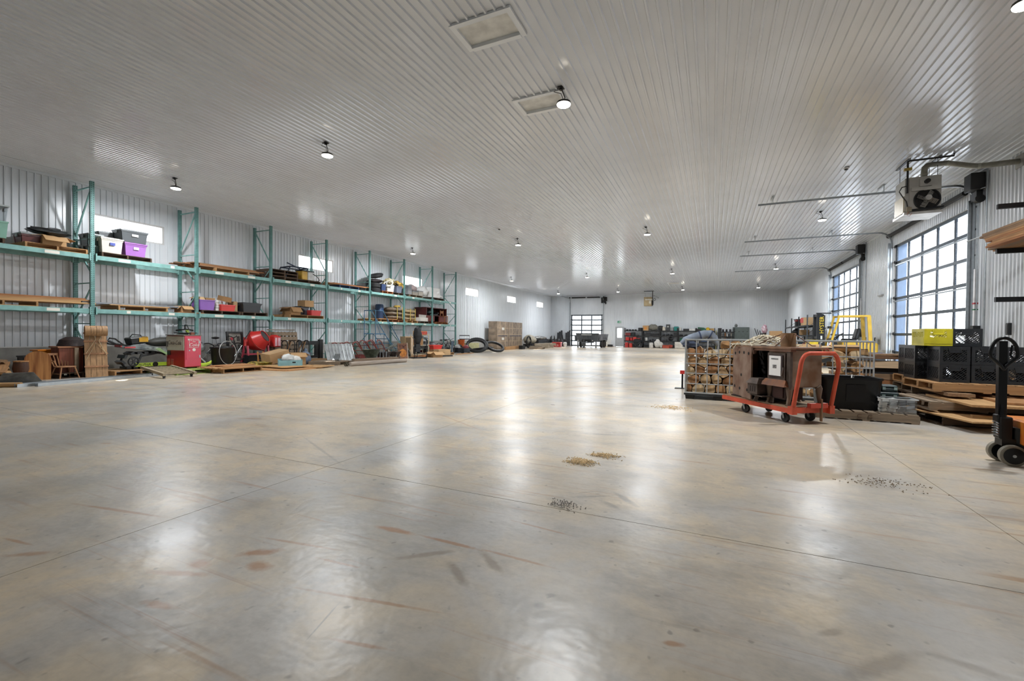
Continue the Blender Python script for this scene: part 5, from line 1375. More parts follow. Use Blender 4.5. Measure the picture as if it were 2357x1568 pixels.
ob('stand', MB().bx(-.18, .18, -.18, .18, 0, .35), DARK, t)
ob('guard', MB().tube([(-.2, .1, .85), (-.2, .1, 1.1), (.2, .75, 1.1), (.2, .75, .85)], .03, 8, True), BLACK, t)
solo('board_stack_low', 'low stack of pale green boards behind the engines', 'boards', MB().bx(-.2, .2, -.9, .9, 0, .5).bx(-.22, .18, -.85, .95, .5, .56), mat('#b9b586', .7), (-15.9, 27.7, 0))
# big black hose loops
HOSE = mat('#161718', .55, 0, .15, 8)
for i, (x, y, R_, tilt, rz, lab) in enumerate(((-14.15, 25.4, .62, 0.62, 2.1, 'big black corrugated hose loop leaning at the front'), (-14.3, 25.8, .66, 0.66, 2.15, 'second black hose loop leaning behind the front loop'), (-13.55, 26.9, .60, 0.5, 2.6, 'black hose loop lying at the back end of the coils'), (-14.85, 27.6, .66, .12, 0, 'wide black hose loop lying nearly flat under the coils'))):
    z = R_ * math.sin(tilt) * .98 + .085
    e = MB(); n = 60
    mm = Matrix.Rotation(rz, 4, 'Z') @ Matrix.Rotation(-tilt, 4, 'Y')
    pts = [mm @ Vector((R_ * math.cos(2 * PI * k_ / n), R_ * math.sin(2 * PI * k_ / n), 0)) for k_ in range(n)]
    e.tube(pts, [.085 + .01 * (k_ % 2) for k_ in range(n)], 8, True)
    solo('hose_loop', lab, 'hose', e, HOSE, (x, y, z), smooth=30)
# wrapped crates
CRB = mat('#9b8874', .6, 0, .2, 3, .05)
for i, (y0, y1, lab) in enumerate(((30.9, 33.0, 'tall brown strapped crate stack with a stack of labels, rack side'), (33.08, 35.9, 'tall brown strapped crate stack by the grey tarpaulin'))):
    t = thing('crate_stack', lab, 'crate', (-15.75, 0, 0), 0, 'tall strapped crate stacks')
    nrow = 4
    for r in range(nrow):
        for c_ in range(2):
            w_ = (y1 - y0) / 2
            ob('carton', MB().bx(-.38, .38, y0 + c_ * w_ + .01, y0 + (c_ + 1) * w_ - .01, .14 + r * .525, .14 + (r + 1) * .525 - .012), CRB, t)
    ob('pallet_base', MB().bx(-.4, .4, y0, y1, 0, .13), PW[1], t)
    for q in (.25, .75):
        y = y0 + (y1 - y0) * q
        ob('strap', MB().bx(.382, .388, y - .04, y + .04, .14, 2.24), mat('#c3ab8c', .5), t)
    for r in (1, 2, 3):
        ob('strap', MB().bx(.382, .387, y0 + .02, y1 - .02, .14 + r * .525 - .035, .14 + r * .525 + .02), mat('#b39b7e', .5), t)
    ob('print', MB().bx(.383, .3885, y0 + .2, y1 - .2, 1.04, 1.12), mat('#6a6470', .6, 0, .5, 12), t)
    if i == 0:
        for z in (.75, 1.55):
            ob('white_label', MB().bx(.389, .393, y0 + .85, y0 + 1.3, z, z + .2), mat('#e6e2d8', .6), t)
for i in range(3):
    solo('carton_tube', 'brown square carton tube lying before the crate stacks', 'carton', MB().bx(-.12, .12, -.9, .9, 0, .24), CARD[2], (-14.6 - .27 * i, 31.6 + 1.3 * i, 0), (0, 0, .02 * i), 'carton tubes before the crates')
solo('black_box', 'small black box among the carton tubes', 'box', MB().bx(-.16, .16, -.3, .3, 0, .3).bx(-.1, .1, -.34, -.3, .05, .2), BLACK, (-14.3, 33.4, 0))
# ------------------------------------------------------------------ right hand side: caged firewood, stove cart, crates
CAGEM = mat('#c3c7c9', .35, .6, .08, 8)
def cage(label, x0, y0, w, d, stands_z=0.0):
    """open wire tote cage on a plastic pallet base"""
    t = thing('wire_cage', label, 'cage', (x0, y0, 0), 0, 'wire cages of firewood')
    H = 1.15
    zs = [.125, .30, .50, .69, .88, H]
    nx = 6
    def vbar(x, y, r=.011): ob('upright_bar', MB().cyl((x, y, .12), (x, y, H), r, n=6), CAGEM, t)
    for i in range(nx + 1):
        x = w * i / nx
        vbar(x, 0, .014 if i in (0, nx) else .010); vbar(x, d, .014 if i in (0, nx) else .010)
    for j in range(1, 5):
        vbar(0, d * j / 5); vbar(w, d * j / 5)
    for k_, z in enumerate(zs):
        r = .016 if k_ in (0, len(zs) - 1) else .010
        for a, b in (((0, 0, z), (w, 0, z)), ((0, d, z), (w, d, z)), ((0, 0, z), (0, d, z)), ((w, 0, z), (w, d, z))):
            ob('rail', MB().cyl(a, b, r, n=6), CAGEM, t)
    base = MB().bx(-.02, w + .02, -.02, d + .02, .08, .115)
    ob('pallet_deck', base, mat('#26282a', .6), t)
    fm = MB().box((0, 0, .04), (.16, .16, .08), tx=.85, ty=.85).mesh('foot')
    for x in (.08, w / 2, w - .08):
        for y in (.08, d / 2, d - .08):
            ob('foot', fm, mat('#1d1f20', .6), t, (x, y, 0))
    return t

BARK = mat('#4d3524', .9, 0, .25, 9, .4)
ENDG = [mat('#d3b083', .85, 0, .16, 9), mat('#c69868', .85, 0, .16, 9), mat('#dcc097', .85, 0, .14, 9), mat('#b9875a', .85, 0, .2, 9)]
SPLT = [mat('#dfc198', .85, 0, .16, 3, .2, 'woody'), mat('#d0aa7c', .85, 0, .16, 3, .2, 'woody'), mat('#e5cda6', .85, 0, .14, 3, .2, 'woody')]
def clip(poly, p, n):
    out = []
    for i in range(len(poly)):
        a, b = poly[i], poly[(i + 1) % len(poly)]
        da = (a[0] - p[0]) * n[0] + (a[1] - p[1]) * n[1]; db = (b[0] - p[0]) * n[0] + (b[1] - p[1]) * n[1]
        if da <= 0: out.append(a)
        if da * db < 0:
            f = da / (da - db); out.append((a[0] + (b[0] - a[0]) * f, a[1] + (b[1] - a[1]) * f))
    return out
def cells(w, h, nx, nz, jit, topf):
    pts = []
    for j in range(nz):
        for i in range(nx):
            pts.append(((i + .5 + (.25 if j % 2 else -.25) + RU(-jit, jit)) * w / nx, (j + .5 + RU(-jit, jit)) * h / nz))
    res = []
    for a in pts:
        poly = [(0, 0), (w, 0), (w, h), (0, h)]
        for b in pts:
            if b is a: continue
            d = (b[0] - a[0], b[1] - a[1])
            if d[0] ** 2 + d[1] ** 2 > .36: continue
            poly = clip(poly, ((a[0] + b[0]) / 2, (a[1] + b[1]) / 2), d)
            if len(poly) < 3: break
        if len(poly) >= 3:
            cx = sum(p[0] for p in poly) / len(poly); cz = sum(p[1] for p in poly) / len(poly)
            if cz < topf(cx):
                res.append(((cx, cz), [((p[0] - cx) * .90, (p[1] - cz) * .90) for p in poly]))
    return res
def rounded(poly):
    out = []
    for i in range(len(poly)):
        a = poly[i]; b = poly[(i + 1) % len(poly)]
        out.append((a[0] * .82 + b[0] * .18, a[1] * .82 + b[1] * .18)); out.append((a[0] * .18 + b[0] * .82, a[1] * .18 + b[1] * .82))
    return out
MXZ = Matrix(((1, 0, 0, 0), (0, 0, 1, 0), (0, 1, 0, 0), (0, 0, 0, 1)))     # poly x,y -> x,z ; extrude along y
def firewood(label, group, loc, poly, L_, rot=(0, 0, 0)):
    e = MB(); p = rounded(poly); n = len(p)
    vs = [(x, -L_ / 2 + RU(-.012, .012), z) for x, z in p] + [(x * .96, L_ / 2, z * .96) for x, z in p]
    e.cur = 0; e.add(vs, [tuple(range(n - 1, -1, -1)), tuple(range(n, 2 * n))])
    o0 = len(e.v) - 2 * n
    for i in range(n):
        e.f.append((o0 + i, o0 + (i + 1) % n, o0 + n + (i + 1) % n, o0 + n + i)); e.mi.append(1 if i % 2 == 0 or RU(0, 1) < .5 else 2)
    ob_ = ob('firewood_log', e, [random.choice(ENDG), random.choice(SPLT), BARK], None, loc, rot)
    return tag(ob_, label, 'firewood', group)

C1X, C1Y, C1W, C1D = -.47, 9.17, 1.16, 1.0
cage('wire cage of neatly stacked firewood left of the stove cart', C1X, C1Y, C1W, C1D)
top = lambda x: (.80 if x < .35 else (.86 if x < .62 else .97))
for (cx, cz), poly in cells(C1W - .06, 1.02, 6, 6, .30, top):
    firewood('split firewood log stacked end on in the cage left of the stove', 'firewood in the first cage', (C1X + .03 + cx, C1Y + .24 + RU(-.01, .02), .12 + cz), poly, .38)
for (cx, cz), poly in cells(C1W - .06, 1.0, 6, 6, .25, lambda x: .84):
    if cz < .9:  # lower rear logs, unseen, filled in to block light between the front logs
        firewood('split firewood log in the light-blocking rear row of the first cage', 'firewood in the first cage', (C1X + .03 + cx, C1Y + .70, .12 + cz), poly, .42)
C2X, C2Y = 1.36, 9.42
cage('wire cage of jumbled firewood right of the stove cart', C2X, C2Y, 1.16, 1.0)
def chunk(r): 
    n = random.choice((3, 4, 5)); a0 = RU(0, 6)
    return [(r * RU(.75, 1.15) * math.cos(a0 + 2 * PI * i / n), r * RU(.6, 1.0) * math.sin(a0 + 2 * PI * i / n)) for i in range(n)]
for row in range(5):
    z = .215 + row * .165
    for col in range(4):
        x = C2X + .16 + col * .27 + RU(-.03, .03)
        for dep in ((0,) if row < 4 else (0, 1)):
            firewood('rough split log lying jumbled in the second cage', 'firewood in the second cage', (x, C2Y + .26 + dep * .42, z + (RU(-.02, .05) if row == 4 else 0)), chunk(.115), RU(.36, .42), (RU(-.1, .1), RU(-.4, .4), RU(-.35, .35)))
for i, (dx, dz, rz, ry) in enumerate(((.25, 1.05, 1.2, .1), (.55, 1.02, .6, .2), (.85, 1.05, 1.75, -.25), (1.0, .98, 1.3, .2))):
    firewood('long split log resting on top of the second cage heap', 'firewood in the second cage', (C2X + dx * .95, C2Y + .30 + .08 * (i % 2), dz - .02), chunk(.10), .44, (0, ry, rz))

# blue grey bundle over the first cage
t = thing('canvas_bundle', 'blue grey canvas bundle with navy straps lying over the firewood', 'bundle', (-.30, 9.52, 1.08), (0, 0, .12)); t.scale = (.8, .8, .85)
CANV = mat('#8d97a6', .8, 0, .18, 6, .2)
e = MB()
pts = [(-.34, .0, -.02), (-.25, .0, .06), (-.05, .02, .13), (.2, .03, .20), (.32, .03, .21), (.42, .03, .12), (.52, .03, -.06)]
e.tube(pts, [.05, .085, .10, .105, .10, .09, .04], 14)
ob('canvas_roll', e, CANV, t, smooth=50)
ob('strap', MB().torus((.10, .02, .165), .105, .016, 20, 6, Matrix.Rotation(PI / 2 - .3, 4, 'Y')), mat('#2f3d5e', .7), t, smooth=40)
ob('strap', MB().torus((.33, .03, .195), .10, .016, 20, 6, Matrix.Rotation(PI / 2 + .5, 4, 'Y')), mat('#2f3d5e', .7), t, smooth=40)
ob('loose_end', MB().blob((-.12, -.05, -.05), (.18, .13, .09), 14, 8, .25, 3, 2), mat('#394357', .8), t, smooth=50)
# small red jack stand behind
t = thing('jack_stand', 'small red topped stand on a flat foot behind the first cage', 'stand', (-.62, 10.9, 0), 0)
ob('foot', MB().bx(-.16, .16, -.1, .1, 0, .015), BLKMET, t); ob('post', MB().cyl((0, 0, .015), (0, 0, .34), .02), BLKMET, t); ob('head', MB().bx(-.05, .05, -.05, .05, .34, .42), REDP, t)

# ------------------------------------------------------------------ platform cart. local x runs along the short side (to the right), y along the long side (to the left)
CRO = Vector((.988, 7.116, 0))
ang = .62
cart = thing('platform_cart', 'orange platform cart with tube handle carrying the rusty stove', 'cart', CRO, ang)
ORG = mat('#d4573a', .5, .05, .12, 6); CW_, CL_ = .675, 1.42
RUSTW = mat('#a58b6e', .8, 0, .2, 4, 0, 'woody')
for i in range(5):
    ob('deck_board', MB().bx(.02 + i * .129, .02 + i * .129 + .125, .03, CL_ - .0, .225, .245), RUSTW, cart)
ob('side_rail', MB().bx(0, .04, 0, CL_, .16, .225), ORG, cart); ob('side_rail', MB().bx(CW_ - .04, CW_, 0, CL_, .16, .225), ORG, cart)
ob('end_rail', MB().bx(.04, CW_ - .04, 0, .04, .16, .24), ORG, cart); ob('end_rail', MB().bx(.04, CW_ - .04, CL_ - .04, CL_, .16, .225), ORG, cart)
hp = [(.03, -.01, .17), (.03, -.13, .80)]
for k_ in range(1, 6):
    a = k_ * PI / 12; hp.append((.03 + .11 * (1 - math.cos(a)), -.13 - .012 * k_ / 5, .80 + .12 * math.sin(a) * 1.6))
hp.append((.14, -.16, 1.0))
hp2 = [(CW_ - x, y, z) for x, y, z in reversed(hp)]
ob('handle', MB().tube(hp + hp2, .028, 10), ORG, cart, smooth=50)
for x in (.03, CW_ - .03):
    ob('handle_socket', MB().bx(x - .04, x + .04, -.05, .03, .15, .26), ORG, cart)
ob('tool_bracket', MB().bx(.28, .56, -.06, -.0, .235, .30), mat('#cf4a35', .45), cart)
ob('hitch_pin', MB().cyl((.46, -.05, .05), (.46, -.05, .36), .017), mat('#8a6a50', .6, .3), cart)
for (x, y, s_) in ((.12, .20, 0), (.55, .22, .4), (.12, CL_ - .42, .3), (.55, CL_ - .42, 0)):
    w = ob('caster', MB().lathe([(.025, -.02), (.06, -.022), (.066, -.012), (.066, .012), (.06, .022), (.025, .02)], 18, Matrix.Rotation(PI / 2, 4, 'Y')), mat('#2a2a29', .6), cart, (x, y, .067), (0, 0, s_), smooth=40)
    ob('caster_fork', MB().bar((-.034, 0, 0), (-.034, .03, .085), .008, .03).bar((.034, 0, 0), (.034, .03, .085), .008, .03).bx(-.04, .04, .0, .06, .08, .092).cyl((-.04, 0, 0), (.04, 0, 0), .012), GALV, w)

# stove on the cart (same local frame)
STV = mat('#6b5044', .7, .35, .25, 6, .15, col2='#8a5a3c'); STV2 = mat('#8a7a6a', .5, .35, .2, 3.5, .08, col2='#6b4b34'); IRON = mat('#5e5149', .65, .4, .18, 8, .1)
st = thing('cast_iron_stove', 'rusty antique cast iron stove with a paper notice on its door', 'stove', CRO + Matrix.Rotation(ang, 3, 'Z') @ Vector((0, 0, .246)), ang)
DZ = .246
# fire box: x .05-.56 , y .06-.46
ob('firebox', MB().bx(.05, .58, .06, .46, .26, .80), STV2, st, bevel=.012)
ob('top_plate', MB().prism([(.01, .01), (.60, .01), (.66, .06), (.66, 1.12), (.03, 1.12), (.01, .70)], .80, .825), mat('#8d6a52', .6, .2, .2, 5), st)
ob('front_lip', MB().bx(.02, .10, .02, .72, .765, .80), mat('#7d5a48', .6, .3, .2, 5), st)
ob('corner_post', MB().bx(.03, .07, .04, .10, .24, .80), IRON, st)
# door in the long face (x = .05, faces -x)
ob('door_frame', MB().bx(.02, .05, .12, .44, .36, .74), IRON, st)
dr = ob('door', MB().bx(.005, .02, .15, .41, .40, .71), mat('#4c4141', .6, .4, .15), st)
ob('paper_notice', MB().bx(-.001, .004, .175, .39, .415, .70), mat('#e9e7e4', .7, 0, .02), dr)
ob('paper_print', MB().bx(-.003, -.0012, .25, .32, .52, .57).bx(-.003, -.0012, .22, .35, .645, .665), mat('#8b8988', .7, 0, .3, 40), dr)
ob('door_handle', MB().tube([(-.01, .12, .40), (-.03, .115, .44), (-.02, .11, .50), (-.005, .12, .54)], .012, 6), IRON, dr)
ob('lower_skirt', MB().add([(.02, .10, .36), (.02, .48, .36), (-.05, .52, .27), (-.05, .06, .27), (.06, .10, .36), (.06, .48, .36), (.06, .52, .27), (.06, .06, .27)], [(0, 1, 2, 3), (4, 7, 6, 5), (0, 4, 5, 1), (3, 2, 6, 7), (0, 3, 7, 4), (1, 5, 6, 2)]), STV, st)
ob('ash_box', MB().bx(.06, .34, .14, .44, .08, .262), mat('#3c2a25', .7, .3, .2), st)
ob('ash_door', MB().bx(.045, .06, .18, .36, .10, .25), mat('#4a302b', .6, .3), st)
ob('foot_plate', MB().prism([(-.10, .40), (.30, .34), (.34, .62), (-.06, .70)], .085, .10), IRON, st)
hb_ = ob('hopper', MB().bx(-.10, .10, .50, .70, .11, .27).add([(-.12, .48, .27), (.12, .48, .27), (.12, .72, .27), (-.12, .72, .27), (-.06, .52, .35), (.08, .52, .35), (.08, .68, .35), (-.06, .68, .35)], [(0, 1, 2, 3), (4, 5, 6, 7), (0, 1, 5, 4), (1, 2, 6, 5), (2, 3, 7, 6), (3, 0, 4, 7)]), IRON, st)
for q in range(3):
    ob('hopper_slot', MB().bx(-.104, -.10, .54 + q * .045, .56 + q * .045, .15, .23), mat('#2c1c18', .7), hb_)
ob('hopper_leg', MB().bar((0, .6, .11), (-.03, .62, .0), .05).bar((.08, .4, .09), (.05, .38, 0), .05), IRON, st)
for (x, y) in ((.06, .08), (.55, .08), (.06, .44), (.55, .44)):
    ob('leg', MB().tube([(x + (.03 if x < .3 else -.03), y, .28), (x, y, .24), (x - .0, y, .12), (x + (-.02 if x < .3 else .02), y, .012), (x + (-.04 if x < .3 else .04), y, .004)], [.05, .045, .028, .022, .028], 8), mat('#857263', .65, .3, .15), st, smooth=50)
# flue collar, hoops
ob('flue_collar', MB().lathe([(.098, .825), (.098, 1.03), (.085, 1.03), (.085, .83)], 24, Matrix.Translation((.33, .40, 0))), mat('#94714f', .65, .2, .2, 6), st, smooth=40)
ob('bail', MB().tube([(.33, .50, 1.02), (.20, .66, .93), (.10, .75, .84)], .007, 6).tube([(.33, .30, 1.02), (.36, .20, .95), (.40, .06, .85), (.42, .02, .85)], .007, 6).tube([(.24, .36, 1.0), (.12, .32, .9), (.06, .36, .83)], .006, 6), mat('#6b4a3b', .6, .4), st)
ob('ring_pull', MB().torus((.60, .02, .78), .036, .012, 18, 6, Matrix.Rotation(PI / 2, 4, 'X')), mat('#a55a44', .5, .3), st)
# jacket shell with the holed plate
ob('jacket_back', MB().bx(.50, .52, .50, 1.22, .02, .80), mat('#241c19', .8, .2), st)
ob('jacket_side', MB().bx(.12, .52, 1.20, 1.22, .02, .80), STV, st)
ob('jacket_floor', MB().bx(.02, .52, .48, 1.22, .004, .02), mat('#2a211d', .8, .2), st)
ob('jacket_inner', MB().bx(.14, .50, .49, .505, .02, .80), mat('#1d1715', .8), st)
pl = MB()
PY0, PY1, PZ0, PZ1 = .70, 1.20, -.0, .80
mpl = Matrix.Translation((-.03, .70, .0)) @ Matrix.Rotation(-.22, 4, 'Z') @ Matrix.Diagonal((1, 1.12, 1, 1))
pl.add([mpl @ Vector(v) for v in MB().bx(-.012, .012, 0, .52, .01, .81).v], MB().box((0, 0, 0), (1, 1, 1)).f)
plate = ob('holed_plate', pl, mat('#8d7768', .65, .3, .16, 5, .06, col2='#6f5140'), st)
HOLE = mat('#0c0a09', .9)
for (y, z) in ((.07, .71), (.20, .72), (.33, .72), (.45, .70), (.27, .36), (.10, .14), (.31, .14), (.46, .16)):
    ob('bolt_hole', MB().cyl(mpl @ Vector((-.0135, y, z)), mpl @ Vector((-.0123, y, z)), .024, n=16), HOLE, plate)
# rope heap
rp2 = random.Random(4)
e = MB()
for k_ in range(46):
    a = rp2.uniform(0, 2 * PI); pts = []; cx, cy = rp2.gauss(0, .12), rp2.gauss(0, .17)
    n = 16; tw = rp2.uniform(2.2, 5.0); r0 = rp2.uniform(.08, .22)
    for i in range(n):
        q = i / (n - 1)
        x = cx + r0 * math.cos(a + tw * q) * (1 + .3 * math.sin(7 * q + k_)); y = cy + r0 * 1.4 * math.sin(a + tw * q)
        rr = math.hypot(x / .28, y / .42); z = .012 + max(0, .16 * (1 - rr * rr)) * rp2.uniform(.75, 1.0) + .01 * math.sin(9 * q + k_)
        pts.append((max(-.29, min(.29, x)), max(-.44, min(.44, y)), max(.01, z)))
    e.tube(pts, .0075, 5)
e.tube([(-.26, -.10, .04), (-.33, -.10, .02), (-.36, -.11, -.10), (-.35, -.09, -.2), (-.36, -.13, -.25), (-.355, -.12, -.33)], .008, 5)
e.tube([(-.28, .2, .04), (-.34, .24, .01), (-.37, .28, -.07)], .008, 5)
e.tube([(-.27, .28, .04), (-.34, .33, .0), (-.36, .36, -.05)], .008, 5)
rope = solo('rope_heap', 'tangled heap of cream rope on top of the rusty stove', 'rope', e, mat('#d9cfb8', .85, 0, .12, 12), CRO + Matrix.Rotation(ang, 3, 'Z') @ Vector((.36, .88, DZ + .83)), (0, 0, ang), smooth=50)
carton('small cardboard box resting behind the rope heap', CRO + Matrix.Rotation(ang, 3, 'Z') @ Vector((.58, .66, DZ + .826)), .14, .1, .13, ang + .2, 0)
solo('white_plank', 'cream painted board lying on the stove top', 'board', MB().bx(-.16, .16, -.06, .06, 0, .035), mat('#dcd3c2', .6), CRO + Matrix.Rotation(ang, 3, 'Z') @ Vector((.60, .20, DZ + .826)), (0, 0, ang + .1)) if False else None

# ------------------------------------------------------------------ pallet with the black tub
pal = pallet('weathered pallet with stencilled letters under the black tub', (2.06, 8.48, 0), .0, 1.22, 1.0, 1, 8, 'pallets beside the stove cart')
text('stencil', 'C . C', .085, mat('#6b5546', .8), pal, (-.02, -.503, .066), (PI / 2, 0, 0))
t = thing('plastic_trough', 'large black plastic trough on a weathered pallet', 'trough', (1.90, 8.42, .131), .08)
BP = mat('#0b0c10', .35, 0, .1, spec=.3)
W_, D_, H_ = .80, .56, .47
def rr(w, d, r, n=4):
    out = []
    for cx, cy, a0 in ((w / 2 - r, d / 2 - r, 0), (-w / 2 + r, d / 2 - r, 1), (-w / 2 + r, -d / 2 + r, 2), (w / 2 - r, -d / 2 + r, 3)):
        for i in range(n + 1):
            a = (a0 + i / n) * PI / 2; out.append((cx + r * math.cos(a), cy + r * math.sin(a)))
    return out
vs = []; rings = [(.90, 0), (1.0, H_), (1.03, H_ + .012), (1.03, H_ - .02), (.97, H_ - .0), (.88, .02)]
base = rr(W_, D_, .09); n = len(base)
for sc, z in rings: vs += [(x * sc, y * sc, z) for x, y in base]
fs = [tuple(range(n - 1, -1, -1)), tuple(range(5 * n, 6 * n))] + [(k_ * n + i, k_ * n + (i + 1) % n, (k_ + 1) * n + (i + 1) % n, (k_ + 1) * n + i) for k_ in range(5) for i in range(n)]
ob('shell', MB().add(vs, fs), BP, t, smooth=35)
ob('moulded_panel', MB().box((.05, -.272, .25), (.24, .01, .26), (.06, 0, 0)), BP, t)
ob('inner_tray', MB().bx(-.2, .3, -.1, .2, .40, .43), mat('#4d545c', .4), t)
ob('cord', MB().tube([(.0, -.25, .47), (.02, -.2, .52), (.08, -.1, .5), (.1, 0, .44)], .008, 6), mat('#d4d2cc', .5), t)
# tool cases and clear box
for i, z in enumerate((.131, .262, .40)):
    t = thing('tool_case', ['green black tool case at the bottom of a short stack', 'green black tool case with grey latches in the middle', 'small green black tool case on top of the stack'][i], 'tool case', (2.42 + .01 * i, 8.52, z), .05, 'tool cases')
    w, d, h = ((.26, .3, .13), (.24, .28, .136), (.2, .24, .10))[i]
    ob('body', MB().bx(-w / 2, w / 2, -d / 2, d / 2, 0, h * .6), mat('#1f2f30', .5), t, bevel=.012)
    ob('lid', MB().bx(-w / 2, w / 2, -d / 2, d / 2, h * .6 + .002, h), mat('#27393a', .5), t, bevel=.012)
    for x in (-.07, .07):
        ob('latch', MB().bx(x - .02, x + .02, -d / 2 - .008, -d / 2 - .001, h * .35, h * .75), mat('#8fa29c', .4), t)
t = thing('clear_bin', 'clear plastic bin full of grey and blue boxes on the pallet corner', 'bin', (2.45, 8.17, .131), .03)
ob('shell', MB().bx(-.20, .20, -.13, -.127, 0, .21).bx(-.20, .20, .127, .13, 0, .21).bx(-.20, -.197, -.127, .127, 0, .21).bx(.197, .20, -.127, .127, 0, .21).bx(-.2, .2, -.13, .13, 0, .004), CLEAR, t)
ob('rim', MB().bx(-.215, .215, -.145, -.13, .20, .215).bx(-.215, .215, .13, .145, .20, .215).bx(-.215, -.2, -.13, .13, .20, .215).bx(.2, .215, -.13, .13, .20, .215), mat('#cfd4d4', .3), t)
cols = ['#e9e8e4', '#8c9094', '#f0efeb', '#6b6f73', '#7fb8e6', '#d4d6d6', '#f3f2ee']
r3 = random.Random(2)
for i in range(16):
    x = -.16 + (i % 4) * .105; z = .02 + (i // 4) * .047
    ob('packet', MB().box((x, -.06 + r3.uniform(-.02, .05), z + .02), (.09, .09, .042), (r3.uniform(-.2, .2), r3.uniform(-.35, .35), r3.uniform(-.4, .4))), mat(cols[(i * 5 + i // 4) % 7], .6), t)

# ------------------------------------------------------------------ pallet stack with plywood and milk crates
SX = 3.62
def PL(lab, x, y, z, rz, wood=0, w=1.22, d=1.05):
    return pallet(lab, (x, y, z), rz, w, d, wood, 8, 'pallets under the milk crates')
PL('dark bottom pallet under the plywood layers', 3.55, 8.62, 0, .02, 2)
PL('dark bottom pallet by the pallet jack', 4.80, 8.62, 0, -.03, 2)
plywood('orange plywood sheet sticking out at the bottom of the stack', (3.52, 8.42, .131), 1.35, 1.35, .02, .28, 4, 'plywood in the pallet stack')
plywood('plywood sheet under the dark pallet by the jack', (4.45, 8.45, .152), 1.3, 1.25, .02, -.1, 0, 'plywood in the pallet stack')
board('short orange board lying on the lowest plywood', (3.36, 7.98, .152), .3, .09, .035, 1.4, 4)
PL('grey pallet between plywood layers under the crates', 3.42, 8.85, .176, .10, 1)
PL('brown pallet between plywood layers by the jack', 4.66, 8.75, .176, -.06, 0)
plywood('thick plywood sheet crossing the middle of the stack', (4.0, 8.52, .308), 1.75, 1.2, .03, .06, 4, 'plywood in the pallet stack')
plywood('dusty plywood sheet above the grey pallet', (4.35, 8.60, .342), 1.5, 1.15, .028, -.08, 0, 'plywood in the pallet stack')
PL('light brown top pallet carrying the first milk crates', 3.62, 9.18, .42, .04, 0)
PL('light brown top pallet carrying the crates by the jack', 4.86, 9.12, .42, -.02, 0)
board('short brown block spacing the top pallet', (3.3, 9.0, .372), 1.0, .3, .046, 0, 1)
board('short brown block spacing the pallet by the jack', (4.5, 9.0, .372), 1.0, .3, .046, 0, 1)

_cm = {}
_hg = None
def crate(label, loc, rz, col, group):
    """open lattice milk crate; local x width .35, y depth .46, height .275"""
    W, D, H = .345, .46, .272
    t = thing('milk_crate', label, 'crate', loc, rz, group)
    m = mat(col, .3, 0, .08, 5)
    if not _cm:
        th = .012
        r = MB()
        for z0, z1 in ((0, .045), (H - .05, H)):
            r.bx(-W / 2, W / 2, -D / 2, -D / 2 + th, z0, z1).bx(-W / 2, W / 2, D / 2 - th, D / 2, z0, z1)
            r.bx(-W / 2, -W / 2 + th, -D / 2 + th, D / 2 - th, z0, z1).bx(W / 2 - th, W / 2, -D / 2 + th, D / 2 - th, z0, z1)
        for sx in (-1, 1):
            for sy in (-1, 1):
                r.box((sx * (W / 2 - .018), sy * (D / 2 - .018), H / 2), (.038, .038, H - .01))
        _cm['rim'] = r.mesh('rim')
        l = MB()
        for half, off, swap in ((W, D, False), (D, W, True)):
            for s_ in (-1, 1):
                n = int(half / .036)
                for i in range(-4, n):
                    a = -half / 2 + .03 + i * .036
                    b = a + (H - .095)
                    p = [a, .045]; q = [b, H - .05]
                    lo, hi = -half / 2 + .03, half / 2 - .03
                    if q[0] < lo or p[0] > hi: continue
                    if p[0] < lo: p[1] += lo - p[0]; p[0] = lo
                    if q[0] > hi: q[1] -= q[0] - hi; q[0] = hi
                    y = s_ * (off / 2 - .007)
                    A = (p[0], y, p[1]); B = (q[0], y, q[1])
                    if swap: A = (y, p[0], p[1]); B = (y, q[0], q[1])
                    l.bar(A, B, .008, .008)
                    if i % 2 == 0:
                        A = (-p[0], y, p[1]); B = (-q[0], y, q[1])
                        if swap: A = (y, -p[0], p[1]); B = (y, -q[0], q[1])
                        l.bar(A, B, .008, .008)
        _cm['lattice'] = l.mesh('lattice')
        f = MB()
        for i in range(7): f.bar((-W / 2 + .03 + i * .048, -D / 2 + .02, .008), (-W / 2 + .03 + i * .048, D / 2 - .02, .008), .02, .012)
        for i in range(8): f.bar((-W / 2 + .02, -D / 2 + .04 + i * .054, .008), (W / 2 - .02, -D / 2 + .04 + i * .054, .008), .02, .010)
        _cm['floor_grid'] = f.mesh('floor_grid')
        h = MB()
        for s_ in (-1,):
            h.tube([(-.075, s_ * (D / 2 + .002), H - .02), (-.06, s_ * (D / 2 + .002), H - .09), (.06, s_ * (D / 2 + .002), H - .09), (.075, s_ * (D / 2 + .002), H - .02)], .009, 6)
            h.bx(-.058, .058, s_ * (D / 2 - .004) - .003, s_ * (D / 2 - .004) + .003, H - .088, H - .05)
        _cm['hand_grip'] = h.mesh('hand_grip'); h2 = MB(); h2.v = [(-x, -y, z) for x, y, z in h.v]; h2.f = list(h.f); h2.mi = list(h.mi); _cm['hand_grip '] = h2.mesh('hand_grip')
    for k_, me in _cm.items():
        o = bpy.data.objects.new(k_.strip(), me); COL.objects.link(o); o.parent = t
        if not me.materials: me.materials.append(m)
        o.material_slots[0].link = 'OBJECT'; o.material_slots[0].material = m
    return t
CB = '#26282b'
CZ = .42 + .131
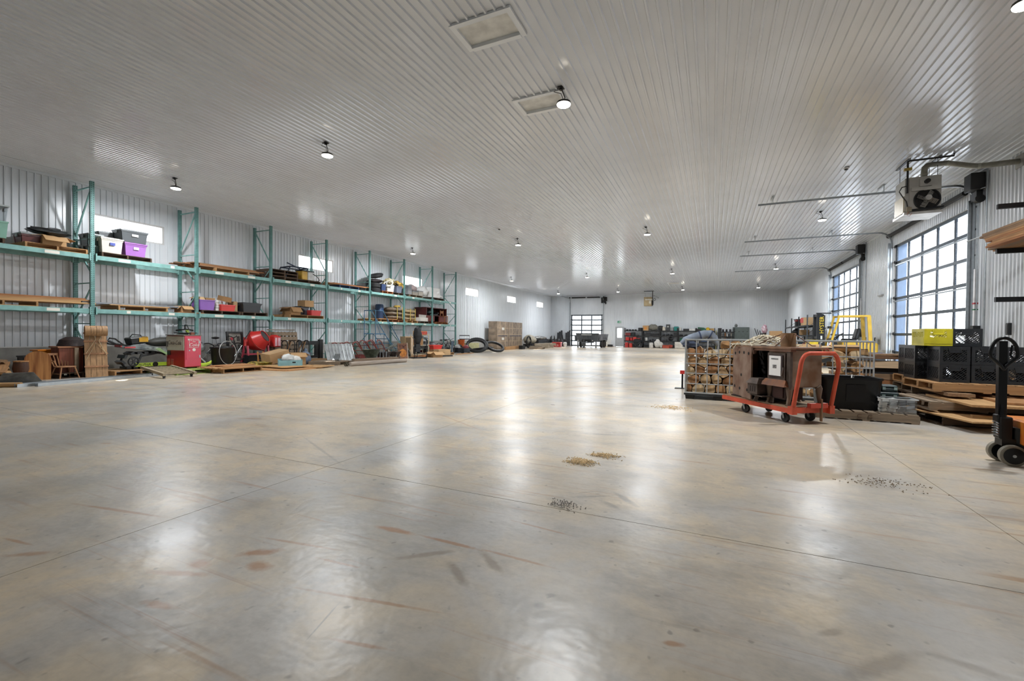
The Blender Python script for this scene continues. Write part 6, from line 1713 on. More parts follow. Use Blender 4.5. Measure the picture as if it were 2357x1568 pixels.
for row in range(2):
    z = CZ + row * .274
    lv = 'lower' if row == 0 else 'upper'
    for i in range(5):
        pos = ['beside the yellow crate corner', 'second from the firewood', 'in the middle of the row', 'behind the jack handle', 'at the wall end'][i]
        crate('black milk crate in the %s front row, %s' % (lv, pos), (3.36 + .362 * i, 9.10 - .012 * i, z), 0 - .02, CB, 'black milk crates')
    for i in range(3):
        crate('black milk crate in the %s second row, %s' % (lv, ['end showing by the door', 'behind the first crate', 'behind the middle crate'][i]), (3.24 + .362 * i, 9.66, z), .0, CB, 'black milk crates')
    crate('black milk crate in the %s rear row nearest the overhead door' % lv, (3.36, 10.28, z), .04, CB, 'black milk crates')
PL('brown pallet under the rear row of crates', 3.75, 10.2, .42, .02, 0, 1.22, .9)
PL('middle pallet under the rear row of crates', 3.75, 10.2, .28, .0, 1, 1.22, .9)
PL('third pallet under the rear row of crates', 3.75, 10.2, .14, .0, 2, 1.22, .9)
PL('bottom pallet under the rear row of crates', 3.75, 10.2, .0, .0, 2, 1.22, .9)
crate('yellow milk crate on top of the black crates', (3.24, 9.34, CZ + .55), .02, '#d8cb2f', None)
crate('single black milk crate beside the yellow crate on top', (3.60, 9.36, CZ + .55), -.02, CB, None)
ob_y = [o for o in COL.objects if o.get('label') == 'yellow milk crate on top of the black crates'][0]
for s_ in (-.0,):
    ob('side_panel', MB().bx(-.172, .172, -.234, -.2305, .03, .135), mat('#d2c52a', .4), ob_y); ob('side_panel', MB().bx(-.1765, -.173, -.22, .22, .03, .135), mat('#d2c52a', .4), ob_y)
    ob('side_panel', MB().bx(-.172, -.105, -.234, -.2305, .135, .25), mat('#d2c52a', .4), ob_y); ob('side_panel', MB().bx(.1, .172, -.234, -.2305, .135, .25), mat('#d2c52a', .4), ob_y)

# stacks of boards between the second cage and the crates
pallet('reddish pallet in the wood stack behind the crates', (3.05, 11.35, 0), .05, 1.3, 1.0, 6, 7, 'pallets behind the crates')
pallet('second reddish pallet in the wood stack behind the crates', (3.0, 11.35, .135), .0, 1.3, 1.0, 3, 7, 'pallets behind the crates')
for i in range(4):
    board('reddish board of the wood stack behind the crates', (3.0, 10.95 + .2 * i, .27), 1.3, .18, .12, PI / 2, 2, 'boards behind the crates')
for i in range(4):
    board('dark board of the wood stack behind the crates', (3.0, 10.95 + .2 * i, .40), 1.35, .18, .10, PI / 2 + .04, 1, 'boards behind the crates')
solo('timber_block', 'thick pale timber lying on the wood stack behind the crates', 'timber', MB().bx(-.75, .75, -.12, .12, 0, .14), mat('#d0b390', .8, 0, .1, 3, .1, 'woodx'), (3.05, 11.1, .62))
solo('live_edge_slab', 'brown live edge slab on top of the wood stack', 'slab', MB().prism([(-.75, -.15), (-.2, -.2), (.3, -.16), (.75, -.2), (.75, .2), (.2, .16), (-.4, .2), (-.75, .17)], 0, .07), mat('#7c5a40', .8, 0, .25, 4, .2, 'woodx'), (3.05, 11.12, .80))
solo('live_edge_slab', 'thin pale slab on the brown live edge slab', 'slab', MB().prism([(-.7, -.15), (.7, -.2), (.75, .2), (-.7, .17)], 0, .03), LUM[1], (3.05, 11.12, .871))
solo('timber_block', 'dark block lifting the thick pale timber', 'block', MB().bx(-.6, .6, -.1, .1, 0, .12), DARK, (3.05, 11.15, .50))
# more pallets and boards beside the crates at the right wall
pallet('brown pallet lying by the right wall with boards on it', (5.3, 11.4, 0), .0, 1.2, 1.0, 0, 7, 'pallets by the right wall')
for i in range(5):
    pallet('brown pallet in the tall stack by the right wall', (5.3, 11.4, .132 * (i + 1)), .02 * (i % 3), 1.2, 1.0, (0, 1)[i % 2], 7, 'pallets by the right wall')
for i in range(3):
    board('loose board on the pallet stack by the right wall', (4.95 + .25 * i, 11.2, .80 + .03 * (i % 2)), 1.3, .2, .03, .1 * i, (1, 4, 3)[i], 'boards by the right wall')
solo('wood_offcut', 'dark carved wood offcut on the boards by the right wall', 'offcut', MB().blob((0, 0, .07), (.16, .14, .08), 12, 7, .2, 3, 2, .8), mat('#5c493c', .7), (5.0, 11.05, .86), smooth=40)

# ------------------------------------------------------------------ pallet jack
pj = thing('pallet_jack', 'black handled pallet jack with orange forks at the right', 'pallet jack', (2.64, 5.93, 0), 0)
JB = mat('#101113', .35, .3, .1); JO = mat('#d98a2b', .45, .1, .12, col2='#b5571f')
for y in (-.10, .10):
    w = ob('steer_wheel', MB().lathe([(.03, -.028), (.085, -.03), (.10, -.022), (.10, .022), (.085, .03), (.03, .028)], 26, Matrix.Rotation(PI / 2, 4, 'X')), mat('#8c8678', .6), pj, (0, y, .10), smooth=40)
    ob('wheel_disc', MB().lathe([(.0, -.033), (.075, -.031), (.078, .031), (0, .033)], 22, Matrix.Rotation(PI / 2, 4, 'X')), JB, w)
    ob('axle_cap', MB().cyl((0, -.036, 0), (0, .036, 0), .014), GALV, w)
ob('pump_body', MB().cyl((.10, 0, .14), (.10, 0, .36), .085, n=20).bx(-.06, .12, -.06, .06, .18, .25), JB, pj, smooth=40)
ob('pivot_block', MB().bx(-.075, .02, -.06, .06, .24, .46).bx(-.09, -.02, -.045, .045, .40, .48), JB, pj, bevel=.01)
sp_ = [(-.095 + .022 * math.cos(k_ * .9), -.03 + .022 * math.sin(k_ * .9), .27 + k_ * .0036) for k_ in range(40)]
ob('spring', MB().tube(sp_, .005, 5), GALV, pj)
ob('shaft', MB().bar((-.045, 0, .44), (-.05, 0, 1.20), .062, .05), JB, pj)
ob('shaft_brace', MB().bar((-.06, -.04, .44), (-.05, -.02, .58), .02).bar((-.06, .04, .44), (-.05, .02, .58), .02), JB, pj)
lp = []
for k_ in range(28):
    a = -PI / 2 + 2 * PI * k_ / 28
    ww = .098 * (1 if math.sin(a) > -.2 else (1 + math.sin(a)) / .8 * 1.0)
    lp.append((-.05 + (ww if abs(math.cos(a)) > .01 else 0) * math.cos(a), 0, 1.075 + .155 * math.sin(a)))
ob('handle_loop', MB().tube([(x + 0, -.035 + .0 * z, z) for x, _, z in lp], .016, 8, True), JB, pj, smooth=50)
ob('grip_lever', MB().tube([(.01, -.03, 1.16), (.0, -.03, 1.06), (.03, -.03, 1.02), (.05, -.03, 1.05)], .009, 6), JB, pj)
ob('frame_head', MB().bx(.06, .36, -.27, .27, .20, .44), JO, pj, bevel=.015)
for y in (-.19, .19):
    ob('fork', MB().bx(.36, 1.5, y - .08, y + .08, .13, .20), JO, pj, bevel=.01)
    ob('load_roller', MB().cyl((1.3, y - .05, .05), (1.3, y + .05, .05), .045, n=16), JB, pj)
ob('link_arm', MB().bar((.05, -.24, .12), (.4, -.24, .16), .03, .05).cyl((.10, -.26, .135), (.10, -.22, .135), .03), mat('#b98a4a', .4, .4), pj)
text('lettering', 'L', .09, JB, pj, (.16, -.272, .37), (PI / 2, 0, 0))

# ------------------------------------------------------------------ gas heater hung from the ceiling, flue to the right wall
h = thing('gas_heater', 'hanging gas unit heater with a round fan beside the overhead door', 'heater', (4.22, 13.5, 4.22), 0)
HG = mat('#b9b7b0', .5, .2, .06); HT = mat('#c9bda2', .5, .1, .06)
ob('cabinet', MB().bx(-.08, .58, .02, .62, .02, .82), HG, h, bevel=.01)
ob('rear_face', MB().bx(0, .58, -.0, .02, .05, .82), HG, h)
ob('vent_plate', MB().bx(.02, .56, -.06, .0, .48, .56), HG, h)
ob('draft_box', MB().bx(.18, .40, -.04, .0, .58, .78), HG, h)
ob('inducer', MB().cyl((.30, -.12, .68), (.30, -.04, .68), .05, n=16), BLACK, h)
fanM = Matrix.Rotation(PI / 2, 4, 'X')
ob('fan_shroud', MB().torus((.32, -.03, .27), .235, .018, 28, 8, fanM), BLKMET, h, smooth=40)
ob('fan_disc', MB().cyl((.32, -.012, .27), (.32, -.002, .27), .23, n=28), mat('#23211f', .7), h)
for k_ in range(4):
    a = k_ * PI / 2 + .5
    ob('fan_blade', MB().box((0, 0, .12), (.13, .006, .16), (0, 0, .5)), mat('#8d8a84', .4, .6), h, (.32, -.03, .27), (0, a, 0))
ob('fan_motor', MB().cyl((.32, -.12, .29), (.32, -.04, .29), .06, n=18), mat('#c3c2be', .4, .4), h, smooth=40)
ob('guard_wire', MB().torus((.32, -.05, .27), .17, .004, 24, 5, fanM).torus((.32, -.05, .27), .10, .004, 24, 5, fanM).bar((.08, -.05, .27), (.56, -.05, .27), .006).bar((.32, -.05, .04), (.32, -.05, .5), .006), BLKMET, h)
ob('gas_manifold', MB().cyl((-.04, -.06, .02), (.60, -.06, .06), .028, n=10), BLKMET, h)
ob('gas_valve', MB().bx(-.07, .02, -.1, .0, -.0, .10).cyl((-.03, -.05, -.04), (-.03, -.05, .12), .03), mat('#9a8f7a', .4, .5), h)
ob('side_panel', MB().bx(-.10, -.08, .04, .60, -.02, .40), HT, h)
ob('bottom_pan', MB().bx(-.1, .6, -.02, .7, -.06, .0), mat('#d8d6d2', .4, .1), h)
for k_ in range(5):
    ob('louver', MB().box((.25, .66, .1 + k_ * .13), (.6, .02, .1), (.5, 0, 0)), HG, h)
for (x, y) in ((-.02, .1), (.54, .1), (-.02, .55), (.54, .55)):
    ob('hanger_rod', MB().cyl((x, y, .82), (x, y, 1.27), .006, n=6), BLKMET, h)
ob('hanger_channel', MB().bx(-.05, .0, -.05, .75, 1.235, 1.262), BLKMET, h); ob('hanger_channel', MB().bx(.52, .57, -.05, .75, 1.235, 1.262), BLKMET, h)
ob('gas_pipe', MB().tube([(-.05, -.03, .45), (-.05, -.03, 1.18), (-.05, -.03, 1.2), (.0, -.03, 1.21), (.78, -.03, 1.21), (.78, -.03, 1.27)], .022, 8), BLACK, h)
ob('gas_hose', MB().tube([(-.05, -.03, .62), (-.15, -.03, .60), (-.2, -.03, .5), (-.13, -.03, .36), (-.06, -.03, .25), (-.04, -.05, .1)], .012, 6), BLACK, h)
ob('valve_handle', MB().bx(-.12, .02, -.07, .0, .98, 1.04), mat('#b39a4d', .4, .5), h)
ob('wire_loop', MB().tube([(-.03, -.08, .0), (-.06, -.08, -.08), (-.02, -.08, -.11), (.03, -.08, -.05)], .005, 5), mat('#a84a32', .5), h)
fl_ = thing('flue_pipe', 'galvanized flue pipe from the heater to the wall vent', 'duct', (0, 0, 0), 0)
fp_ = [(4.50, 13.55, 5.05), (4.50, 13.55, 5.16), (4.51, 13.56, 5.25), (4.57, 13.6, 5.31), (4.66, 13.64, 5.33), (4.95, 13.66, 5.33), (5.35, 13.68, 5.22), (5.5, 13.69, 5.19), (6.18, 13.7, 5.20)]
ob('duct', MB().tube(fp_, .062, 14), mat('#9b988c', .4, .7, .15, 7), fl_, smooth=50)
for p, q in (((4.50, 13.55, 5.07), (4.50, 13.55, 5.10)), ((4.93, 13.66, 5.33), (4.97, 13.66, 5.325)), ((5.48, 13.69, 5.19), (5.53, 13.69, 5.19))):
    ob('joint_band', MB().cyl(p, q, .068, n=16), mat('#aaa698', .35, .7), fl_)
ob('wall_collar', MB().bx(6.185, 6.205, 13.56, 13.84, 5.06, 5.34), mat('#a7a59d', .4, .5), fl_)

# ------------------------------------------------------------------ cantilever lumber rack at the right wall
cr = thing('cantilever_rack', 'black cantilever arm rack holding lumber at the right wall', 'rack', (0, 0, 0), 0)
for y in (11.25, 9.0):
    ob('column', MB().bx(5.95, 6.12, y - .06, y + .06, 0, 4.3), BLKMET, cr)
    for z in (3.73, 2.90, 2.0):
        ob('arm', MB().bx(4.8, 5.95, y - .03, y + .03, z - .09, z), BLKMET, cr)
    ob('base', MB().bx(4.9, 6.12, y - .06, y + .06, 0, .1), BLKMET, cr)
r5 = random.Random(9)
for i in range(56):
    c_ = i % 7; r_ = i // 7
    L_ = 3.6 + r5.uniform(-.2, .2); yf = 11.55 + r5.uniform(-.8, .12) - .05 * r_
    board('rough sawn plank on the cantilever rack, middle arms', (4.66 + c_ * .150, yf - L_ / 2, 2.902 + r_ * .036), round(L_, 1), .14, .034, 0, r5.choice((0, 2, 1, 2)), 'planks on the cantilever rack')
for i in range(4):
    board('square timber on the upper arms of the cantilever rack', (5.15 + .2 * (i % 2), 9.4, 3.732 + .1 * (i // 2)), 3.3, .12, .095, 0, 0, 'timbers on the upper arms')
solo('steel_rod', 'thin steel rod sticking out over the planks of the cantilever rack', 'rod', MB().cyl((0, -2.2, 0), (0, 2.2, 0), .012, n=6), GALV, (4.72, 9.9, 3.21), (.0, 0, 0))
# small fittings on the right wall
for (y, z, w, hgt, lab, col) in ((13.2, 4.85, .12, .16, 'small grey junction box high on the right wall', '#9aa09e'), (12.2, 2.1, .08, .13, 'white light switch on the right wall', '#ecebe8'), (13.9, 1.45, .1, .28, 'black handset hanging on the right wall', '#26282a'), (22.6, 1.05, .12, .2, 'grey outlet box on the wall beside the yellow bollard', '#b4b6b6'), (22.45, 2.95, .5, .06, 'grey patch plate on the wall between the doors', '#b9bcbf')):
    t = thing('wall_fitting', lab, 'wall box', (XR - .02, y, z), 0)
    ob('housing', MB().bx(-.07, .0, -w / 2, w / 2, -hgt / 2, hgt / 2), mat(col, .5), t, bevel=.008)
    ob('cover_plate', MB().bx(-.075, -.07, -w / 2.6, w / 2.6, -hgt / 2.6, hgt / 2.6), mat(col, .4), t)
# yellow bollards
for (x, y, lab) in ((5.72, 21.75, 'yellow bollard beside the door behind the crates'), (-10.35, 46.35, 'yellow bollard beside the far overhead door')):
    t = thing('bollard', lab, 'bollard', (x, y, 0), 0, 'yellow bollards')
    ob('post', MB().lathe([(.09, 0), (.09, 1.0), (.06, 1.05), (0, 1.07)], 18), mat('#d3b423', .45), t, smooth=40)
    ob('base_plate', MB().bx(-.14, .14, -.14, .14, 0, .015), mat('#b09a25', .5), t)
# ------------------------------------------------------------------ forklift beside the far overhead door of the right wall
fk = thing('forklift', 'yellow forklift with a black mast and overhead guard', 'forklift', (4.75, 22.0, 0), 0)
FY = mat('#cda62c', .45, .05, .08); FK = mat('#15171a', .45, .2, .1)
# faces -x ; guard x -.30..+.86, mast x -.85..-.5
for y in (-.34, .34):
    ob('mast_channel', MB().bx(-.86, -.70, y - .05, y + .05, .05, 2.18).bx(-.70, -.58, y - .035, y + .035, .1, 2.12), FK, fk)
for z in (.3, 1.2, 2.12):
    ob('mast_crossbar', MB().bx(-.84, -.62, -.30, .30, z - .05, z + .05), FK, fk)
ob('mast_cap', MB().bx(-.88, -.38, -.40, -.28, 2.18, 2.22), FK, fk)
text('lettering', 'HYSTER', .20, mat('#e3c52e', .5), fk, (-.69, -.391, 1.72), (PI / 2, PI / 2 * -1, 0), 0, .002)
ob('logo_dot', MB().cyl((-.70, -.394, 1.05), (-.70, -.39, 1.05), .055, n=16), mat('#dfe2dd', .5), fk)
ob('logo_panel', MB().bx(-.73, -.67, -.394, -.39, 1.14, 1.28), mat('#dfe2dd', .5), fk)
for y in (-.22, .22):
    ob('fork_tine', MB().bx(-1.9, -.92, y - .06, y + .06, .06, .10).bx(-.96, -.92, y - .06, y + .06, .1, .6), FK, fk)
ob('fork_carriage', MB().bx(-.92, -.87, -.45, .45, .15, .25).bx(-.92, -.87, -.45, .45, .5, .58), FK, fk)
ob('chassis', MB().bx(-.5, .85, -.45, .45, .25, .72), FY, fk, bevel=.03)
ob('counterweight', MB().box((.95, 0, .62), (.4, .9, .8)), FY, fk, bevel=.06)
ob('hood', MB().bx(.0, .85, -.40, .40, .72, 1.06), FY, fk, bevel=.03)
ob('dash', MB().box((-.22, 0, .95), (.14, .7, .5), (0, -.35, 0)), FK, fk)
for y in (-.42, .42):
    ob('guard_front_post', MB().bar((-.48, y, .55), (-.12, y, 2.06), .07, .05, (0, 1, 0)), FY, fk)
    ob('guard_rear_post', MB().bar((.92, y, .8), (.84, y, 2.08), .12, .05, (0, 1, 0)), FY, fk)
    ob('guard_rail', MB().bx(-.16, .88, y - .035, y + .035, 2.04, 2.11), FY, fk)
for i in range(5):
    ob('guard_bar', MB().bx(-.1 + i * .22, -.05 + i * .22, -.39, .39, 2.06, 2.10), FY, fk)
ob('seat', MB().box((.30, 0, 1.12), (.46, .46, .12)).box((.55, 0, 1.36), (.13, .46, .46), (0, .22, 0)), FK, fk, bevel=.04)
ob('steering_wheel', MB().torus((-.02, 0, 1.30), .17, .016, 20, 6, Matrix.Rotation(-.6, 4, 'Y')).cyl((-.02, 0, 1.3), (-.2, 0, 1.05), .025), FK, fk)
ob('control_lever', MB().cyl((.02, -.3, 1.06), (.04, -.3, 1.24), .015).blob((.04, -.3, 1.26), (.03, .03, .04), 8, 6, 0), FK, fk)
ob('headlight', MB().box((-.45, -.5, 1.62), (.12, .1, .1)).bar((-.3, -.45, 1.6), (-.62, -.52, 1.60), .02).box((-.64, -.52, 1.58), (.10, .03, .07)), FK, fk)
ob('warning_decals', MB().box((-.42, -.448, .95), (.05, .004, .18), (0, .23, 0)), mat('#e6e6e2', .5, 0, .4, 20, col2='#b53a32'), fk)
for (x, r) in ((-.55, .27), (.75, .23)):
    for y in (-.42, .42):
        ob('wheel', MB().lathe([(r * .5, -.09), (r * .95, -.10), (r, -.06), (r, .06), (r * .95, .10), (r * .5, .09)], 22, Matrix.Translation((x, y, r)) @ Matrix.Rotation(PI / 2, 4, 'X')), BLACK, fk, smooth=40)
# yellow bin and blue black things before the forklift
solo('yellow_bin', 'yellow box standing beside the forklift mast', 'box', MB().bx(-.18, .18, -.18, .18, .8, 1.12).bx(-.2, .2, -.2, .2, 0, .8), mat('#cdb22c', .5), (3.55, 20.6, 0))
tote('storage_tote', 'black and blue low tote by the yellow bollard', (5.2, 20.2, 0), 1.0, .5, .62, '#1b1c20', '#24325e', 0, group=None)
for i in range(2):
    solo('hook_bar', ['black pry bar hanging on the wall near the yellow bollard', 'second black bar hanging near the forklift'][i], 'bar', MB().tube([(0, 0, 0), (0, .05, .35), (0, .0, .4)], .02, 6), BLACK, (XR - .08, 22.9 + 1.2 * i, .82))

# ------------------------------------------------------------------ shelving along the far part of the right wall
def rivet_shelf(label, loc, rz, L_, D_, H_, zs, posts, group, m, brace=False):
    t = thing('steel_shelf', label, 'shelf', loc, rz, group)
    for i in range(posts):
        x = -L_ / 2 + L_ * i / (posts - 1)
        for y in (-D_ / 2, D_ / 2):
            ob('post', MB().bx(x - .03, x + .03, y - .03, y + .03, 0, H_), m, t)
        if brace:
            for a, b in ((.2, .8), (1.0, 1.7), (1.8, H_ - .1)):
                ob('brace', MB().bar((x, -D_ / 2, a), (x, D_ / 2, b), .02), m, t)
    for z in zs:
        ob('front_beam', MB().bx(-L_ / 2, L_ / 2, -D_ / 2 - .02, -D_ / 2 + .02, z - .09, z), m, t)
        ob('rear_beam', MB().bx(-L_ / 2, L_ / 2, D_ / 2 - .02, D_ / 2 + .02, z - .09, z), m, t)
        ob('deck', MB().bx(-L_ / 2 + .03, L_ / 2 - .03, -D_ / 2 + .02, D_ / 2 - .02, z - .03, z - .005), m, t)
    return t
rivet_shelf('dark steel shelf with diagonal braces along the right wall', (5.55, 35.6, 0), -PI / 2, 8.6, .8, 2.55, (.55, 1.35, 1.95), 4, None, mat('#2e3338', .45, .3), True)
t = thing('generator', 'red and black generator on the shelf along the right wall', 'generator', (5.5, 36.5, 1.95), 0)
ob('frame', MB().tube([(-.25, -.4, .02), (.25, -.4, .02), (.25, .4, .02), (-.25, .4, .02)], .02, 6, True).tube([(-.25, -.4, .5), (.25, -.4, .5), (.25, .4, .5), (-.25, .4, .5)], .02, 6, True), BLACK, t)
ob('tank', MB().bx(-.22, .22, -.36, .36, .34, .5), mat('#8e2a2d', .4), t, bevel=.04)
ob('engine', MB().bx(-.2, .2, -.3, .3, .03, .33), DARK, t)
carton('red and white printed carton on the shelf along the right wall', (5.5, 33.3, 1.95), .9, .6, .5, PI / 2, 1)
solo('red_print', 'red printed wrapper around the carton on the right wall shelf', 'wrapper', MB().bx(-.01, .01, -.46, .46, 0, .3), mat('#d8554e', .5), (5.18, 33.3, 2.13), (0, 0, 0))
carton('brown carton on the middle level of the right wall shelf', (5.5, 34.6, 1.35), .8, .5, .34, PI / 2, 0)
solo('air_compressor', 'dark compressor tank on the middle level of the right wall shelf', 'compressor', MB().blob((0, 0, .22), (.3, .5, .22), 16, 10, .02, 1).bx(-.1, .1, -.2, .2, .4, .5), DARK, (5.5, 37.2, 1.35), smooth=50)
tote('storage_tote', 'blue grey tote on the low level of the right wall shelf', (5.5, 35.6, .55), .9, .5, .4, '#6c7f92', '#8ea0b0', PI / 2, group=None)
for i in range(3):
    solo('red_item', 'reddish boxed part on the low level of the right wall shelf', 'box', MB().bx(-.2, .2, -.2, .2, 0, .26).bx(-.16, .16, -.12, .12, .26, .32), mat(('#8d5a48', '#7a4038', '#a0674a')[i], .6), (5.5, 33.6 - .6 * i, .55), (0, 0, .2 * i), 'reddish parts on the right wall shelf')

# ------------------------------------------------------------------ black shelving along the far wall
SB = mat('#141517', .5, .2, .1)
SZ = (.30, .69, 1.21, 1.72)
units = [(-8.28, -6.45), (-6.45, -4.76), (-4.76, -3.12), (-3.12, -1.46), (-1.46, .22)]
for i, (a, b) in enumerate(units):
    rivet_shelf('black shelf unit of the far wall %s' % ['with the red cans, next to the walk door', 'with the white sack under it', 'with the teal box on top', 'with the long black cases on top', 'with the yellow helmet on top'][i], ((a + b) / 2, 46.3, 0), 0, b - a - .06, .6, 1.99, SZ, 2, 'black shelf units of the far wall', SB)
rivet_shelf('narrow black shelf unit of the far wall beside the lockers', (1.2, 46.3, 0), 0, 1.25, .6, 1.99, (.30, .69, 1.21, 1.65), 2, 'black shelf units of the far wall', SB)
r8 = random.Random(21)
def junk(label, x, z, w, h, col, shape='box', y=46.2, d=.34, name=None, cat='item', group=None):
    m = mat(col, .55, 0, .15, 6)
    if shape == 'box': e = MB().box((0, 0, h / 2), (w, d, h)).box((0, -.02, h * .93), (w * .7, d * .8, h * .14))
    elif shape == 'blob': e = MB().blob((0, 0, h / 2), (w / 2, d / 2, h / 2), 14, 8, .18, int(abs(x * 10)), 2, .9)
    elif shape == 'can': e = MB().lathe([(w * .45, 0), (w * .5, h * .05), (w * .5, h * .85), (w * .35, h * .95), (w * .35, h), (0, h)], 16)
    elif shape == 'long': e = MB().box((0, 0, h * .4), (w, d * .4, h * .5)).box((-w * .2, 0, h * .6), (w * .3, d * .5, h * .6)).cyl((-w * .3, 0, h * .5), (w * .5, 0, h * .35), h * .22, n=8)
    return solo(name or 'stored_item', label, cat, e, m, (x, y, z), (0, 0, r8.uniform(-.1, .1)), group, smooth=40)
# top shelf
for i in range(4): junk('small black tool lying on the top shelf next to the walk door', -8.0 + i * .28, 1.72, .25, .12, '#1d1d1f', 'blob', name='hand_tool', cat='tool', group='small black tools on the top shelf')
junk('black square case on the top shelf beside the orange carton', -6.72, 1.72, .3, .28, '#242528', name='tool_case', cat='case')
carton('orange printed carton on the top shelf of the far wall', (-6.16, 46.2, 1.72), .56, .4, .50, 0, 0)
solo('carton_print', 'orange mark printed on the carton of the top shelf', 'mark', MB().cyl((0, -.006, 0), (0, 0, 0), .12, n=16), mat('#d9862a', .6), (-6.16, 45.99, 1.95))
junk('rumpled grey green bag on the top shelf beside the orange carton', -5.42, 1.72, .95, .62, '#77756b', 'blob', name='canvas_bag', cat='bag')
junk('black bag on the top shelf beside the grey green bag', -4.72, 1.72, .55, .50, '#1c1c1e', 'blob', name='canvas_bag', cat='bag')
junk('cream pail on the top shelf of the third unit', -4.42, 1.72, .34, .38, '#d5cdbd', 'can', name='pail', cat='bucket')
junk('dark grey speaker box on the top shelf of the third unit', -4.02, 1.72, .38, .62, '#3b3d3f', name='speaker_box', cat='speaker')
solo('speaker_cone', 'pale round cone of the dark speaker box', 'cone', MB().cyl((0, -.012, 0), (0, 0, 0), .08, n=16), mat('#b9bab6', .5), (-4.02, 46.01, 2.12))
junk('grey box on the top shelf beside the teal box', -3.66, 1.72, .28, .32, '#8d908f', name='plain_box', cat='box')
tote('storage_tote', 'teal lidded box on the top shelf of the far wall', (-3.26, 46.2, 1.72), .42, .4, .36, '#1f7f7a', '#17706c', 0, group=None)
junk('white canister on the top shelf beside the teal box', -2.9, 1.72, .26, .33, '#e3e2de', 'can', name='canister', cat='canister')
for i in range(3): junk(['long black case on the top shelf', 'long white tube on the top shelf', 'short black case on the top shelf'][i], -2.35 + i * .55, 1.72, .52, .2, ('#1e1f21', '#d5d5d2', '#232427')[i], name='long_case', cat='case')
solo('green_case', 'dark green triangular case on the top shelf', 'case', MB().prism([(-.45, 0), (.55, 0), (.1, .30), (-.45, .36)], -.15, .15, MXZ), mat('#1d5a3e', .5), (-.85, 46.2, 1.72))
solo('hard_hat', 'yellow hard hat on the top shelf of the fifth unit', 'helmet', MB().blob((0, 0, .14), (.2, .22, .2), 16, 9, .0, 0, 1, .6).prism([(.24 * math.cos(k * PI / 8), .28 * math.sin(k * PI / 8)) for k in range(16)], 0, .03), mat('#d9b41f', .4), (-.42, 46.2, 1.72), smooth=45)
junk('tan box on the top shelf beside the yellow hard hat', -.05, 1.72, .34, .24, '#b08c4f', name='plain_box', cat='box')
# middle shelves
junk('red and black drill case on the second shelf', -7.9, 1.21, .55, .28, '#7d2b2b', name='drill_case', cat='case'); junk('black drill case on the second shelf', -7.4, 1.21, .35, .34, '#1b1b1d', name='drill_case', cat='case'); junk('small grey clamp on the second shelf', -6.95, 1.21, .3, .12, '#5a5a5c', 'blob', name='clamp', cat='tool')
junk('long black chainsaw bar case on the second shelf', -5.6, 1.21, 1.5, .34, '#1e1e20', 'long', name='chainsaw', cat='saw')
for i in range(4): junk('black power tool on the second shelf of the third unit', -4.4 + i * .36, 1.21, .32, (.16, .2, .14, .34)[i], '#1f2022', 'blob' if i < 3 else 'box', name='power_tool', cat='tool', group='power tools on the second shelf')
for i in range(3): junk('black power tool on the second shelf of the fourth unit', -2.8 + i * .45, 1.21, .4, .15, '#222325', 'blob', name='power_tool', cat='tool', group='power tools on the fourth unit')
junk('red and pink box on the second shelf of the fifth unit', -.4, 1.21, .4, .25, '#b9505a', name='plain_box', cat='box')
for i in range(4): junk('bright red fuel can on the third shelf by the walk door', -7.95 + i * .36, .69, .33, (.34, .30, .36, .26)[i], ('#c9322c', '#b32a28', '#d03a30', '#a82a26')[i], 'box' if i != 1 else 'can', name='fuel_can', cat='can', group='red fuel cans')
junk('white jug on the third shelf of the second unit', -6.1, .69, .26, .32, '#dcdad4', 'can', name='jug', cat='jug')
for i in range(4): junk('dark fitting on the third shelf of the second unit', -5.7 + i * .24, .69, .2, .14 + .04 * (i % 2), '#2a2a2c', 'blob', name='pipe_fitting', cat='fitting', group='dark fittings on the third shelf')
junk('black bench grinder on the third shelf of the third unit', -3.75, .69, .45, .42, '#1f1f21', 'blob', name='bench_grinder', cat='grinder'); junk('dark box on the third shelf of the third unit', -4.3, .69, .4, .16, '#2c2c2e', name='plain_box', cat='box')
junk('green bag on the third shelf of the fourth unit', -2.6, .69, .7, .36, '#2f6a52', 'blob', name='canvas_bag', cat='bag'); junk('blue case on the third shelf of the fifth unit', -.7, .69, .6, .3, '#3f5a7d', name='tool_case', cat='case')
# in front of / under the shelves
junk('red bucket on the floor by the walk door shelf', -7.55, 0, .36, .42, '#d2463a', 'can', y=45.7, name='bucket', cat='bucket')
junk('red canister behind the red bucket', -7.95, 0, .3, .5, '#b8322d', 'box', y=45.75, name='fuel_can', cat='can')
t = thing('lawn_cart', 'dark push mower with a round wheel before the first shelf', 'mower', (-6.75, 45.55, 0), 0)
ob('deck', MB().box((0, 0, .3), (.9, .5, .28), tx=.8, ty=.8), DARK, t); ob('bag', MB().blob((-.1, 0, .58), (.45, .28, .3), 14, 8, .1, 4), mat('#1a1b1c', .8), t, smooth=50)
ring_wheel(t, 'wheel', (.15, -.28, .26), .26, .06, BLACK, 'y', 6); ob('handle', MB().tube([(.35, -.2, .4), (.62, -.2, .9), (.62, .2, .9), (.35, .2, .4)], .02, 6), BLACK, t)
junk('white plastic drum with a red mark under the second shelf', -5.55, 0, .42, .52, '#d9d6cf', 'can', y=45.65, name='drum', cat='drum')
junk('tall white sack slumped before the second shelf', -4.95, 0, .62, .85, '#d7d4cc', 'blob', y=45.6, name='feed_sack', cat='sack'); junk('smaller white sack beside the tall white sack', -4.62, 0, .45, .6, '#cbc8bf', 'blob', y=45.6, name='feed_sack', cat='sack')
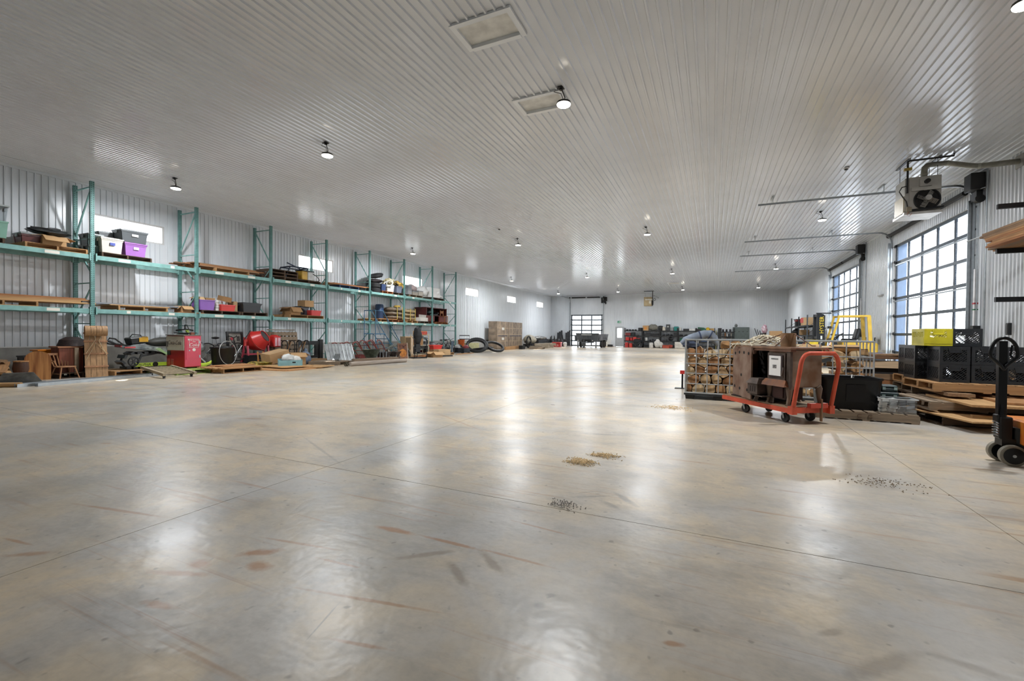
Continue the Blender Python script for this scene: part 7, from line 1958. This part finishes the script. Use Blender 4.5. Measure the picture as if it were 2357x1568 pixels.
junk('red orange toolbox on the floor before the third shelf', -4.15, 0, .6, .3, '#a9442c', 'box', y=45.6, name='toolbox', cat='toolbox'); junk('second red orange toolbox on the floor', -3.75, 0, .5, .34, '#9c3d2a', 'blob', y=45.6, name='toolbox', cat='toolbox')
for i in range(3): junk('white folded bundle stacked under the third shelf', -2.9, .02 + i * .2, .9, .2, ('#d8d2c6', '#cfc8bd', '#ded9cf')[i], 'box', y=45.85, name='folded_bundle', cat='bundle', group='white bundles under the shelves')
junk('pale rag heap under the fourth shelf', -1.95, 0, .9, .6, '#bdb3a4', 'blob', y=45.7, name='rag_heap', cat='rags'); junk('bright red box beside the rag heap', -1.35, 0, .35, .5, '#c53a34', 'box', y=45.6, name='plain_box', cat='box')
t = thing('step_ladder', 'yellow fibreglass step ladder leaning beside the shelves', 'ladder', (.42, 46.4, 0), 0)
for x in (-.12, .12): ob('stile', MB().bar((x, -.3, 0), (x * .7, .3, 1.75), .05, .03), mat('#c9c233', .5), t)
for i in range(5): ob('rung', MB().bar((-.12, -.3 + .6 * (i + 1) / 6, 1.75 * (i + 1) / 6), (.12, -.3 + .6 * (i + 1) / 6, 1.75 * (i + 1) / 6), .03), GALV, t)
solo('stereo_case', 'tall black case standing beside the narrow shelf', 'case', MB().bx(-.15, .15, -.2, .2, 0, 1.9).bx(-.16, .16, -.21, .21, 1.9, 1.98), BLACK, (.62, 45.8, 0))
for z, lab in ((1.21, 'second'), (.69, 'third')):
    for i in range(6): junk('small bottle on the %s level of the narrow shelf' % lab, .75 + i * .17, z, .12, .26 + .05 * (i % 3), ('#c9bba5', '#8d8d90', '#b57a4a', '#d8d8d4', '#5a6068', '#a8a296')[i], 'can', name='bottle', cat='bottle', group='bottles on the narrow shelf, %s level' % lab)
for i in range(3): junk('small dark jar on top of the narrow shelf', .9 + i * .3, 1.65, .16, .24, '#35363a', 'can', name='jar', cat='jar', group='jars on the narrow shelf')
# lockers
lk = thing('lockers', 'grey green metal locker cabinet beside the far shelves', 'locker', (2.42, 46.3, 0), 0)
LG = mat('#5b6562', .5, .2, .1)
ob('carcass', MB().bx(-.68, .68, -.25, .3, 0, 2.08), LG, lk)
for i in range(4):
    for j in range(2):
        d_ = ob('locker_door', MB().bx(-.66 + i * .335, -.66 + i * .335 + .32, -.27, -.251, .08 + j * 1.0, 1.04 + j * 1.0), LG, lk)
        ob('handle', MB().bx(-.55 + i * .335, -.48 + i * .335, -.285, -.271, .68 + j * .95, .76 + j * .95), BLACK, d_)
junk('small grey pump standing on the lockers', 2.0, 2.08, .26, .3, '#7d817f', 'blob', name='pump', cat='pump')
t = thing('golf_bag', 'white and maroon bag standing before the far wall', 'bag', (4.05, 44.0, 0), 0)
ob('body', MB().lathe([(.2, 0), (.22, .4), (.2, 1.3), (.22, 1.5)], 16), DARK, t); ob('hood', MB().blob((.05, 0, 1.85), (.24, .22, .42), 16, 10, .1, 2, 2), mat('#e2dde0', .5, 0, .3, 5, col2='#7d2a4a'), t, smooth=50)
for i in range(3): ob('club', MB().cyl((-.2 - .12 * i, 0, 1.2), (-.3 - .2 * i, 0, 1.75 + .1 * i), .03), BLACK, t)
carton('brown carton on a cart before the far wall', (4.9, 43.5, 1.1), .9, .6, .6, 0, 0)
solo('utility_table', 'dark steel table under the brown carton', 'table', MB().bx(-.7, .7, -.4, .4, 1.04, 1.1).bx(-.66, -.6, -.36, -.3, 0, 1.04).bx(.6, .66, -.36, -.3, 0, 1.04).bx(-.66, -.6, .3, .36, 0, 1.04).bx(.6, .66, .3, .36, 0, 1.04), DARK, (4.8, 43.5, 0))

# heater box at the far wall
h = thing('gas_heater', 'tan box heater hung before the far wall', 'heater', (-5.55, 43.9, 4.05), 0)
ob('cabinet', MB().bx(-.48, .22, -.3, .4, 0, .85), mat('#a5926f', .5), h, bevel=.01)
ob('white_strip', MB().bx(-.36, .3, -.31, -.301, .56, .64), mat('#e0ddd4', .5), h); ob('control_box', MB().bx(.0, .2, -.32, -.301, .22, .5), mat('#cdc7b8', .5), h)
ob('valve_train', MB().bx(.23, .36, -.2, .1, .1, .5).cyl((.3, -.1, .0), (.3, -.1, 1.43), .035).torus((.46, -.1, .6), .1, .02, 14, 6, Matrix.Rotation(PI / 2, 4, 'X')), BLACK, h)
ob('hanger_channel', MB().bx(-.5, .4, -.2, -.15, 1.38, 1.43), BLKMET, h)
for x in (-.4, .15): ob('hanger_rod', MB().cyl((x, 0, .85), (x, 0, 1.43), .012, n=6), GALV, h)
ob('flue', MB().cyl((.4, .1, 1.0), (.5, 2.9, 1.0), .06, n=12), GALV, h)

# ------------------------------------------------------------------ dump trailer before the far overhead door
tr_ = thing('dump_trailer', 'dark utility dump trailer parked before the far overhead door', 'trailer', (-10.95, 41.4, 0), -.07)
TD = mat('#74777a', .5, .2, .15); TK = mat('#54585c', .5, .2)
ob('front_wall', MB().add([(-.98, 0, .62), (.98, 0, .62), (1.12, 0, 1.32), (-1.12, 0, 1.32), (-.98, .06, .62), (.98, .06, .62), (1.12, .06, 1.32), (-1.12, .06, 1.32)], [(0, 1, 2, 3), (7, 6, 5, 4), (0, 4, 5, 1), (1, 5, 6, 2), (2, 6, 7, 3), (3, 7, 4, 0)]), TK, tr_)
for s_ in (-1, 1):
    ob('side_wall', MB().add([(s_ * .98, .06, .62), (s_ * 1.12, .06, 1.32), (s_ * 1.12, 3.2, 1.32), (s_ * .98, 3.2, .62), (s_ * 1.02, .06, .62), (s_ * 1.16, .06, 1.32), (s_ * 1.16, 3.2, 1.32), (s_ * 1.02, 3.2, .62)], [(0, 1, 2, 3), (7, 6, 5, 4), (0, 4, 5, 1), (1, 5, 6, 2), (2, 6, 7, 3), (3, 7, 4, 0)]), TD, tr_)
    ob('fender', MB().bx(s_ * 1.12 - .14, s_ * 1.12 + .14, .9, 2.6, .74, .80), TD, tr_)
    for y in (1.25, 2.15):
        ob('wheel', MB().lathe([(.16, -.1), (.33, -.1), (.36, -.06), (.36, .06), (.33, .1), (.16, .1)], 20, Matrix.Translation((s_ * 1.05, y, .36)) @ Matrix.Rotation(PI / 2, 4, 'Y')), BLACK, tr_, smooth=40)
    ob('side_box', MB().bx(s_ * 1.24 - .06, s_ * 1.24 + .06, .1, .7, .7, 1.1), TD, tr_)
    ob('frame_leg', MB().bx(s_ * .9 - .05, s_ * .9 + .05, -.1, .05, .0, .62), TD, tr_)
ob('top_rail', MB().bx(-1.16, 1.16, -.03, .07, 1.32, 1.40), mat('#6c6f70', .4, .3), tr_)
ob('white_bar', MB().bx(-.55, .45, -.05, -.031, 1.2, 1.27), mat('#cfd0cc', .5), tr_)
for x in (-.45, 0, .45): ob('front_stake', MB().bx(x - .04, x + .04, -.04, -.001, .6, 1.3), TK, tr_)
ob('deck', MB().bx(-1.0, 1.0, 0.06, 3.2, .55, .62), TK, tr_)
ob('tongue', MB().bar((-.6, .2, .52), (0, -1.2, .48), .10).bar((.6, .2, .52), (0, -1.2, .48), .10), TK, tr_)
ob('jack', MB().bx(-.05, .05, -1.0, -.9, .0, .75).bx(-.1, .1, -1.05, -.85, 0, .02), TK, tr_)
ob('battery_box', MB().bx(-.35, .4, -.5, -.1, .55, .8), BLACK, tr_)
ob('reflector', MB().cyl((-.9, -.03, .68), (-.9, -.0, .68), .05), mat('#d8d5cc', .4), tr_); ob('reflector', MB().cyl((.55, -.03, .68), (.55, -.0, .68), .05), mat('#d8d5cc', .4), tr_)

# ------------------------------------------------------------------ heap in the far left corner
WOODP = mat('#a89a86', .7, 0, .15, 4)
t = thing('hay_rake', 'cream painted machine with a dark wheel past the crate stacks', 'machine', (-15.2, 37.3, 0), 0)
ob('body', MB().blob((0, 0, .75), (.5, 1.0, .42), 18, 10, .1, 4), mat('#c2b8a2', .5, 0, .2, 5), t, smooth=50); ring_wheel(t, 'wheel', (.35, -1.1, .55), .55, .07, BLACK, 'x', 6)
ob('axle', MB().bar((0, -1.1, .55), (0, 1.0, .5), .08), DARK, t); ob('frame', MB().bx(-.4, .4, -.6, .9, .1, .35), DARK, t)
for i in range(6):
    solo('stone_slab', 'grey beige slab stacked on the floor past the crate stacks', 'slab', MB().box((0, 0, .11), (.9 - .05 * i, 1.4 - .1 * (i % 3), .20), (0, 0, .1 * i)), WOODP, (-14.1 + .1 * (i % 2), 36.4 + 1.55 * (i % 3), .0 + .211 * (i // 3)), (0, 0, .05 * i), 'grey beige slabs past the crates')
pallet('low pallet edge under loose slabs near the far corner', (-13.6, 35.0, 0), .2, 1.2, 1.2, 1, 7, None)
for i in range(8):
    e = MB().blob((0, 0, .35), (.35, .4, .38), 14, 8, .3, i + 2, 2, .9).cyl((0, 0, .5), (.1 * (i % 3) - .1, .1, 1.0 + .1 * (i % 3)), .05).bar((-.2, 0, .1), (.25, .2, .75), .05)
    solo('machine_part', 'black farm machine part heaped in the far corner', 'machine part', e, DARK, (-16.0 + .92 * (i % 3), 43.0 + 1.05 * (i // 3), 0), (0, 0, .5 * i), 'black machine parts in the corner', smooth=40)
solo('rubber_mat', 'black sheet with a white top lying over the corner heap', 'sheet', MB().blob((0, 0, 0), (.6, 1.3, .16), 18, 7, .2, 3), mat('#2a2b2c', .5, 0, .3, 3, col2='#d5d4d0'), (-15.7, 41.0, .9), smooth=50)
solo('machine_part', 'long black machine frame under the black sheet', 'machine part', MB().bx(-.4, .4, -1.2, 1.2, .0, .7).bar((-.3, -1.3, .3), (-.3, 1.5, .8), .1), DARK, (-15.7, 41.0, 0))
t = thing('cooler_box', 'red cooler box with white oval mark near the far corner', 'cooler', (-13.95, 41.4, 0), 0)
ob('body', MB().bx(-.42, .42, -.25, .25, 0, .38), mat('#b3332e', .4), t, bevel=.02); ob('lid', MB().bx(-.44, .44, -.27, .27, .385, .48), mat('#c23a33', .4), t, bevel=.02); ob('white_mark', MB().torus((0, -.256, .19), .18, .02, 20, 6, Matrix.Rotation(PI / 2, 4, 'X') @ Matrix.Diagonal((1, .5, 1, 1))), mat('#d9d6d0', .5), t)
junk('white bucket beside the red cooler', -13.2, 0, .36, .5, '#dad9d4', 'can', y=41.6, name='bucket', cat='bucket')
for i in range(6):
    solo('metal_post', 'dark grey metal post standing against the far wall', 'post', MB().bx(-.09, .09, -.06, .06, 0, 1.45 + .12 * (i % 3)), mat('#4b4d4f', .5, .4, .3, 4), (-15.55 + .20 * i if i < 3 else -15.2 + .2 * i, 46.35, 0), (-.05, 0, 0), 'metal posts against the far wall')
for i in range(3):
    solo('skid_tube', 'bunch of black tubes standing near the red cooler', 'tube', MB().cyl((0, 0, 0), (.1 * i - .1, 0, .95), .07, n=10), BLACK, (-14.4 + .25 * i, 42.1, 0), (0, 0, 0), 'black tubes near the cooler', smooth=40)
solo('pole', 'thin white pole leaning in the far corner', 'pole', MB().cyl((0, 0, 0), (.5, 0, 1.6), .02, n=6), mat('#dcdbd8', .5), (-16.2, 46.2, 0))
junk('small black block on the floor beside the walk door', -9.75, 0, .5, .24, '#1c1c1d', 'box', y=46.3, name='door_mat_block', cat='block')
board('dark threshold strip along the far wall by the walk door', (-9.85, 46.55, 0), .9, .1, .05, PI / 2, 2)
# wood shavings and droppings on the floor
SHAV = mat('#ecd0a2', .9, 0, .1, 30)
r9 = random.Random(5)
def scatter(name, label, cat, cx, cy, rx, ry, n, m, size):
    e = MB()
    for i in range(n):
        gx = r9.gauss(0, .42); gy = r9.gauss(0, .42); gx += .25 * math.sin(5 * gy); q = min(1, math.hypot(gx, gy))
        e.box((rx * gx, ry * gy, r9.uniform(.003, .006) + .012 * (1 - q)), (size * r9.uniform(.5, 1.5), size * r9.uniform(.4, .9), .004), (r9.uniform(-.6, .6), r9.uniform(-.6, .6), r9.uniform(0, 3)))
    o = solo(name, label, cat, e, m, (cx, cy, 0)); o['kind'] = 'stuff'
    return o
scatter('wood_shavings', 'small pile of pale wood shavings on the open concrete', 'shavings', -1.13, 4.10, .15, .13, 520, SHAV, .010)
scatter('wood_shavings', 'second pile of pale wood shavings further off', 'shavings', -.98, 4.42, .15, .10, 340, SHAV, .010)
scatter('wood_shavings', 'thin scatter of shavings before the firewood cage', 'shavings', -.6, 7.9, .35, .25, 220, SHAV, .014)
scatter('dirt_crumbs', 'dark dirt crumbs on the concrete before the pallet jack', 'dirt', 1.32, 4.62, .34, .22, 150, mat('#8f7a60', .9), .008)
scatter('dirt_crumbs', 'patch of grey dirt crumbs on the saw cut line', 'dirt', -.95, 3.0, .13, .10, 130, mat('#9a948c', .9), .007)
